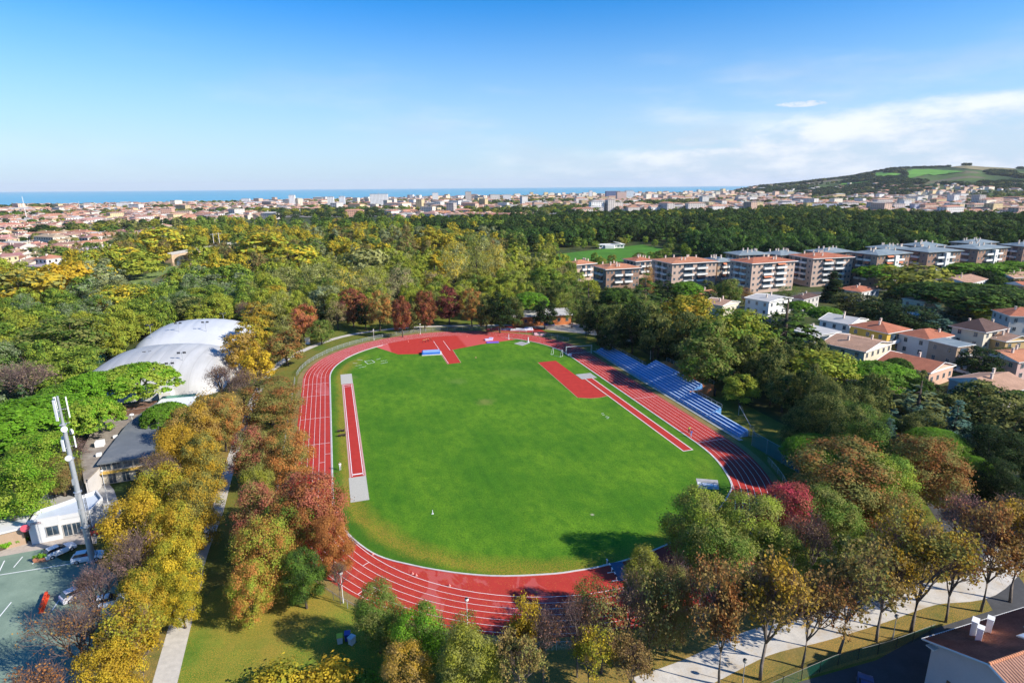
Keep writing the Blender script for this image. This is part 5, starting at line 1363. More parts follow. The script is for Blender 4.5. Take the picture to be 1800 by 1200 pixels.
def house(name, label, x, y, rz, w, d, h, roof='hip', rh=1.8, oh=.6, wall=W_cream, rmat=T_red, cat='house', group=None, floors=2, wins=None, chim=((.3, .4), (.7, .6)), shut=False, rz_auto=True, trim=P_white, balc=()):
    x += 0; root = empty(name, (x, y, 0), rz, label, cat, group)
    footprint(x, y, rz, w, d)
    m = MB(); m.box((w / 2, d / 2, h / 2 - .1), (w, d, h + .2)); m.build('wall', wall, root)
    ro = roof_mb(roof, w, d, h, rh, oh).build('roof', [rmat, trim, wall], root)
    for (cx_, cy_) in chim:
        c_ = link('chimney', chimney_mesh(), ro); zz = h + .2
        if roof == 'hip': zz += rh * min(1, min(cx_, 1 - cx_, cy_ * d / w, (1 - cy_) * d / w) * 2) * .9
        if roof == 'gx': zz += rh * (1 - abs(cy_ - .5) * 2)
        if roof == 'gy': zz += rh * (1 - abs(cx_ - .5) * 2)
        c_.location = (cx_ * w, cy_ * d, zz - .15)
    fh = h / floors
    for f in range(floors):
        z = fh * f + fh * .55
        for side, ln in (('f', w), ('l', d), ('r', w and d), ('b', w)):
            k_ = max(1, int(ln / 3.4))
            for i in range(k_):
                if any(side == b[0] and f == b[1] and abs((i + .5) / k_ - b[2]) < b[3] / ln * .55 for b in balc): continue
                add_window(root, side, (i + .5) / k_, z, w, d, 1.0, min(1.5, fh * .5), shut)
    for (side, f, t, bw) in balc:
        z = fh * f + .05; B_ = MB()
        B_.m = 0; B_.box((0, -.7, z), (bw, 1.4, .16)); B_.box((0, -1.36, z + .55), (bw, .08, .95)); B_.box((-bw / 2 + .04, -.7, z + .55), (.08, 1.3, .95)); B_.box((bw / 2 - .04, -.7, z + .55), (.08, 1.3, .95))
        B_.m = 1; B_.box((0, -.02, z + fh * .45), (bw * .8, .06, fh * .72))
        o = B_.build('balcony', [trim, G_glass], root)
        if side == 'f': o.location = (t * w, 0, 0)
        if side == 'l': o.location = (0, t * d, 0); o.rotation_euler = (0, 0, -math.pi / 2)
        if side == 'r': o.location = (w, t * d, 0); o.rotation_euler = (0, 0, math.pi / 2)
    return root
def block(label, n, l, r, H, wall, rmat, roof='hip', cols=None, tower=False, group='apartment blocks beyond the villas', w=None, d=None, floors=None, awn=0):
    x, y, a, w0, d0 = corner_box(n, l, r, H); w = w or w0; d = d or d0
    root = empty('apartment_building', (x, y, 0), a, label, 'apartment block', group); footprint(x, y, a, w, d, 2)
    fl = floors or max(2, int(round(H / 3.1))); fh = H / fl
    W_ = MB(); W_.box((w / 2, d / 2, H / 2 - .2), (w, d, H + .4)); W_.build('wall', wall, root)
    ro = roof_mb(roof, w, d, H, 1.9, 1.1, .35).build('roof', [rmat, P_white if rmat is not R_grey else R_grey, wall], root)
    rg = random.Random(int(x * 7 + y))
    for i in range(7):
        c_ = link('chimney', chimney_mesh(1.5, .7), ro); cx_, cy_ = rg.uniform(.12, .88), rg.uniform(.15, .85)
        c_.location = (cx_ * w, cy_ * d, H + .3 + 1.9 * min(1, 2 * min(cx_ * w / d if w > d else cx_, cy_, 1 - cy_, 1 - cx_)) * .8)
    # front: bays of balconies with glazed loggias between window columns
    def bays(side, ln, spec):
        for (t, bw, kind) in spec:
            for f in range(fl):
                z = f * fh
                if kind == 'b' and f > 0 or kind == 'b' and f == 0 and False:
                    key = ('balc', round(bw, 1), round(fh, 2), awn)
                    if key not in WINMESH:
                        B_ = MB(); B_.m = 0; B_.box((0, -.75, .05), (bw, 1.5, .2)); B_.box((0, -1.45, .62), (bw, .1, 1.0)); B_.box((-bw / 2 + .05, -.75, .62), (.1, 1.4, 1.0)); B_.box((bw / 2 - .05, -.75, .62), (.1, 1.4, 1.0))
                        WINMESH[key] = B_.mesh('balcony', P_white)
                        B_ = MB(); B_.box((0, 0, fh * .5), (bw * .9, .06, fh * .78)); WINMESH[('dw',) + key] = B_.mesh('glazed_door', G_glass)
                        if True:
                            B_ = MB(); B_.add([(-bw * .4, -.05, fh * .92), (bw * .4, -.05, fh * .92), (bw * .4, -1.5, fh * .66), (-bw * .4, -1.5, fh * .66), (-bw * .4, -.05, fh * .89), (bw * .4, -.05, fh * .89), (bw * .4, -1.5, fh * .63), (-bw * .4, -1.5, fh * .63)], [(0, 3, 2, 1), (4, 5, 6, 7), (2, 3, 7, 6)])
                            WINMESH[('aw',) + key] = B_.mesh('awning', CURT)
                    o = link('balcony', WINMESH[key], root); g = link('glazed_door', WINMESH[('dw',) + key], o)
                    if rg.random() < .12 + .3 * awn: link('awning', WINMESH[('aw',) + key], o)
                    pos = {'f': (t * w, -.01, z, 0), 'l': (-.01, t * d, z, -math.pi / 2), 'r': (w + .01, t * d, z, math.pi / 2), 'b': (t * w, d + .01, z, math.pi)}[side]
                    o.location = pos[:3]; o.rotation_euler = (0, 0, pos[3])
                elif kind == 'w':
                    add_window(root, side, t, z + fh * .55, w, d, bw, 1.35)
    bays('f', w, [(.06, 1.1, 'w'), (.17, 1.1, 'w'), (.36, min(7, w * .23), 'b'), (.66, min(7, w * .23), 'b'), (.85, 1.1, 'w'), (.94, 1.1, 'w')])
    bays('l', d, [(.12, 1.1, 'w'), (.34, min(4.5, d * .22), 'b'), (.62, min(4.5, d * .22), 'b'), (.88, 1.1, 'w')])
    bays('r', d, [(.2, 1.1, 'w'), (.4, 1.1, 'w'), (.6, 1.1, 'w'), (.8, 1.1, 'w')])
    if tower:
        T_ = MB(); T_.box((w * .52, -.9, H / 2 - .3), (3.0, 2.2, H - .4)); T_.build('stair_tower', W_white, root)
        for f in range(fl - 1): add_window(root, 'f', .52, f * fh + fh * .8, w, d, .7, 1.0).location.y = -2.04
    return root
block('pinkish brick block with orange red hip roof above the blue shaded villa', (1322.5, 464), (1290, 457.5), (1398, 459), 16, B_beige, T_red, floors=5)
block('pinkish brick block with orange red roof behind the dark conifer', (1430, 455), (1393, 448), (1500, 452), 16, B_beige, T_red, floors=5)
block('long brick block with salmon roof and white balconies left of the others', (1182, 464), (1129, 452), (1260, 460), 14, B_beige, T_orange, floors=4, d=22)
block('lower brick building with salmon hip roof at the left end of the estate', (1066, 474), (1032, 463), (1124, 471), 11.5, B_brown, T_orange, floors=3, d=17)
block('small salmon roofed house half hidden at the far left of the estate', (1014, 466), (990, 456), (1046, 463), 10.5, B_beige, T_orange, floors=3, d=12)
block('brown block with grey roof and pale stair tower nearest the pine clump', (1543, 449), (1504, 443.5), (1600, 445), 18, B_brown, R_grey, tower=True, floors=5, awn=1)
block('brown block with grey roof in the middle of the grey roofed row', (1632, 444), (1592, 437), (1690, 441), 18, B_brown, R_grey, tower=True, floors=5, awn=1)
block('brown block with grey roof second from the right edge', (1720, 439), (1675, 433), (1772, 435), 18, B_brown, R_grey, tower=True, floors=5)
block('grey roofed block cut off by the right edge', (1800, 434), (1762, 430), (1860, 432), 18, B_brown, R_grey, tower=True, floors=5)
block('grey roofed block peeping out between the two orange roofs on the left', (1262, 461), (1240, 456), (1292, 459), 13.5, B_tan, R_grey, floors=4, d=15)
block('grey roof behind the left orange roofed block', (1300, 449), (1280, 445), (1352, 447), 16, B_brown, R_grey, d=14, floors=5)
block('grey roof behind the gap of the two orange roofed blocks', (1372, 449), (1335, 446), (1408, 446.5), 16, B_brown, R_grey, d=13, floors=5)
block('grey roof behind the right orange roofed block', (1450, 445), (1414, 441), (1498, 442.5), 17, B_brown, R_grey, d=14, floors=5)
block('grey roof behind the block nearest the pine clump', (1560, 438.5), (1520, 435), (1600, 436.5), 18, B_brown, R_grey, d=14, floors=5)
block('grey roof at the back of the middle grey roofed block', (1622, 434), (1580, 431), (1660, 431.5), 18, B_brown, R_grey, d=14, floors=5)
block('grey roof at the back of the block second from the edge', (1712, 429), (1673, 425.5), (1752, 426), 18, B_brown, R_grey, d=14, floors=5)
block('low terracotta complex behind the salmon roofed building', (1118, 460), (1088, 452), (1150, 458), 10.5, B_beige, T_red, floors=3, d=14)
def hpx(label, n, l, r, H, **k):
    x, y, a, w, d = corner_box(n, l, r, H)
    w = k.pop('w', None) or w; d = k.pop('d', None) or d
    if 'rot' in k: a = k.pop('rot')
    return house(k.pop('name', 'villa'), label, x, y, a, w, d, H, **k)
hpx('white villa with covered roof terrace behind the cedar', (1432, 590), (1404, 580), (1476, 583), 7.2, wall=W_white, rmat=R_pale, roof='flat', oh=.5, d=11, balc=(('f', 1, .4, 6), ('f', 0, .4, 6)), chim=((.7, .7),))
hpx('cream house with pale tan gable roof below the yellow villa', (1520, 618.5), (1486, 600), (1568, 603), 6.2, wall=W_cream, rmat=T_tan, roof='gy', rh=1.8, oh=.7, d=13, chim=((.3, .6), (.7, .3)))
hpx('yellow ochre villa with pinkish red hip roof', (1560, 586), (1508, 570), (1598, 579), 7.2, wall=W_yellow, rmat=T_red, roof='hip', rh=2.2, oh=.8, balc=(('f', 1, .3, 4),))
hpx('peach villa with low red gable roof and single chimney', (1634, 656), (1561, 630), (1684, 640), 4.6, wall=W_peach, rmat=T_red, roof='gy', rh=2.0, oh=.5, floors=1, chim=((.62, .5),), w=14)
hpx('brown brick villa with roof terrace and white balconies', (1683, 610), (1645, 601), (1712, 606), 7.0, wall=B_tan, rmat=R_grey, roof='flat', oh=.4, d=9, balc=(('f', 1, .45, 4.5), ('f', 0, .45, 4.5)), chim=())
hpx('villa with red hip roof between the brick villa and the yellow one', (1634, 598), (1604, 590), (1676, 590), 6.4, wall=W_white, rmat=T_red, roof='hip', rh=2.0, oh=.6, d=10, chim=((.7, .25),))
hpx('cream villa with large dark brown hip roof', (1731, 584), (1676, 573), (1768, 577), 8.8, wall=W_cream, rmat=T_dark, roof='hip', rh=3.0, oh=.9, balc=(('f', 2, .5, 3.5), ('r', 1, .4, 4)), floors=3, chim=((.8, .3), (.3, .7)))
hpx('tall pale house with red roof at the right edge', (1776, 556), (1768, 551), (1840, 558), 9.5, wall=W_grey, rmat=T_red, roof='hip', rh=2.4, oh=.5, w=12, d=11, floors=3)
hpx('ochre and grey house below the tall pale house', (1768, 601), (1750, 592), (1840, 596), 6.3, wall=W_ochre, rmat=T_tan, roof='gy', rh=1.6, oh=.5, w=11, d=10)
hpx('pink house with terracotta roof at the right edge', (1790, 637), (1752, 622), (1850, 630), 5.6, wall=W_pink, rmat=T_orange, roof='gx', rh=1.6, oh=.5, w=12, d=11)
hpx('pale lilac house with light tan tiled roof above the dark oaks', (1762, 692), (1705, 668), (1840, 676), 4.6, wall=W_lilac, rmat=T_tan, roof='gx', rh=2.2, oh=.4, w=13, d=13, floors=1)
hpx('white villa with blue shaded side wall above the plane trees', (1352, 531), (1320, 520), (1392, 524), 6.6, wall=W_white, rmat=R_pale, roof='gy', rh=1.0, oh=.5, d=12)
hpx('white gabled house right of the two small umbrella pines', (1494, 571), (1474, 560), (1524, 562), 6.2, wall=W_white, rmat=R_pale, roof='gy', rh=1.6, oh=.5, d=11)
hpx('house with dull purple brown hip roof behind the small umbrella pines', (1412, 527), (1396, 521), (1440, 520), 5.6, wall=W_grey, rmat=T_dark, roof='hip', rh=1.4, oh=.6)
hpx('white house with deep red roof behind the dark conifer', (1514, 514), (1480, 506), (1546, 508), 6.0, wall=W_white, rmat=T_red, roof='hip', rh=1.4, oh=.5)
hpx('long house with pinkish tiled roof between the pine clump and the domed pines', (1704, 499), (1643, 492), (1736, 491), 6.6, wall=W_white, rmat=T_tan, roof='gx', rh=1.8, oh=.5)
hpx('tan roofed house with solar panels near the right edge', (1782, 489), (1748, 480), (1830, 486), 6.4, wall=W_ochre, rmat=T_tan, roof='gx', rh=2.0, oh=.6, d=12)
hpx('red roofed house behind the big dark pine at the right edge', (1800, 503), (1776, 496), (1850, 500), 5.5, wall=W_ochre, rmat=T_red, roof='gx', rh=1.6, oh=.5, d=9)
hpx('low cream house with brown gable behind the plane trees', (1270, 538), (1246, 530), (1300, 531), 4.8, wall=W_cream, rmat=T_tan, roof='gy', rh=1.4, oh=.4, d=10, floors=1)
hpx('low white roofed house among the dark oaks', (1626, 557), (1606, 549), (1650, 551), 4.6, wall=W_white, rmat=R_pale, roof='flat', oh=.3, floors=1, d=8, chim=())
hpx('little house with salmon roof peeping over the plane trees', (1232, 520), (1219, 514), (1262, 516), 5.2, wall=W_cream, rmat=T_orange, roof='gx', rh=1.3, oh=.4, d=9, floors=1)
hpx('pale house wall glimpsed between the tall oaks', (1625, 531), (1612, 524), (1650, 527), 7.5, wall=W_cream, rmat=T_tan, roof='hip', rh=1.4, oh=.4, d=9)
# long low orange building behind the far bend
r_ = house('brick_hall', 'low orange brick building with flat tan roof behind the far bend', 0.5, 238.5, R(10), 25, 9, 4.2, roof='shed', rh=.8, oh=.9, wall=B_orange, rmat=R_pale, cat='building', floors=1, chim=(), trim=P_white)
# white park building in the meadow
x, y = gp(1052, 437); mroot = empty('park_pavilion', (x, y, 0), R(8), 'low white modern pavilion beyond the open meadow', 'building'); footprint(x, y, R(8), 34, 12)
mb = MB(); mb.box((13, 5, 1.6), (24, 8, 3.2)); mb.prism([(6, -2), (14, -3.5), (17, 2), (6, 2)], 0, 2.6); mb.build('wall', W_white, mroot)
mb = MB(); mb.box((13, 5, 3.35), (26, 9.5, .3)); mb.box((20, 5, 4.8), (7, 6, .25), ry=.18); mb.build('roof', P_white, mroot)
for i in range(7): add_window(mroot, 'f', (2.6 + i * 3.4) / 34, 1.8, 34, 12, 2.0, 1.3).location.y = .95

# ---------------- the two air domes
def dome(label, cx, cy, rz, a, b, h, col):
    root = empty('air_dome', (cx, cy, 0), rz, label, 'air dome', 'white inflated sports domes'); footprint(cx - (a * math.cos(rz) - b * math.sin(rz)), cy - (a * math.sin(rz) + b * math.cos(rz)), rz, 2 * a, 2 * b, 2)
    n = 88; m = MB(); V = []; F = []
    def sup(t, p=3.2):
        c, s = math.cos(t), math.sin(t); return math.copysign(abs(c) ** (2 / p), c), math.copysign(abs(s) ** (2 / p), s)
    NR = 22
    for j in range(NR + 1):
        f = j / NR
        for i in range(n):
            sx_, sy_ = sup(2 * math.pi * i / n, 2.0 + 3.0 * f ** 2)
            x_ = sx_ * f * a; y_ = sy_ * f * b
            z_ = h * (1 - f ** 2.3) ** .55 if f < 1 else 0
            seam = .09 * abs(math.sin(math.pi * x_ / 3.05)) * (1 if f < .97 else 0) * min(1, (1 - f) * 6)
            V.append((x_, y_, z_ + seam))
    for j in range(NR):
        for i in range(n): F.append((j * n + i, (j + 1) * n + i, (j + 1) * n + (i + 1) % n, j * n + (i + 1) % n))
    m.add(V, F); m.build('skin', col, root, smooth=True)
    k_ = MB(); lp = [(V[NR * n + i][0] * 1.01, V[NR * n + i][1] * 1.01) for i in range(n)]
    for i in range(n): k_.tube((*lp[i], .12), (*lp[(i + 1) % n], .12), .16, n=5, cap=False)
    k_.build('anchor_rail', M_concrete, root)
    m = MB(); m.box((a * .35, -b - .6, 1.3), (3.0, 2.6, 2.6)); m.build('airlock', P_white, root)
    return root
k = NT('dome_membrane', .55, .35); sx = k.n('ShaderNodeSeparateXYZ'); k.put(sx.inputs[0], k.coord('Object'))
st = k.math('ABSOLUTE', k.math('SINE', k.math('MULTIPLY', sx.outputs[0], math.pi / 3.05)))
c = k.mix(k.map(k.noise(.22, 6, .6, vec=k.coord('Object'), stretch=(1.4, .3, .3)), .35, .65), (0.37, 0.365, 0.35), (0.47, 0.465, 0.45))
M_dome = k.base(k.mix(k.map(st, 0, .16, .6, 0), c, (.30, .29, .28)))
M_dome2 = paint('bright_dome_membrane', (0.49, 0.50, 0.51), .5, .35, .06, .2)
dome('large off white ribbed dome with pines in front', -107.0, 172.5, R(12), 20.4, 20.0, 9.8, M_dome)
dome('whiter dome behind the large ribbed one', -116.5, 212.0, R(12), 19.5, 17.5, 9.4, M_dome2)

# ---------------- club buildings
def prism_part(root, name, poly, z0, z1, m): 
    b_ = MB(); b_.prism(poly, z0, z1); return b_.build(name, m, root)
def orient(p):
    a = sum(p[i][0] * p[(i + 1) % len(p)][1] - p[(i + 1) % len(p)][0] * p[i][1] for i in range(len(p)))
    return p if a > 0 else p[::-1]
cr = empty('club_house', (0, 0, 0), 0, 'club building with slate grey flat roof and cream walls beside the golden alley', 'building')
g5 = lambda *p: orient([gp(u, v, 5.0) for u, v in p])
roofp = g5((170, 815), (272, 800), (276, 706), (250, 724), (221, 748))
def inset(p, d_):
    cx_ = sum(q[0] for q in p) / len(p); cy_ = sum(q[1] for q in p) / len(p)
    return [(cx_ + (q[0] - cx_) * (1 - d_), cy_ + (q[1] - cy_) * (1 - d_)) for q in p]
prism_part(cr, 'roof', roofp, 4.7, 5.0, paint('slate_roof', (0.135, 0.15, 0.165), .85, .2, .12, .4, grime_or_shade=(.2, .2, .2)))
wp = inset(roofp, .06); prism_part(cr, 'wall', wp, -.1, 4.7, W_cream)
BLOCK.append(roofp)
A_ = Vector((*wp[0], 0)); 
# glazing strip under the eave on the side that faces the camera: nearest edge
ed = sorted([(math.hypot((wp[i][0] + wp[(i + 1) % len(wp)][0]) / 2, (wp[i][1] + wp[(i + 1) % len(wp)][1]) / 2), i) for i in range(len(wp))])[0][1]
e0, e1 = Vector((*wp[ed], 0)), Vector((*wp[(ed + 1) % len(wp)], 0)); L_ = (e1 - e0).length; dr = (e1 - e0) / L_; nrm = Vector((dr.y, -dr.x, 0)); er = math.atan2(dr.y, dr.x)
for i in range(5):
    c_ = e0 + dr * (L_ * (i + .5) / 5); o = link('window', window_mesh(1.5, 1.3, False), cr); o.location = (c_.x + nrm.x * .05, c_.y + nrm.y * .05, 3.7); o.rotation_euler = (0, 0, er)
for i in range(3):
    c_ = e0 + dr * (L_ * (i + .7) / 4); o = link('door', window_mesh(1.2, 2.0, False), cr); o.location = (c_.x + nrm.x * .05, c_.y + nrm.y * .05, 1.1); o.rotation_euler = (0, 0, er)
b_ = MB()
for f0, f1 in ((.02, .98),): b_.box(((e0.x + e1.x) / 2 + nrm.x * .5, (e0.y + e1.y) / 2 + nrm.y * .5, 2.65), (L_, 1.0, .14), rz=er)
b_.build('canopy', paint('ochre_band', (.6, .38, .08), .8, .2), cr)
cf = empty('flat_roofed_wing', (0, 0, 0), 0, 'flat roofed wing with brown gravel roof left of the slate roof', 'building')
p4 = orient([gp(u, v, 4.0) for u, v in ((148, 848), (172, 824), (222, 752), (250, 728), (182, 733), (160, 760), (140, 800))])
prism_part(cf, 'wall', inset(p4, .03), -.1, 3.8, W_grey); prism_part(cf, 'roof', p4, 3.8, 4.05, paint('gravel_roof', (.26, .22, .18), .95, .1, .2, .8, grime_or_shade=(.36, .33, .28)))
BLOCK.append(p4)
for (u, v, s) in ((176, 782, 1.6), (174, 800, .9), (203, 768, .8)):
    q_ = gp(u, v, 4.2); b_ = MB(); b_.box((q_[0], q_[1], 4.05 + s * .35), (s, s, s * .7), rz=.4); b_.build('roof_vent', P_white, cf, bevel=.06)
q_ = gp(232, 735, 4.6); b_ = MB(); b_.tube((q_[0], q_[1], 4.05), (q_[0], q_[1], 5.2), .05); b_.sphere((q_[0], q_[1], 5.5), .55, 10, 6, .5); b_.build('dish', P_white, cf)
cb = empty('wooden_hall', (0, 0, 0), 0, 'low hall with brown corrugated shed roofs in front of the large dome', 'building')
for i, (q0, q1, q2, q3) in enumerate((((184, 716), (276, 703), (272, 711), (184, 724)), ((188, 724), (270, 712), (266, 721), (192, 733)))):
    p_ = orient([gp(u, v, 4.4) for u, v in (q0, q1, q2, q3)]); prism_part(cb, 'roof', p_, 4.1 - .3 * i, 4.4 - .3 * i, paint('brown_sheet_roof', (.16, .085, .055), .8, .2, .35, .35, grime_or_shade=(.32, .22, .16)))
    prism_part(cb, 'wall', inset(p_, .05), -.1, 4.1 - .3 * i, W_grey); BLOCK.append(p_)
cp = empty('white_canopy', (0, 0, 0), 0, 'white roofed terrace canopy between the brown hall and the alley', 'canopy')
p_ = orient([gp(u, v, 4.2) for u, v in ((268, 718), (283, 701), (345, 696), (336, 712), (306, 712))]); prism_part(cp, 'roof', p_, 4.0, 4.2, paint('white_sheet', (.72, .74, .76), .5, .3, .05, .5)); BLOCK.append(p_)
for q_ in inset(p_, .1): b_ = MB(); b_.tube((*q_, 0), (*q_, 4.0), .07); b_.build('post', P_white, cp)
gt = gp(312, 697, 3.2); b_ = MB(); b_.box((0, 0, 1.4), (7.5, 3, 2.8)); b_.box((0, 0, 2.95), (8.2, 3.6, .3)); o = b_.build('green_shed', paint('green_sheet', (.16, .34, .24), .7, .2, .1, 1)); o.location = (gt[0], gt[1], 0); o.rotation_euler = (0, 0, R(14)); tag(o, 'small pale green roofed shed at the foot of the large dome', 'shed')

# ---------------- white restaurant building by the mast
wb = empty('white_building', (0, 0, 0), 0, 'white restaurant with curved sign wall beside the lattice mast', 'building')
m_w = paint('bright_white_render', (.60, .59, .57), .85, .2, .04, .5)
A = Vector((-79.5, 85.5, 0)); Bv = Vector((-75.2, 87.4, 0)); u_ = (Bv - A).normalized(); n_ = Vector((-u_.y, u_.x, 0)); WR = math.atan2(u_.y, u_.x)
wbm = MB(); wbm.prism([tuple((A + n_ * 0)[:2]), tuple((A + u_ * 4.2)[:2]), tuple((A + u_ * 4.2 + n_ * .35)[:2]), tuple((A + n_ * .35)[:2])], -.1, 4.3)
wbm.build('sign_wall', m_w, wb)
q = [A + n_ * .36 + u_ * .3, A + u_ * 8.5 + n_ * .36, A + u_ * 9.5 + n_ * 4.5, A + u_ * 8 + n_ * 8.0, A + u_ * 3 + n_ * 5.0, A + u_ * .3 + n_ * 4]
pw = orient([(v.x, v.y) for v in q]); prism_part(wb, 'wall', pw, -.1, 3.4, m_w); BLOCK.append(pw)
prism_part(wb, 'terrace_roof', inset(pw, .05), 3.4, 3.55, paint('pale_blue_roof', (.50, .54, .58), .7, .3, .08, .4))
# parapet
pm = MB()
for i in range(len(pw)):
    a_, b2 = pw[i], pw[(i + 1) % len(pw)]; dx, dy = b2[0] - a_[0], b2[1] - a_[1]; ll = math.hypot(dx, dy); pm.box(((a_[0] + b2[0]) / 2, (a_[1] + b2[1]) / 2, 3.75), (ll, .22, .7), rz=math.atan2(dy, dx))
pm.build('parapet', m_w, wb)
o = link('window', window_mesh(1.6, 1.7, False), wb); c_ = A + u_ * 3.1 - n_ * .06; o.location = (c_.x, c_.y, 1.9); o.rotation_euler = (0, 0, WR)
for t_ in (5.0, 6.3, 7.6):
    o = link('door', window_mesh(1.1, 2.2, False), wb); c_ = A + u_ * t_ + n_ * .30; o.location = (c_.x, c_.y, 1.3); o.rotation_euler = (0, 0, WR)
sg = MB(); c_ = A + u_ * 1.1 - n_ * .05; sg.box((c_.x, c_.y, 3.75), (2.0, .05, .55), rz=WR); so = sg.build('sign', m_w, wb)
lt = MB()
for row, (zz, n0) in enumerate(((3.86, 7), (3.64, 9))):
    for i in range(n0):
        c_ = A + u_ * (.35 + 1.5 * (i + .5) / n0) - n_ * .09; lt.box((c_.x, c_.y, zz), (1.5 / n0 * .62, .03, .13 if (i * 5 + row) % 3 else .09), rz=WR)
lt.build('lettering', paint('sign_ink', (.16, .04, .06), .6, .3, .3, 6), so)
sg = MB(); c_ = A - u_ * .35 - n_ * .2; sg.tube((c_.x, c_.y, 3.3), (c_.x - n_.x * .1, c_.y - n_.y * .1, 3.3), .62, n=20); sg.build('round_sign', paint('round_sign_red', (.62, .10, .14), .6, .3, .2, 4), wb)
# low wing with long white roof to the left
lw = empty('low_wing', (0, 0, 0), 0, 'low wing with long white fascia at the left edge beside the restaurant', 'building')
q = [A - u_ * .4 + n_ * .5, A - u_ * 14 - n_ * 1.5, A - u_ * 15 + n_ * 4.5, A - u_ * 1 + n_ * 5.5]
pl_ = orient([(v.x, v.y) for v in q]); prism_part(lw, 'roof', pl_, 2.9, 3.25, m_w); prism_part(lw, 'wall', inset(pl_, .08), -.1, 2.9, B_tan); BLOCK.append(pl_)
# ---------------- the tiled house in the lower right corner
E0 = Vector((*gp(1622, 1122, 7.0), 0)); E1 = Vector((*gp(1785, 1072, 7.0), 0)); ur = (E1 - E0).normalized(); nr_ = Vector((ur.y, -ur.x, 0)); HRZ = math.atan2(ur.y, ur.x) 
hr = empty('tiled_house', (E0.x, E0.y, 0), HRZ, 'pale lilac house with weathered tiled gable roof in the lower right corner', 'house')
LX, GD, HE, HR_ = 22.0, 6.6, 7.0, 9.5      # length, half depth, eave and ridge heights; local y runs towards the camera (negative)
wm_ = MB(); wm_.add([(.8, -.6, -.1), (.8, -2 * GD + .6, -.1), (.8, -2 * GD + .6, HE - .1), (.8, -GD, HR_ - .3), (.8, -.6, HE - .1), (LX, -.6, -.1), (LX, -2 * GD + .6, -.1), (LX, -2 * GD + .6, HE - .1), (LX, -GD, HR_ - .3), (LX, -.6, HE - .1)],
        [(0, 4, 3, 2, 1), (5, 6, 7, 8, 9), (0, 5, 9, 4), (1, 2, 7, 6), (0, 1, 6, 5)])
wm_.build('wall', W_lilac, hr)
def slope(y0, z0, y1, z1, m, nm):
    s_ = MB(); s_.m = 0; n2 = int(round(LX / .36))
    d_ = Vector((0, y1 - y0, z1 - z0)); nn = Vector((0, -(z1 - z0), (y1 - y0))).normalized(); nn = nn if nn.z > 0 else -nn
    V = []; F = []
    for i in range(n2 * 2 + 1):
        x_ = i * LX / (n2 * 2); o_ = .07 if i % 2 else -.03
        V += [(x_, y0 + nn.y * o_, z0 + nn.z * o_), (x_, y1 + nn.y * o_, z1 + nn.z * o_)]
    for i in range(n2 * 2): F.append((2 * i, 2 * i + 2, 2 * i + 3, 2 * i + 1) if y1 > y0 else (2 * i, 2 * i + 1, 2 * i + 3, 2 * i + 2))
    s_.add(V, F); return s_.build(nm, m, hr)
rs1 = slope(0.0, HE, -GD, HR_, T_brown, 'roof')
rs2 = slope(-GD * 2, HE, -GD, HR_, tiles('sun_toned_pantiles', (0.50, 0.27, 0.18), .25, 0, .36), 'roof')  # near slope: paler tile colour carries the sunlight on it
s_ = MB(); s_.path([(0, -GD, HR_ + .05), (LX, -GD, HR_ + .05)], [.16, .16], 8); s_.build('ridge', T_orange, hr)
s_ = MB()
for y0, y1 in ((0, -GD), (-2 * GD, -GD)): s_.path([(-.02, y0, HE - .06), (-.02, y1, HR_ - .06)], [.11, .11], 4)
s_.path([(0, .08, HE - .1), (LX, .08, HE - .1)], [.1, .1], 6); s_.build('gutter', P_white, hr)
s_ = MB(); s_.box((.4, -.9, HE - .45), (.8, .9, .12)); s_.build('bracket', P_white, hr)
def on_slope(x_, y_): return HE + (HR_ - HE) * (-y_ / GD)
for (u, v, w1, hh) in ((1710, 1113, 1.0, 1.7), (1720, 1122, .8, 1.4), (1737, 1108, .8, 1.6)):
    # stand the chimney where the ray meets the far slope
    best = None
    for zz in [HE + .05 * i for i in range(60)]:
        X, Y = gp(u, v, zz); lx = (X - E0.x) * ur.x + (Y - E0.y) * ur.y; ly = -(X - E0.x) * ur.y + (Y - E0.y) * ur.x
        if -GD < ly < 0 and abs(on_slope(lx, ly) - zz) < .08: best = (lx, ly, zz)
    if best is None: best = (8, -3, on_slope(8, -3))
    c_ = MB(); c_.box((0, 0, hh / 2 - .2), (w1, .55, hh + .4)); c_.box((0, 0, hh + .07), (w1 + .12, .66, .14)); c_.m = 1; c_.box((0, -.29, hh - .35), (w1 * .6, .04, .3))
    o = c_.build('chimney', [W_white, P_dark], rs1, bevel=.02); o.location = best; o.rotation_euler = (0, 0, .5)
for (lx, ly) in ((8.6, -4.6), (11.4, -3.6)):
    c_ = MB(); an = math.atan2(HR_ - HE, GD)
    c_.m = 0; c_.box((0, 0, 0), (1.25, .95, .14)); c_.m = 1; c_.box((0, 0, .08), (1.0, .72, .03)); o = c_.build('skylight', [P_frame, glass('bright_glass', (.22, .28, .36))], rs1); o.location = (lx, ly, on_slope(lx, ly) + .1); o.rotation_euler = (-an, 0, 0)
for z_, y_ in ((3.0, -GD - 1.0), (3.0, -GD + 2.6)):
    o = link('window', window_mesh(1.1, 1.6, True), hr); o.location = (.76, y_, z_); o.rotation_euler = (0, 0, -math.pi / 2)
BLOCK.append([(E0.x - 3, E0.y + 3), (E1.x + 12, E1.y + 6), (E1.x + 20, E1.y - 20), (E0.x - 2, E0.y - 16)])
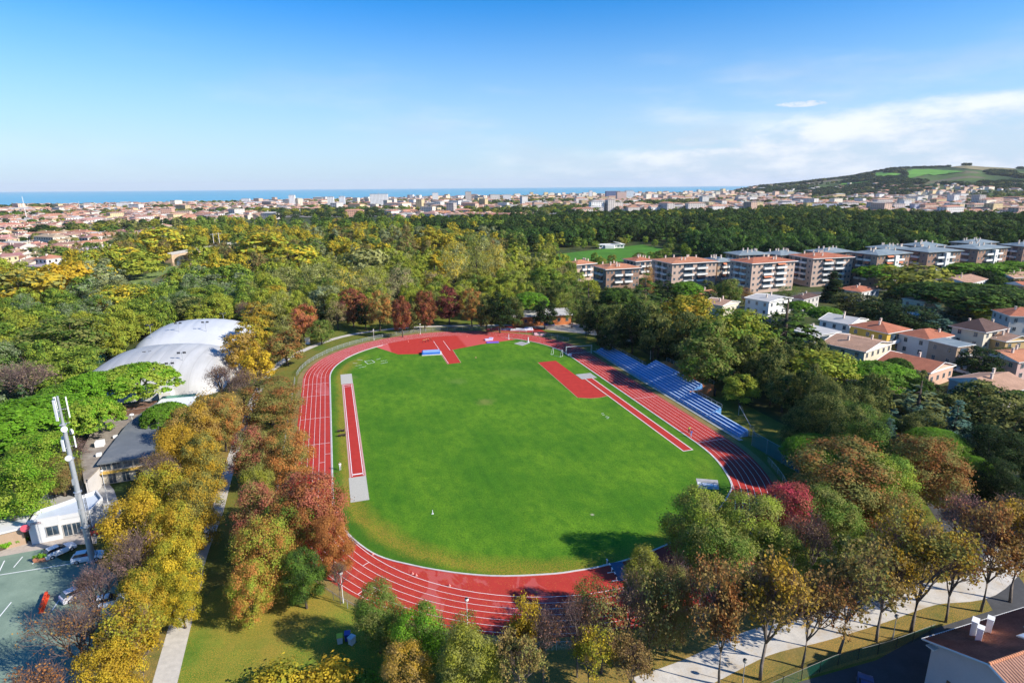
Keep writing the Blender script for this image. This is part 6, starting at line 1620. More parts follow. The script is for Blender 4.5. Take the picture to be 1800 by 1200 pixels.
# stone bridge over the river
b0, b1 = Vector((*gp(296, 462), 0)), Vector((*gp(425, 437), 0)); bl = (b1 - b0).length; br_ = math.atan2(b1.y - b0.y, b1.x - b0.x)
bg_ = empty('stone_bridge', b0, br_, 'pale brick road bridge with arches over the river', 'bridge')
n_ar = 4; sp = bl / n_ar; pts_t = []
V = []; F = []
for s_ in (0, 1):
    y_ = -3.5 + 7 * s_
    prof = [(0, 0)]
    for a_ in range(n_ar):
        xa = a_ * sp + sp * .08; xb = (a_ + 1) * sp - sp * .08
        prof.append((xa, 0))
        for i in range(13): t = math.pi * i / 12; prof.append(((xa + xb) / 2 - math.cos(t) * (xb - xa) / 2, 1.0 + math.sin(t) * 3.6))
        prof.append((xb, 0))
    prof.append((bl, 0)); prof += [(bl, 6.2), (0, 6.2)]
    V += [(p[0], y_, p[1]) for p in prof]
n_ = len(prof)
F = [tuple(range(n_)), tuple(range(2 * n_ - 1, n_ - 1, -1))] + [(i, i + n_, (i + 1) % n_ + n_, (i + 1) % n_) for i in range(n_)]
bm_ = MB(); bm_.add(V, F); o = bm_.build('arches', paint('bridge_brick', (.48, .34, .22), .9, .15, .18, .3), bg_)
bmm = bmesh.new(); bmm.from_mesh(o.data); bmesh.ops.triangulate(bmm, faces=[f for f in bmm.faces if len(f.verts) > 4]); bmm.to_mesh(o.data); bmm.free()
for y_ in (-3.45, 3.45): b_ = MB(); b_.box((bl / 2, y_, 6.75), (bl, .3, 1.1)); b_.build('parapet', M_concrete, bg_)
for t_ in (.62, .70):
    b_ = MB(); b_.tube((bl * t_, 2, 6), (bl * t_, 2, 18), .25, .12, 6); b_.box((bl * t_, 2, 17), (.3, 5, .3)); b_.build('mast', P_white, bg_)
x, y = gp(572, 462); hb = house('boathouse', 'low white shed on the upper river bank', x, y, R(10), 16, 6, 3.5, roof='gx', rh=1.0, oh=.5, wall=W_white, rmat=R_grey, cat='shed', floors=1, chim=())
# ================================================================== THE TOWN
def town_wall(name, rnd_amt=.0):
    k = NT(name, .9, .15); oi = k.n('ShaderNodeObjectInfo')
    k.base(k.mix(k.map(k.noise(.25, 3), .3, .7, 0, .15), oi.outputs['Color'], (.3, .25, .2))); return k.m
M_tw = town_wall('town_wall')
k = NT('town_roof', .9, .15); at = k.n('ShaderNodeAttribute', attribute_type='OBJECT', attribute_name='roofc')
M_tr = k.base(k.mix(k.map(k.noise(.3, 4, .7), .3, .7, 0, .3), at.outputs['Color'], (.12, .06, .04)))
def town_mesh(w, d, h, roof, rh, fl, nw, seed):
    m = MB(); m.m = 0; m.box((0, 0, h / 2 - 1), (w, d, h + 2))
    r_ = roof_mb(roof, w, d, h, rh, .5)
    m.m = 1; off = [(-w / 2 + v[0], -d / 2 + v[1], v[2]) for v in r_.v]; o = len(m.v); m.v += off; m.f += [tuple(i + o for i in f) for f in r_.f]; m.mi += [1 if x == 0 else 3 if x == 1 else 0 for x in r_.mi]
    m.m = 2; fh = h / fl; rg = random.Random(seed)
    for f in range(fl):
        for i in range(nw):
            x_ = -w / 2 + w * (i + .5) / nw; z = f * fh + fh * .55
            for y_, s_ in ((-d / 2, -1), (d / 2, 1)): m.box((x_, y_, z), (1.3, .12, 1.5))
        for i in range(max(1, int(nw * d / w))):
            y_ = -d / 2 + d * (i + .5) / max(1, int(nw * d / w)); z = f * fh + fh * .55
            for x_ in (-w / 2, w / 2): m.box((x_, y_, z), (.12, 1.3, 1.5))
    m.m = 3
    for i in range(2): m.box((rg.uniform(-.3, .3) * w, rg.uniform(-.3, .3) * d, h + rh * .6 + .6), (.8, .8, 1.6))
    return m.mesh('town_house', [M_tw, M_tr, P_dark, P_chim])
TM = [town_mesh(12, 10, 6.5, 'hip', 2.0, 2, 3, 1), town_mesh(16, 11, 7, 'gx', 2.2, 2, 4, 2), town_mesh(11, 11, 9.5, 'hip', 2.0, 3, 3, 3), town_mesh(22, 12, 8, 'gx', 2.4, 2, 6, 4), town_mesh(14, 12, 7, 'flat', 0, 2, 4, 5), town_mesh(30, 13, 10, 'hip', 2.2, 3, 8, 6)]
AM = [town_mesh(26, 14, 18, 'flat', 0, 6, 7, 7), town_mesh(18, 14, 24, 'flat', 0, 8, 5, 8), town_mesh(34, 14, 15, 'hip', 2, 5, 9, 9), town_mesh(15, 13, 33, 'flat', 0, 11, 4, 10)]
WC = [((.66, .60, .48), 'cream'), ((.72, .70, .66), 'white'), ((.60, .42, .32), 'pink'), ((.58, .46, .26), 'ochre'), ((.55, .50, .45), 'stone coloured')]
RC = [((.42, .20, .13), 'terracotta'), ((.48, .29, .20), 'salmon'), ((.32, .18, .14), 'brown'), ((.40, .38, .36), 'grey')]
def shore_y(x):
    for i in range(len(SHORE) - 1):
        if SHORE[i][0] <= x <= SHORE[i + 1][0]:
            t = (x - SHORE[i][0]) / (SHORE[i + 1][0] - SHORE[i][0]); return SHORE[i][1] + t * (SHORE[i + 1][1] - SHORE[i][1])
    return 9999
def town():
    rg = random.Random(5); cand = []; belts = []
    # streets: blocks turned a little from one district to the next
    def ok(x, y):
        u, v = project(x, y, 5)
        if not (-60 < u < 1880): return False
        if y > shore_y(x) - 60: return False
        # front edge of the town as the photo shows it (v at the ground)
        g = project(x, y, 0)[1]
        lim = 500 if u < 95 else 468 if u < 185 else 434 - (u - 185) * .18 if u < 330 else 398 if u < 420 else 386 if u < 560 else 388 if u < 950 else 382 if u < 1050 else 372 if u < 1300 else 384 if u < 1500 else 388
        return g < lim
    y = 395.0
    while y < 6400:
        step = 19 + (y - 500) * .0035
        x = -5200.0
        while x < 6500:
            jx, jy = x + rg.uniform(-5, 5), y + rg.uniform(-4, 4)
            x += step * 1.12
            if not ok(jx, jy): continue
            n_ = mnoise.noise(Vector((jx * .004, jy * .004, 1.3)))
            hh = hill_height(jx, jy)
            if n_ < -.20:
                if hh < 60: belts.append((jx, jy, hh))
                continue
            if hh > 62: continue
            if hh > 8 and rg.random() < min(.93, .35 + hh / 110): continue
            if hh > 8 and jx / jy < .55 and rg.random() < .6: continue
            cand.append((math.hypot(jx, jy), jx, jy, hh, n_))
        y += step
    cand.sort()
    near = cand[:290]; far = cand[290:]
    for d, x, y, hh, n_ in near:
        i = rg.choices(range(6), [3, 3, 2, 2, 1.6, 1])[0]; wc = rg.choice(WC); rc = rg.choices(RC, [5, 3, 2, 1.4])[0] if i != 4 else RC[3]
        o = bpy.data.objects.new('town_house', TM[i]); COL.objects.link(o); o.location = (x, y, hh); o.rotation_euler = (0, 0, R(18 if x > 0 else -22) + rg.uniform(-.1, .1) + (math.pi / 2 if rg.random() < .4 else 0))
        j = rg.uniform(.88, 1.08); o.color = (*[q * j for q in wc[0]], 1); o['roofc'] = [q * rg.uniform(.85, 1.15) for q in rc[0]]
        s = rg.uniform(.85, 1.15); o.scale = (s, s, s)
        if d < 900: footprint(x - 12, y - 9, 0, 24, 18, 0)
        form = ('low hip roofed', 'long gabled', 'three storey', 'terraced', 'flat roofed', 'large three storey')[i]
        side = 'the left suburb' if x < -300 else 'the town centre' if x < 450 else 'the suburb below the hill'
        tag(o, '%s %s house with %s roof in %s' % (form, wc[1], rc[1], side), 'house', '%s %s houses with %s roofs in %s' % (form, wc[1], rc[1], side))
    # the rest of the town as one object: same meshes, colours as face attributes
    pal_w = [w_[0] for w_ in WC]; Vs = []; Fs = []; Cs = []; off = 0
    geo = []
    for me in TM + AM:
        v = np.array([tuple(p.co) for p in me.vertices]); fs = [tuple(p.vertices) for p in me.polygons]; mi = [p.material_index for p in me.polygons]; geo.append((v, fs, mi))
    verts = []; faces = []; cols = []
    lite = {}
    for gi, (v, fs, mi) in enumerate(geo):
        # windows of far houses: keep only for the first ranks
        lite[gi] = [k_ for k_ in range(len(fs)) if mi[k_] != 2]
    cnt = 0
    for d, x, y, hh, n_ in far:
        tall = hh < 3 and rg.random() < ((.06 if d < 2600 else .13) if x > -500 else .015)
        gi = rg.choices(range(6), [3, 3, 2, 2, 1.5, 1.2])[0] if not tall else 6 + rg.choices(range(3), [3, 1, 3])[0]
        v, fs, mi = geo[gi]; use = range(len(fs)) if (d < 1500 or tall) and d < 2600 else lite[gi]
        a = R(18 if x > 0 else -22) + rg.uniform(-.2, .2) + (math.pi / 2 if rg.random() < .4 else 0); ca, sa = math.cos(a), math.sin(a); s = rg.uniform(.9, 1.25) 
        wc = np.array(rg.choice(pal_w)) * rg.uniform(.8, 1.12); rc = np.array(rg.choices(RC, [4, 3, 2, 1.8])[0][0]) * rg.uniform(.8, 1.15)
        if gi in (4, 6, 7): rc = np.array(RC[3][0]) * rg.uniform(.8, 1.3)
        b = len(verts)
        verts += [(x + (p[0] * ca - p[1] * sa) * s, y + (p[0] * sa + p[1] * ca) * s, hh + p[2] * s) for p in v]
        for k_ in use:
            faces.append(tuple(q + b for q in fs[k_])); m_ = mi[k_]; cc = wc if m_ == 0 else rc if m_ == 1 else np.array((.10, .09, .09)) if m_ == 2 else wc * .8
            cols.append((*cc, 1))
        cnt += 1
    me = bpy.data.meshes.new('town'); me.from_pydata(verts, [], faces)
    at = me.attributes.new('tint', 'FLOAT_COLOR', 'FACE'); at.data.foreach_set('color', np.array(cols, np.float32).ravel())
    k = NT('town_paint', .9, .15); an = k.n('ShaderNodeAttribute', attribute_type='GEOMETRY', attribute_name='tint'); me.materials.append(k.base(an.outputs['Color']))
    o = link('distant_town', me); tag(o, 'packed roofs of the distant town reaching to the sea and up the hill', 'town', None, 'stuff')
    # trees between the houses and on the hill
    items = [(rg.choice(['round', 'pine', 'round']), x_ + rg.uniform(-8, 8), y_ + rg.uniform(-8, 8), h_, rg.uniform(13, 20), rg.uniform(10, 15), rg.choice([C['dgreen'], C['green'], C['olive'], C['yg'], C['dgreen']])) for x_, y_, h_ in belts if rg.random() < .6][:5200]; sel = rg.sample(far, min(len(far), 2600))
    for d, x, y, hh, n_ in sel:
        x += rg.uniform(-14, 14); y += rg.uniform(-14, 14)
        kd = rg.choice(['round', 'round', 'pine', 'cypress']); W = rg.uniform(8, 15) if kd != 'cypress' else 3
        items.append((kd, x, y, hh, W, rg.uniform(9, 14), rg.choice([C['dgreen'], C['green'], C['olive'], C['dgreen'], C['yg']])))
    for d, x, y, hh, n_ in near[::3]:
        items.append((rg.choice(['round', 'pine']), x + 11, y + 9, hh, rg.uniform(7, 11), rg.uniform(7, 12), rg.choice([C['dgreen'], C['green'], C['olive']])))
    stuff_mesh('town_greenery', items, .2, 'trees scattered between the houses of the town', 8)
    items = []
    for i in range(16000):
        u = rg.uniform(1262, 1900); s = rg.random() ** .75; d = 2250 + (0 if u > 1600 else (1600 - u) * 1.9); d = d + (RD * 1.02 - d) * s
        dd = ray(u, 330); L_ = math.hypot(dd[0], dd[1]); x, y = dd[0] / L_ * d, dd[1] / L_ * d; hh = hill_height(x, y)
        if hh < 14: continue
        n_ = mnoise.noise(Vector((x * .0035, y * .0035, 9.2))) + .5 * mnoise.noise(Vector((x * .011, y * .011, 2.2)))
        if n_ < -.02 + (.10 if u > 1600 else 0) and not s > .97: continue
        pu, pv = project(x, y, hh + 3)
        if (1592 < pu < 1700 and 297 < pv < 317 and pv < 326 - (pu - 1592) * .14) or (1668 < pu < 1790 and 290 < pv < 300) or (1535 < pu < 1590 and 303 < pv < 311): continue
        items.append(('round', x, y, hh - 2, rg.uniform(16, 30), rg.uniform(10, 15), rg.choice([C['dgreen'], (0.02, .055, .015), (0.035, .085, .02), C['olive'] if rg.random() < .4 else C['dgreen']])))
    stuff_mesh('hill_woodland', items[:7000], .14, 'dark woods covering the hill on the right', 9)
town()
# buildings that stand out of the town
def landmark(label, u, vtop, wpx, H, d=14, col=(.70, .68, .64), roofc=(.42, .40, .38), name='apartment_building', cat='apartment block', floors=None, nw=None, roof='flat', rz=.12, base_v=None):
    x, y = gp(u, vtop, H)
    dd = math.hypot(x, y); w = wpx * dd / FPX
    k_ = town_mesh(w, d, H, roof, 2.5, floors or max(2, int(H / 3.2)), nw or max(2, int(w / 3.6)), int(u))
    o = bpy.data.objects.new(name, k_); COL.objects.link(o); o.location = (x, y, 0); o.rotation_euler = (0, 0, rz); o.color = (*col, 1); o['roofc'] = list(roofc)
    return tag(o, label, cat)
landmark('white tower block standing against the sea left of centre', 513, 343, 9, 38, 12, (.74, .74, .74))
landmark('stepped white hotel against the sea', 666, 341, 29, 40, 16, (.74, .74, .73))
landmark('small white tower between the stepped hotel and the left tower', 601, 345, 9, 34, 12, (.72, .73, .75))
landmark('white twin block beside the small white tower', 581, 346, 10, 32, 12, (.70, .70, .68))
landmark('tall grey tower above the tiled roofs of the centre', 823, 337, 10, 42, 14, (.50, .46, .42))
landmark('slim white block left of the grey tower', 765, 339, 10, 36, 14, (.74, .73, .70))
landmark('pale block with stepped top above the centre roofs', 870, 342, 16, 28, 14, (.68, .64, .58))
landmark('white block with dark upper floors right of the pale block', 891, 342, 14, 28, 14, (.66, .66, .66))
landmark('slim white tower left of the blue office block', 1038, 335, 5, 40, 10, (.74, .74, .74))
landmark('dark blue glass office block with pink centre', 1077, 336, 24, 36, 18, (.10, .14, .26), (.25, .25, .25))
landmark('pink brick half of the large office block', 1092, 337, 16, 36, 18, (.58, .42, .36))
landmark('pale glass half of the large office block', 1106, 335, 13, 38, 18, (.55, .62, .66))
landmark('white long school building with rows of dark windows', 461, 354, 54, 17, 14, (.70, .71, .73), nw=14)
landmark('white long building right of the school building', 512, 353, 52, 15, 14, (.72, .72, .70), nw=14)
landmark('grey white building at the left end of the school', 432, 349, 12, 22, 14, (.66, .67, .70))
landmark('pink apartment house rising from the left suburb', 294, 366, 16, 20, 14, (.62, .38, .28))
landmark('pinkish apartment house right of the pink one', 324, 371, 18, 14, 12, (.64, .46, .36))
landmark('white stepped building at the shore of the left suburb', 219, 356, 20, 20, 14, (.74, .73, .72))
landmark('orange apartment house in the town centre', 733, 351, 11, 18, 14, (.60, .26, .10))
landmark('long white barracks with windows behind the yellow wood', 688, 368, 42, 12, 12, (.72, .71, .68), nw=12)
landmark('salmon house left of the long tiled roofs', 622, 370, 32, 12, 14, (.62, .34, .24), (.5, .24, .15), roof='hip')
landmark('salmon house in front of the centre', 720, 370, 26, 11, 14, (.62, .34, .24), (.5, .24, .15), roof='hip')
landmark('orange tiled hall before the dark wood', 776, 373, 30, 9, 18, (.64, .42, .26), (.58, .28, .14), roof='gx')
landmark('yellow ochre block above the dark wood', 1420, 356, 9, 18, 14, (.60, .46, .16))
landmark('blue grey long block above the dark wood', 1446, 358, 40, 15, 14, (.42, .44, .52))
landmark('pale long block above the dark wood', 1492, 356, 26, 17, 14, (.60, .54, .50))
landmark('pinkish block right of the pale long block', 1577, 358, 18, 18, 14, (.60, .50, .46))
landmark('long blue grey block at the foot of the hill', 1622, 358, 32, 17, 14, (.46, .46, .54))
landmark('blue white block on the slope of the town', 1691, 340, 16, 22, 14, (.52, .60, .74))
x, y = gp(40, 352, 40); o_ = empty('harbour_crane', (x, y, 0), 0, 'white harbour mast with crossbar at the left shore', 'crane')
b_ = MB(); b_.tube((0, 0, 0), (0, 0, 40), .7, .4, 6); b_.build('mast', P_white, o_)
b_ = MB(); b_.tube((-12, 0, 27), (12, 0, 27), .7, .5, 6); b_.tube((0, 0, 33), (0, 0, 47), .5, .3, 6); b_.build('crossbar', P_white, o_)
for i, (u, v, H) in enumerate(((138, 354, 30), (166, 355, 28), (192, 356, 24))):
    x, y = gp(u, v, H); b_ = MB(); b_.tube((0, 0, -1), (0, 0, H), .6, .25, 5); b_.tube((-3, 0, H * .75), (3, 0, H * .75), .4, .3, 4)
    o_ = b_.build('yacht_mast', P_white); o_.location = (x, y, 0); tag(o_, ('tallest', 'middle', 'shortest')[i] + ' of the three white masts in the harbour', 'mast', 'harbour masts')
# ================================================================== SMALL OBJECTS
def at(u, v, z=0.0):
    x, y = gp(u, v, z); return Vector((x, y, z))
m_blue = paint('grandstand_blue', (0.13, 0.31, 0.58), .5, .35, .15, 1.2); m_bluel = paint('blue_seat_gloss', (0.48, 0.62, 0.80), .3, .6, .15, 1)  # paler seat colour puts the sunlit gloss of the seats into the paint
m_steel = paint('galvanised_steel', (.42, .44, .46), .45, .5, .12, 2, metal=.4); m_whitem = paint('white_metal', (.75, .75, .74), .5, .4, .05, 2); m_black = paint('black_plastic', (.015, .015, .016), .5, .4, .1, 2)
# --- grandstand: seat rows parallel to the straight
gs = empty('grandstand', (CX, CY, 0), TH, 'long blue stepped grandstand in tree shade beside the right straight', 'grandstand')
def tier(b0, b1, a0, rows, z0=.5, rise=.40, run=.82):
    for i in range(rows):
        m = MB(); a = a0 + i * run; z = z0 + i * rise
        m.m = 0; m.box((a + run / 2, (b0 + b1) / 2, z / 2 + .0), (run - .01, b1 - b0, z))
        m.m = 1; m.box((a + run * .68, (b0 + b1) / 2, z + .24), (.38, b1 - b0 - .3, .07)); m.box((a + run * .86, (b0 + b1) / 2, z + .12), (.06, b1 - b0 - .3, .22))
        m.build('seat_row', [m_blue, m_bluel], gs)
tier(11.8, 39.0, 50.7, 5); tier(-13.0, 11.7, 50.7, 9); tier(-26.0, -13.1, 50.7, 5); tier(-38.5, -26.1, 50.7, 3)
m = MB(); m.box((60.1, -.65, 1.65), (3.6, 24.5, 3.3)); m.box((56.2, -13.2, 1.2), (4.2, .3, 2.4)); m.build('wall', B_orange, gs)
for b_ in (-14, -9, -4, 1, 6): m = MB(); m.box((61.95, b_ + 1, 1.3), (.08, 1.6, 2.2)); m.build('door', P_dark, gs)
def railing(pts, h, parent, posts=True, m=m_steel, step=2.0, name='railing'):
    r = MB(); prev = None
    for i in range(len(pts) - 1):
        a, b = Vector(pts[i]), Vector(pts[i + 1]); r.tube(a + Vector((0, 0, h)), b + Vector((0, 0, h)), .035, n=5); r.tube(a + Vector((0, 0, h * .5)), b + Vector((0, 0, h * .5)), .025, n=4)
        k_ = max(1, int((b - a).length / step))
        for j in range(k_ + 1): p = a.lerp(b, j / k_); r.tube(p, p + Vector((0, 0, h)), .035, n=5)
    return r.build(name, m, parent)
railing([(61.8, 11.5, 3.3), (61.8, -12.8, 3.3)], 1.1, gs); railing([(50.5, 39, .05), (50.5, -38, .05)], 1.0, gs)
railing([(54.9, 39, 2.1), (54.9, 12, 2.1)], 1.0, gs); railing([(54.9, -13.3, 2.1), (54.9, -26, 2.1)], 1.0, gs)
strip('stand_apron', 49.5, 50.65, -40, 40, .05, M_concrete)
# --- fence round the track
def ring_pts(r, t0, t1, bc, n=20): return [(r * math.cos(R(t0 + (t1 - t0) * i / n)), bc + r * math.sin(R(t0 + (t1 - t0) * i / n))) for i in range(n + 1)]
def net_mat(name, c, alpha):
    k = NT(name, .8, .1); k.base(c)
    w1 = k.n('ShaderNodeTexWave'); tr = k.n('ShaderNodeBsdfTransparent'); mx = k.n('ShaderNodeMixShader'); mx.inputs[0].default_value = alpha
    k.t.links.new(tr.outputs[0], mx.inputs[1]); k.t.links.new(k.b.outputs[0], mx.inputs[2]); out = [n for n in k.t.nodes if n.type == 'OUTPUT_MATERIAL'][0]; k.t.links.new(mx.outputs[0], out.inputs['Surface']); k.t.nodes.remove(w1)
    return k.m
m_mesh = net_mat('chain_link', (.30, .34, .34), .22); m_net = net_mat('teal_netting', (.02, .13, .17), .62); m_gnet = net_mat('green_netting', (.01, .10, .07), .35)
def fence(label, pts, h=1.3, step=3.0, net=m_mesh, name='fence', world=False, post=m_steel, cat='fence'):
    r = empty(name, (0, 0, 0) if world else (CX, CY, 0), 0 if world else TH, label, cat)
    n = MB(); t = MB(); cnt = 0
    for i in range(len(pts) - 1):
        a, b = Vector((*pts[i], 0)), Vector((*pts[i + 1], 0))
        n.add([a + Vector((0, 0, .06)), b + Vector((0, 0, .06)), b + Vector((0, 0, h - .02)), a + Vector((0, 0, h - .02))], [(0, 1, 2, 3)])
        t.tube(a + Vector((0, 0, h)), b + Vector((0, 0, h)), .03, n=4, cap=False)
    n.build('netting', net, r); t.build('rail', post, r)
    L_ = 0; d_ = 0
    pm_ = MB(); pm_.tube((0, 0, 0), (0, 0, h + .1), .045, n=5); pme = pm_.mesh('post', post)
    for i in range(len(pts) - 1):
        a, b = Vector((*pts[i], 0)), Vector((*pts[i + 1], 0)); ll = (b - a).length
        while d_ <= L_ + ll and cnt < 95: o = link('post', pme, r); o.location = a.lerp(b, (d_ - L_) / ll); d_ += step; cnt += 1
        L_ += ll
    return r
fence('low wire fence along the far bend of the track', ring_pts(RO + 2.2, 20, 175, HL))
fence('low wire fence beside the left straight and the near left bend', [(-RO - 2.2, 38), (-RO - 2.2, -38)] + ring_pts(RO + 2.2, 182, 262, -HL))
fence('low wire fence along the near right bend', ring_pts(RO + 2.2, 270, 345, -HL))
fence('tall teal netting beside the end of the grandstand', [(50.5, -43), (50.8, -57)], h=3.4, net=m_net, step=4.6, name='netting_screen')
fence('green windbreak netting beside the gravel path at the bottom', [gp(1340, 1225), gp(1420, 1190), gp(1466, 1170), gp(1560, 1145), gp(1640, 1115)], h=1.6, net=m_gnet, step=3, post=m_black, name='netting_screen', world=True)
fence('tall green netting left of the domes', [gp(150, 660), gp(232, 600), gp(268, 582), gp(300, 576)], h=3.6, net=m_gnet, step=6, name='netting_screen', world=True)
fence('wire fence around the restaurant terrace', [gp(64, 905), gp(85, 882), gp(130, 850), gp(150, 842)], h=1.8, step=2.5, name='fence', world=True)
fence('white railing along the shaded park path', [gp(1360, 668), gp(1395, 690), gp(1420, 700)], h=1.2, step=1.5, name='fence', world=True, post=m_whitem)
fence('low wire fence of the shaded street on the right', [gp(1700, 850), gp(1760, 840), gp(1830, 845)], h=1.6, step=3, name='fence', world=True)
# --- lamps
def globe_lamp(label, x, y, H, group=None, pole=m_steel, globe=None):
    r = empty('street_lamp', (x, y, 0), 0, label, 'lamp', group)
    m = MB(); m.tube((0, 0, 0), (0, 0, .8), .09, .08, 8); m.tube((0, 0, .8), (0, 0, H), .05, .04, 8); m.build('pole', pole, r)
    m = MB(); m.sphere((0, 0, H + .2), .27, 12, 8); m.build('globe', globe or paint('lamp_globe', (.40, .36, .30), .35, .5, .1, 2), r)
    m = MB(); m.tube((0, 0, H + .40), (0, 0, H + .52), .22, .05, 10); m.build('cap', m_black, r)
globe_lamp('globe lamp between two ochre trees near the tiled house', *gp(1569, 1122), 3.2)
globe_lamp('globe lamp at the bottom edge of the gravel path', *gp(1305, 1203), 3.2)
wg = paint('white_globe', (.75, .75, .72), .4, .4, .03)
globe_lamp('white lamp post beside the near left bend', *gp(603.5, 1059), 4.6, pole=m_whitem, globe=wg)
globe_lamp('white lamp half hidden by the airy olive tree', *gp(822, 1108), 4.6, pole=m_whitem, globe=wg)
globe_lamp('white lamp at the left part of the far bend', *gp(657.5, 598), 4.0, pole=m_whitem, globe=wg)
globe_lamp('white lamp at the far bend left of the high jump mat', *gp(739, 588), 4.0, pole=m_whitem, globe=wg)
globe_lamp('white lamp behind the left part of the grandstand', *gp(1143, 632), 4.5, pole=m_whitem, globe=wg)
globe_lamp('white lamp post in the dark park beside the bright pine', *gp(1415, 772), 4.2, pole=m_whitem, globe=wg)
globe_lamp('slim lamp by the club path', *gp(190, 884), 6.5, pole=m_whitem, globe=wg)
# floodlights round the domes
def flood(label, x, y, H, lean=0):
    r = empty('floodlight', (x, y, 0), R(12), label, 'floodlight', None)
    m = MB(); m.path([(0, 0, 0), (-lean, 0, H)], [.10, .06], 6); m.build('pole', m_steel, r)
    m = MB(); m.tube((-lean - 1.0, 0, H), (-lean + 1.0, 0, H), .05, n=5); m.build('crossbar', m_steel, r)
    for s_ in (-1.0, -.55, .55, 1.0): m = MB(); m.box((-lean + s_, -.12, H + .1), (.34, .3, .5), rx=.4); m.build('lamp_head', paint('dark_lamp', (.05, .05, .055), .5, .4), r)
flood('leaning floodlight in front of the large dome', *gp(328, 690), 9.0, 3.2)
flood('straight floodlight in front of the large dome', *gp(331, 680), 10.5, .4)
flood('floodlight above the umbrella pine before the large dome', *gp(268, 672), 9.5)
for i, (u, v) in enumerate(((272, 592), (321, 588), (368, 586))): flood(('left', 'middle', 'right')[i] + 'most floodlight in the gap between the two domes', *gp(u, v + 33), 11)
flood('pale floodlight behind the rear dome', *gp(397, 590), 9)
# --- lattice mast with antennas
mx_, my_ = gp(163, 985); ms = empty('antenna_mast', (mx_, my_, 0), .3, 'tall grey tubular mast with white antenna panels beside the restaurant', 'mast')
m = MB(); m.tube((0, 0, 0), (0, 0, 12), .48, .38, 14); m.tube((0, 0, 12), (0, 0, 23), .38, .28, 14); m.tube((0, 0, 23), (0, 0, 27.5), .2, .16, 8)
for z in (0.05, 6, 12, 17.5, 23): m.tube((0, 0, z), (0, 0, z + .12), .72 - z * .012, n=14)
m.build('tube', m_steel, ms, smooth=False)
m = MB()
for s_ in (-.22, .22): m.tube((.75, s_, .5), (.62, s_, 26), .035, n=4)
for i in range(72): z = .7 + i * .35; m.tube((.74 - z * .005, -.22, z), (.74 - z * .005, .22, z), .02, n=3)
for i in range(14): z = 1 + i * 1.8; m.tube((.45, 0, z), (.74, 0, z), .03, n=3)
m.build('ladder', m_black, ms)
m = MB()
for z in (23.2, 25.4, 19.5): 
    for i in range(3):
        t = i * 2 * math.pi / 3 + .3; m.tube((0, 0, z), (.85 * math.cos(t), .85 * math.sin(t), z), .05, n=4)
m.build('bracket', m_steel, ms)
for z0, z1 in ((24.0, 27.2), (19.2, 21.0)):
    for i in range(3):
        t = i * 2 * math.pi / 3 + .3
        m = MB(); m.box((.95 * math.cos(t), .95 * math.sin(t), (z0 + z1) / 2), (.16, .34, z1 - z0), rz=t); m.build('antenna_panel', m_whitem, ms, bevel=.02)
for z, t in ((22.6, -1.2), (18.0, -1.5), (21.6, .8)):
    m = MB(); c_ = Vector((.7 * math.cos(t), .7 * math.sin(t), z)); m.tube(c_, c_ + Vector((.25 * math.cos(t), .25 * math.sin(t), 0)), .42, .42, 14); m.build('dish', m_whitem, ms)
for z in (9, 11.5, 14): m = MB(); m.box((.0, -.62, z), (.4, .3, .9)); m.build('cabinet', m_steel, ms)
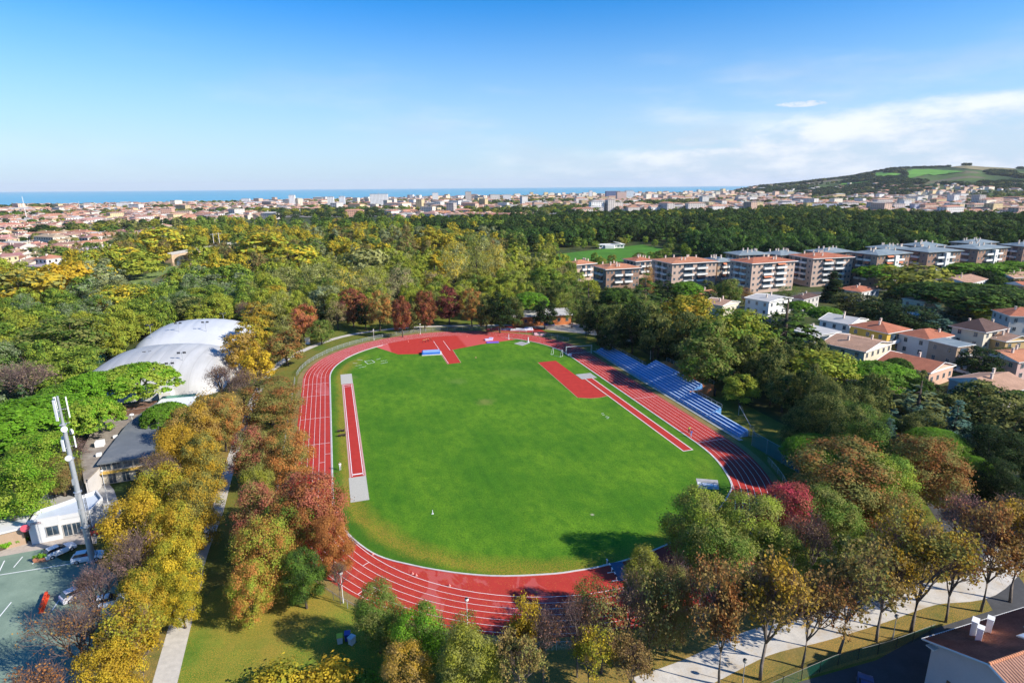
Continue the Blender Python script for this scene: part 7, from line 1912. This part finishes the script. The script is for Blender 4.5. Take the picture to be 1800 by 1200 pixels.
# --- cars
def car(label, x, y, rz, body=(.75, .76, .78), L_=4.3, W_=1.78, H_=1.5, van=False, group=None):
    r = empty('parked_car', (x, y, .03), rz, label, 'car', group)
    cm_ = paint('car_paint_%d' % int(sum(body) * 100), body, .28, .6, .02)
    xs = [-.5, -.485, -.40, -.30, -.12, .10, .22, .36, .47, .5]; top = [.55, .62, .66, .66, .66, .64, .62, .56, .46, .40]
    bot = [.32, .22, .2, .2, .2, .2, .2, .2, .22, .3]; wd = [.88, .95, 1, 1, 1, 1, 1, .98, .92, .84]
    m = MB(); V = []; F = []
    for i, t in enumerate(xs):
        X = t * L_; ww = W_ / 2 * wd[i]; tz = top[i] * H_ * 1.05; bz = bot[i]
        V += [(X, -ww * .94, bz), (X, -ww, (bz + tz) * .5), (X, -ww * .9, tz), (X, ww * .9, tz), (X, ww, (bz + tz) * .5), (X, ww * .94, bz)]
    for i in range(len(xs) - 1):
        for k_ in range(6): F.append((i * 6 + k_, i * 6 + (k_ + 1) % 6, (i + 1) * 6 + (k_ + 1) % 6, (i + 1) * 6 + k_))
    F += [(5, 4, 3, 2, 1, 0), tuple((len(xs) - 1) * 6 + q for q in range(6))]
    m.add(V, F); m.build('body', cm_, r, smooth=False)
    cx = [-.46, -.36, -.02 if not van else .08, .20 if not van else .30]; zt = [.64 * H_, .97 * H_, 1.0 * H_, .64 * H_]; hw = [.80, .66, .66, .80]
    m = MB(); V = []
    for t, z, h_ in zip(cx, zt, hw): V += [(t * L_, -W_ / 2 * h_, z), (t * L_, W_ / 2 * h_, z)]
    m.m = 0; m.add(V, [(0, 1, 3, 2), (4, 5, 7, 6), (0, 2, 4, 6), (1, 7, 5, 3)]); m.m = 1
    m.build('windows', [glass('car_glass', (.02, .025, .03)), cm_], r).name = 'glazing'
    m = MB(); m.box(((cx[1] + cx[2]) / 2 * L_, 0, H_ * 1.0), ((cx[2] - cx[1]) * L_ * 1.02, W_ * .64, .06)); m.build('roof', cm_, r, bevel=.02)
    for X in (-.31, .31):
        for Y in (-1, 1):
            m = MB(); m.m = 0; m.tube((X * L_, Y * (W_ / 2 - .18), .32), (X * L_, Y * (W_ / 2 + .01), .32), .32, n=16); m.m = 1; m.tube((X * L_, Y * (W_ / 2), .32), (X * L_, Y * (W_ / 2 + .025), .32), .19, n=12); m.build('wheel', [m_black, m_steel], r)
    for Y in (-1, 1):
        m = MB(); m.box((.487 * L_, Y * W_ * .33, .58), (.1, .34, .16)); m.build('headlight', paint('lamp_glass', (.7, .72, .75), .2, .6, .02), r)
        m = MB(); m.box((-.49 * L_, Y * W_ * .36, .78), (.06, .2, .26)); m.build('tail_light', paint('tail_red', (.4, .01, .01), .3, .5, .02), r)
    return r
car('silver white hatchback parked in front of the restaurant', *gp(106, 972), 1.0)
car('white car parked beside the mast foot', *gp(156, 983), .35, (.78, .78, .80))
car('pale car half hidden under the bare purple tree', *gp(139, 1047), .95, (.62, .60, .64))
car('white van shaped car parked under the bright pines', *gp(40, 900), .3, (.76, .78, .76), 4.5, 1.85, 1.8, True)
car('black car parked behind the restaurant fence', *gp(97, 868), -.5, (.012, .013, .016))
car('white car glimpsed through the yellow leaves by the parking area', *gp(196, 1062), .4, (.74, .76, .78))
car('dark red car beside the white pavement under the golden trees', *gp(186, 935), .3, (.25, .02, .02))
car('dark blue car in the shaded yard below the tiled house', *gp(1520, 1215), R(60), (.04, .08, .22))
car('white car parked in the street between the villas', *gp(1690, 655), R(110), (.7, .7, .7))
rgc = random.Random(3)
for i in range(10):
    t = i / 9; u = 1120 + 90 * t; x, y = gp(1150 + 9 * i, 560 + 4.0 * i)
    if i < 6: car(('first', 'second', 'third', 'fourth', 'fifth', 'sixth')[i] + ' car from the left parked in the dark park behind the plane trees', x, y, R(95 + rgc.uniform(-5, 5)), rgc.choice([(.7, .7, .7), (.03, .03, .035), (.35, .36, .38), (.10, .12, .18)]), group='cars in the park behind the grandstand')
for i, (u, v) in enumerate(((40, 488), (70, 489), (95, 487), (120, 484))):
    x, y = gp(u, v); car(('first', 'second', 'third', 'fourth')[i] + ' car from the left before the white terraced houses of the left suburb', x, y, .2 * i, rgc.choice([(.7, .7, .7), (.03, .03, .035), (.35, .36, .38)]), group='cars of the left suburb')
# --- orange water filled barrier, planter, hedge
a_, b_ = at(72, 1078), at(84, 1047); br = empty('traffic_barrier', a_, math.atan2(b_.y - a_.y, b_.x - a_.x), 'orange red plastic barrier lying across the parking area', 'barrier'); ll = (b_ - a_).length
for i in range(4):
    m = MB(); x0 = ll * (i + .5) / 4; w_ = ll / 4 * .94; m.prism([(x0 - w_ / 2, -.28), (x0 + w_ / 2, -.28), (x0 + w_ / 2, .28), (x0 - w_ / 2, .28)], 0, .25); m.box((x0, 0, .5), (w_, .26, .6)); m.box((x0, 0, .82), (w_ * .9, .36, .1)); m.build('segment', paint('orange_plastic', (.70, .07, .02), .45, .4, .08, 2), br, bevel=.03)
p_ = at(74, 985); pr = empty('planter', p_, .2, 'terracotta planter with green shrub beside the silver white hatchback', 'planter')
m = MB(); m.box((0, 0, .3), (1.9, .8, .6), taper=1.08); m.build('box', paint('terracotta', (.50, .20, .11), .85, .2), pr)
def bush_part(par, W, D, H, c, seed, n=1800, z=0.0, nm='foliage'):
    rng = np.random.default_rng(seed); lb = [(rng.uniform(-W / 2 + .3, W / 2 - .3), rng.uniform(-D / 2, D / 2) * .5, z + H * rng.uniform(.4, .7), .5, min(.5, D / 2), H * .35) for _ in range(max(6, int(W * 3)))]
    me = lobes_mesh(nm, rng, lb, n, .09, spread=.10); o = link(nm, me, par); o.color = (*c, 1); o['tint2'] = [q * 1.2 for q in c]; return o
bush_part(pr, 1.9, .8, .7, C['bright'], 3, 700, .5)
h0, h1 = at(-30, 978), at(50, 950); hd = empty('hedge', (h0 + h1) / 2, math.atan2(h1.y - h0.y, h1.x - h0.x), 'clipped bright green hedge in front of the low wing', 'hedge'); bush_part(hd, (h1 - h0).length, 1.2, 1.1, C['bright'], 4, 9000)
m = MB(); m.box((0, 0, .4), ((h1 - h0).length - .4, .5, .7)); m.build('stem', M_bark, hd)
tk = at(38, 948); pk = empty('pine_trunk', tk, 0, 'leaning bare pale pine trunk in front of the low wing', 'tree'); m = MB(); m.path([(0, 0, -.1), (-.5, .3, 1.7), (-1.3, .7, 3.8), (-1.7, 1.0, 6), (-1.9, 1.2, 7.5)], [.42, .36, .30, .26, .22], 9); m.build('trunk', M_barkpale, pk)
m = MB(); m.path([(-1.3, .7, 3.8), (-.6, .9, 5)], [.12, .04], 5); m.path([(-1.7, 1, 6), (-2.6, 1.3, 7.4)], [.12, .04], 5); m.build('limb', M_barkpale, pk)
rp = at(10, 946); m = MB(); m.box((0, 0, .55), (.7, .7, 1.1)); m.box((0, 0, 1.15), (.8, .8, .12)); o = m.build('litter_bin', paint('signal_red', (.62, .02, .02), .5, .4)); o.location = rp; tag(o, 'small red bin beside the low wing at the left edge', 'bin')
# --- goals
def goal(label, x, y, rz, W_=7.3, H_=2.4, D_=1.6, m=m_whitem):
    r = empty('goal', (x, y, .04), rz, label, 'goal')
    g = MB(); 
    for X in (0, W_): g.tube((X, 0, 0), (X, 0, H_), .065, n=8)
    g.build('posts', m, r).name = 'post_frame'
    g = MB(); g.tube((-.05, 0, H_), (W_ + .05, 0, H_), .065, n=8); g.build('crossbar', m, r)
    g = MB()
    for X in (0, W_): g.tube((X, 0, H_), (X, D_ * .35, H_), .035, n=5); g.tube((X, D_ * .35, H_), (X, D_, 0), .035, n=5); g.tube((X, 0, .03), (X, D_, .03), .035, n=5)
    g.tube((0, D_, .03), (W_, D_, .03), .035, n=5); g.build('stay', m, r); return r
A_, B_ = at(995.5, 624), at(1040, 621); goal('full size white goal standing on the far right bend', A_.x, A_.y, math.atan2(B_.y - A_.y, B_.x - A_.x), W_=(B_ - A_).length, H_=2.9)
A_, B_ = at(992, 626), at(977, 625); goal('small white goal turned sideways on the grass near the far bend', A_.x - .6, A_.y, TH + R(118), W_=4.2, H_=2.1, D_=1.4)
A_, B_ = at(1298, 730), at(1317, 766); goal('white goal stored behind the end of the grandstand', A_.x, A_.y, math.atan2(B_.y - A_.y, B_.x - A_.x), W_=(B_ - A_).length, H_=2.6, m=m_steel)
m = MB(); m.box((0, 0, .3), (1.4, .8, .5), rz=.3); m.box((.2, .1, .62), (.9, .5, .25), rz=.8); o = m.build('equipment_bag', paint('pale_bag', (.6, .6, .62), .8, .2), bevel=.12); o.location = at(1001, 625); tag(o, 'pale sack at the foot of the full size goal', 'bag')
# --- high jump mat and other mats
hm = at(743, 625); mt = empty('high_jump_mat', hm, R(10), 'thick blue landing mat on a pale base at the high jump apron', 'mat')
m = MB(); m.box((3.2, 1.6, .12), (7.0, 4.0, .24)); m.build('base', paint('pale_pallet', (.62, .58, .50), .9, .2), mt)
m = MB(); m.box((3.0, 1.7, .62), (6.2, 3.4, .75)); m.build('cushion', paint('mat_blue', (.05, .18, .58), .5, .3, .12, .8), mt, bevel=.14)
m = MB(); m.box((3.0, 1.7, 1.06), (5.6, 3.0, .10)); m.build('cover', paint('mat_cover', (.26, .40, .72), .5, .3, .1, 1), mt, bevel=.05)
q_ = at(866, 602); m = MB(); m.box((0, 0, .12), (4.6, 2.2, .22), rz=R(5)); o = m.build('gym_mat', paint('purple_mat', (.20, .10, .48), .6, .3), bevel=.04); o.location = q_; tag(o, 'flat purple mat on the far bend', 'mat')
q_ = at(859, 598); m = MB(); m.box((0, 0, .3), (3.0, 1.4, .6), rz=.3); m.box((.9, .5, .75), (1.6, 1.0, .4), rz=-.2); o = m.build('folded_mat', paint('lilac_mat', (.55, .50, .68), .7, .3), bevel=.1); o.location = q_; tag(o, 'pale folded mat piled beside the flat purple mat', 'mat')
def post(label, u, v, H, r0=.12): 
    p = at(u, v); m = MB(); m.tube((0, 0, 0), (0, 0, H), r0, r0 * .8, 8); m.box((0, 0, .05), (r0 * 5, r0 * 5, .1)); o = m.build('marker_post', m_whitem); o.location = p; tag(o, label, 'post')
post('white post on the far bend beside the pale mats', 894.3, 596, 1.9); post('white post at the corner of the far throwing slab', 928.5, 602, 2.0, .22); post('small white post standing on the grass below the left circle', 760.5, 903, .8, .07)
for i, (u, v) in enumerate(((655.5, 975), (725.5, 1009), (732, 1012), (790.5, 1030), (684, 596), (718, 601), (821, 592), (836.5, 629))):
    p = at(u, v); m = MB(); m.m = 0; m.tube((0, 0, .05), (0, 0, .42), .13, .03, 10); m.box((0, 0, .07), (.34, .34, .04)); o = m.build('training_cone', paint('faded_cone', (.75, .30, .25), .6, .3, .1)); o.location = p + Vector((0, 0, .03))
    tag(o, ('small pale cone highest on the near left bend', 'left cone of the close pair on the near bend', 'right cone of the close pair on the near bend', 'pale cone nearest to the bottom of the near bend', 'pale cone at the left end of the apron', 'pale cone in the middle of the left apron', 'pale cone right of the high jump runway on the apron', 'pale cone on the high jump runway')[i], 'cone', 'training cones on the track')
# hurdles left standing in pairs, and a trolley
def hurdle_stack(label, u, v, rz, c):
    p = at(u, v); r = empty('hurdle', p + Vector((0, 0, .04)), rz, label, 'hurdle'); 
    for X in (-.58, .58): m = MB(); m.tube((X, 0, 0), (X, 0, .95), .03, n=5); m.tube((X, -.35, .03), (X, .35, .03), .03, n=5); m.build('leg', m_black, r)
    m = MB(); m.m = 0; m.box((0, 0, .95), (1.3, .04, .12)); m.m = 1; m.box((-.4, -.025, .95), (.25, .02, .12)); m.box((.4, -.025, .95), (.25, .02, .12)); m.build('bar', [c, m_black], r)
wy = paint('hurdle_yellow', (.62, .50, .22), .6, .3)
for i, (u, v) in enumerate(((745.5, 602), (749.5, 600.5), (753.5, 600), (757.5, 598.5))): hurdle_stack(('leftmost', 'second', 'third', 'rightmost')[i] + ' of the four hurdles beside the high jump runway', u, v, TH + R(20 + 25 * i), wy)
for i, (u, v) in enumerate(((599.5, 758.5), (601.2, 766.5))):
    p = at(u, v); r = empty('bench', p, TH, ('upper' if i == 0 else 'lower') + ' of the two dark benches on the leafy strip beside the left straight', 'bench')
    for X in (-.55, .55): m = MB(); m.box((X, 0, .22), (.5, .5, .40)); m.build('crate', m_black, r)
    m = MB(); m.box((0, 0, .47), (1.9, .45, .06)); m.build('seat', paint('dark_wood', (.10, .06, .04), .8, .2), r)
    m = MB(); m.box((.9, .1, .70), (.16, .5, .5)); m.build('end_panel', paint('brown_board', (.2, .12, .08), .8, .2), r)
# steeplechase barrier and the water jump at the near bend
A_, B_ = at(1066, 991), at(1084, 1022); rz = math.atan2(B_.y - A_.y, B_.x - A_.x); sb = empty('steeplechase_barrier', A_ + Vector((0, 0, .05)), rz, 'white and black striped steeplechase barrier across the shaded near bend', 'barrier'); ll = (B_ - A_).length
for i in range(8): m = MB(); m.box((ll * (i + .5) / 8, 0, .85), (ll / 8, .14, .14)); m.build('beam', m_whitem if i % 2 == 0 else m_black, sb)
for X in (.2, ll * .5, ll - .2): m = MB(); m.tube((X, 0, 0), (X, 0, .8), .06, n=6); m.box((X, 0, .04), (.1, 1.3, .08)); m.build('leg', m_whitem, sb)
m = MB(); m.box((ll / 2, 1.4, .03), (ll, 2.2, .1)); m.build('pit_cover', paint('pit_cover', (.05, .08, .14), .6, .3), sb)
# tarpaulins, tent and stored gear at the far fence
def lumps(name, label, u, v, parts, m_, cat):
    p = at(u, v); r = MB(); rg = random.Random(int(u))
    for (dx, dy, w_, d_, h_) in parts: r.box((dx, dy, h_ / 2), (w_, d_, h_), rz=rg.uniform(-.2, .2), taper=.8)
    o = r.build(name, m_, bevel=.15); o.location = p + Vector((0, 0, .03)); tag(o, label, cat)
lumps('tarpaulin', 'crumpled white tarpaulin at the far fence left of the lone pine', 915, 581, [(0, 0, 5, 1.6, .9), (3.2, .5, 4, 1.6, 1.2), (-2.8, .2, 3, 1.5, .7)], paint('white_tarp', (.72, .73, .78), .6, .3, .1, 1), 'tarpaulin')
lumps('tarpaulin', 'grey blue tarpaulin lying left of the white one', 887, 580, [(0, 0, 5, 1.4, .6), (2.0, .2, 3, 1.4, .8)], paint('blue_tarp', (.16, .22, .40), .6, .3, .2, 1), 'tarpaulin')
lumps('folded_tarpaulin', 'pink and white folded sheets at the edge of the far red apron', 946, 589, [(0, 0, 3, 2, .4), (1.6, -.6, 2, 1.5, .7), (-1, .4, 1.6, 1.2, .8)], paint('pink_tarp', (.60, .36, .36), .7, .3, .2, 1), 'tarpaulin')
tp = at(965, 578); tn = empty('blue_gazebo', tp, .2, 'blue pop up tent in the shade behind the far right bend', 'tent')
m = MB(); m.add([(-2, -1.6, 2.2), (2, -1.6, 2.2), (2, 1.6, 2.2), (-2, 1.6, 2.2), (0, 0, 3.1), (-2, -1.6, 1.9), (2, -1.6, 1.9), (2, 1.6, 1.9), (-2, 1.6, 1.9)], [(0, 1, 4), (1, 2, 4), (2, 3, 4), (3, 0, 4), (0, 5, 6, 1), (1, 6, 7, 2), (2, 7, 8, 3), (3, 8, 5, 0)]); m.build('canopy', paint('tent_blue', (.03, .07, .34), .7, .2, .1, 1), tn)
for X in (-1.9, 1.9):
    for Y in (-1.5, 1.5): m = MB(); m.tube((X, Y, 0), (X, Y, 2.0), .04, n=5); m.build('leg', m_steel, tn)
st_ = at(541, 604); m = MB(); m.box((0, 0, 1.1), (1.6, 1.2, 2.2)); m.box((0, 0, 2.28), (1.9, 1.5, .16)); o = m.build('kiosk', m_whitem); o.location = st_; tag(o, 'small white kiosk by the gravel path beyond the left bend', 'kiosk')
# --- recycling bins on the lawn
def wheelie(label, u, v, c, lid, rz, tip=0):
    p = at(u, v); r = empty('waste_bin', p + Vector((0, 0, .02)), rz, label, 'bin'); m = MB(); m.box((0, 0, .55), (.62, .7, 1.0), taper=1.15); m.build('body', c, r, bevel=.03)
    m = MB(); m.box((0, -.03, 1.1), (.76, .86, .10)); m.build('lid', lid, r, bevel=.02)
    for X in (-.3, .3): m = MB(); m.tube((X - .04, .38, .12), (X + .04, .38, .12), .12, n=10); m.build('wheel', m_black, r)
pw_ = paint('bin_white', (.62, .64, .66), .5, .3); wheelie('white waste bin with yellow lid on the lawn', 598, 1129, pw_, paint('lid_yellow', (.65, .60, .05), .5, .3), .3)
wheelie('dark blue waste bin between the two white ones', 611.5, 1124, paint('bin_blue', (.03, .06, .26), .5, .3), paint('bin_blue2', (.05, .10, .36), .5, .3), .2); wheelie('white waste bin with white lid nearest to the trees', 619, 1131, pw_, pw_, -.5)
# --- people
def skinned(name, joints, edges, rad, m, parent, sub=2):
    me = bpy.data.meshes.new(name); me.from_pydata(joints, edges, []); me.materials.append(m)
    o = link(name, me, parent); sk = o.modifiers.new('s', 'SKIN'); sk.use_smooth_shade = True
    for i, r in enumerate(rad): me.skin_vertices[0].data[i].radius = (r, r) if not isinstance(r, tuple) else r
    me.skin_vertices[0].data[0].use_root = True
    ss = o.modifiers.new('u', 'SUBSURF'); ss.levels = sub; ss.render_levels = sub
    dg = bpy.context.evaluated_depsgraph_get(); ev = o.evaluated_get(dg); new = bpy.data.meshes.new_from_object(ev); o.modifiers.clear(); o.data = new; new.name = name
    return o
m_skin = paint('skin', (.42, .24, .17), .6, .3, .06, 5)
def person(label, x, y, rz, pose, top, bottom, hair, short=False, shoes=None, scale=1.0, sleeves=True, group=None):
    """pose: dict of joint positions (metres)"""
    P_ = dict(hip=(0, 0, .95), waist=(0, .0, 1.12), chest=(0, .0, 1.36), neck=(0, 0, 1.50), head=(0, .02, 1.60), crown=(0, .01, 1.72),
              hl=(.10, 0, .92), kl=(.11, .02, .50), al=(.11, 0, .09), tl=(.12, .17, .04), hr=(-.10, 0, .92), kr=(-.11, .02, .50), ar=(-.11, 0, .09), tr=(-.12, .17, .04),
              sl=(.19, 0, 1.44), el=(.25, .02, 1.17), wl=(.25, .10, .93), fl=(.25, .14, .84), sr=(-.19, 0, 1.44), er=(-.25, .02, 1.17), wr=(-.25, .10, .93), fr=(-.25, .14, .84)); P_.update(pose)
    r = empty('person', (x, y, .05), rz, label, 'person', group); r.scale = (scale,) * 3
    names = ['hip', 'waist', 'chest', 'neck', 'head', 'crown', 'hl', 'kl', 'al', 'tl', 'hr', 'kr', 'ar', 'tr', 'sl', 'el', 'wl', 'fl', 'sr', 'er', 'wr', 'fr']
    rad = dict(hip=.125, waist=.115, chest=.14, neck=.055, head=.085, crown=.07, hl=.085, kl=.055, al=.038, tl=.035, hr=.085, kr=.055, ar=.038, tr=.035, sl=.055, el=.040, wl=.028, fl=.030, sr=.055, er=.040, wr=.028, fr=.030)
    E_ = [(0, 1), (1, 2), (2, 3), (3, 4), (4, 5), (0, 6), (6, 7), (7, 8), (8, 9), (0, 10), (10, 11), (11, 12), (12, 13), (2, 14), (14, 15), (15, 16), (16, 17), (2, 18), (18, 19), (19, 20), (20, 21)]
    skinned('body', [P_[n] for n in names], E_, [rad[n] for n in names], m_skin, r)
    k_ = 1.22
    mid = lambda a, b, t: tuple(P_[a][i] * (1 - t) + P_[b][i] * t for i in range(3))
    j = [P_['waist'], P_['chest'], mid('chest', 'neck', .6), P_['sl'], mid('sl', 'el', .9 if sleeves else .55), P_['sr'], mid('sr', 'er', .9 if sleeves else .55), mid('hip', 'waist', .2)]
    skinned('shirt', j, [(0, 1), (1, 2), (1, 3), (3, 4), (1, 5), (5, 6), (0, 7)], [.135, .165, .08, .075, .055, .075, .055, .145], top, r)
    tt = .55 if short else .97
    def leg(h, kn, an):
        return (P_[h], mid(h, kn, .95), mid(kn, an, .85)) if not short else (P_[h], mid(h, kn, .5), mid(h, kn, .85))
    a1, a2, a3 = leg('hl', 'kl', 'al'); b1, b2, b3 = leg('hr', 'kr', 'ar')
    skinned('trousers', [P_['hip'], a1, a2, a3, b1, b2, b3], [(0, 1), (1, 2), (2, 3), (0, 4), (4, 5), (5, 6)], [.145, .105, .075, .06, .105, .075, .06], bottom, r)
    m = MB(); hc = Vector(P_['crown']); m.sphere((hc.x, hc.y - .015, hc.z - .005), .102, 12, 8, .95); m.build('hair', hair, r, smooth=True)
    for a_, t_ in (('al', 'tl'), ('ar', 'tr')):
        A1, T1 = Vector(P_[a_]), Vector(P_[t_]); m = MB(); m.path([A1 + (A1 - T1) * .35 + Vector((0, 0, -.03)), A1.lerp(T1, .5), T1 + (T1 - A1) * .25], [.045, .055, .04], 7); m.build('shoe', shoes or m_whitem, r, smooth=True)
    # face and hands
    hd_ = Vector(P_['head']); m = MB(); m.path([hd_ + Vector((0, .08, .03)), hd_ + Vector((0, .115, -.01))], [.012, .016], 5); m.build('nose', m_skin, r)
    for s_ in (-1, 1): m = MB(); m.sphere((hd_.x + s_ * .032, hd_.y + .082, hd_.z + .035), .012, 6, 4); m.build('eye', m_black, r); m = MB(); m.sphere((hd_.x + s_ * .09, hd_.y, hd_.z + .02), .022, 6, 4, 1.5); m.build('ear', m_skin, r)
    for w_, f_, s_ in (('wl', 'fl', 1), ('wr', 'fr', -1)):
        A1, T1 = Vector(P_[w_]), Vector(P_[f_]); d_ = (T1 - A1).normalized(); sd_ = d_.cross(Vector((0, 0, 1))); sd_ = sd_.normalized() if sd_.length > .1 else Vector((0, 1, 0)); nn = d_.cross(sd_)
        m = MB()
        for q in range(4):
            b0 = T1 + sd_ * (q - 1.5) * .018; ln = (.065, .078, .072, .055)[q]; m.path([b0, b0 + d_ * ln * .55 + nn * .004, b0 + d_ * ln * .9 + nn * .022], [.009, .008, .006], 5)
        b0 = A1.lerp(T1, .5) + sd_ * .03; m.path([b0, b0 + sd_ * .025 + d_ * .03, b0 + sd_ * .03 + d_ * .055], [.011, .009, .007], 5); m.build('fingers', m_skin, r)
    return r
hairb = paint('dark_hair', (.03, .02, .015), .7, .3); hairg = paint('fair_hair', (.40, .28, .14), .7, .3)
tb, tb2 = (paint('white_cloth', (.80, .80, .80), .9, .1), paint('pale_grey_cloth', (.50, .52, .55), .9, .1))
x, y = gp(598.3, 826); person('person in white shirt and pale trousers walking beside the inner kerb of the left straight', x, y, R(200), dict(kl=(.11, .14, .52), al=(.11, .22, .12), tl=(.12, .37, .10), kr=(-.11, -.02, .50), ar=(-.11, -.20, .13), tr=(-.12, -.06, .05), wl=(.24, -.10, .98), fl=(.24, -.13, .90), wr=(-.24, .22, 1.02), fr=(-.24, .29, .98)), tb, tb2, hairg)
run = dict(waist=(0, .04, 1.12), chest=(0, .10, 1.35), neck=(0, .13, 1.49), head=(0, .17, 1.59), crown=(0, .16, 1.71), sl=(.19, .10, 1.42), sr=(-.19, .10, 1.42), el=(.25, -.12, 1.24), wl=(.22, .06, 1.06), fl=(.20, .14, 1.06), er=(-.25, .22, 1.20), wr=(-.18, .38, 1.30), fr=(-.16, .45, 1.34),
           kl=(.11, .30, .62), al=(.11, .22, .22), tl=(.12, .38, .19), kr=(-.11, -.10, .50), ar=(-.11, -.38, .24), tr=(-.12, -.32, .08))
x, y = gp(1210.8, 761); person('runner in a bright yellow green jacket on the right straight', x, y, TH + math.pi, run, paint('neon_cloth', (.50, .62, .08), .8, .2), paint('black_cloth', (.02, .02, .025), .8, .2), hairb, shoes=m_black)
x, y = gp(1214.5, 768); person('runner in blue behind the yellow green jacket on the right straight', x, y, TH + math.pi, run, paint('blue_cloth', (.10, .16, .52), .8, .2), paint('blue_grey_cloth', (.22, .26, .50), .8, .2), hairb, shoes=m_whitem)
# canopy, benches and stored things in the park edge
for i, (u, v) in enumerate(((1040, 580), (1050, 583), (1063, 588))):
    p = at(u, v); r = empty('picnic_table', p, .3 * i, ('first', 'second', 'third')[i] + ' grey table from the left in the shade behind the far right bend', 'table', 'tables in the park shade')
    m = MB(); m.box((0, 0, .75), (1.8, .8, .06)); m.build('table_top', M_concrete, r)
    for s_ in (-1, 1): m = MB(); m.box((0, s_ * .75, .45), (1.8, .3, .05)); m.build('seat', M_concrete, r); m = MB(); m.box((s_ * .6, 0, .37), (.08, 1.4, .74)); m.build('leg', m_steel, r)
run_fill()
dark_wood()
place_fill()
haze()
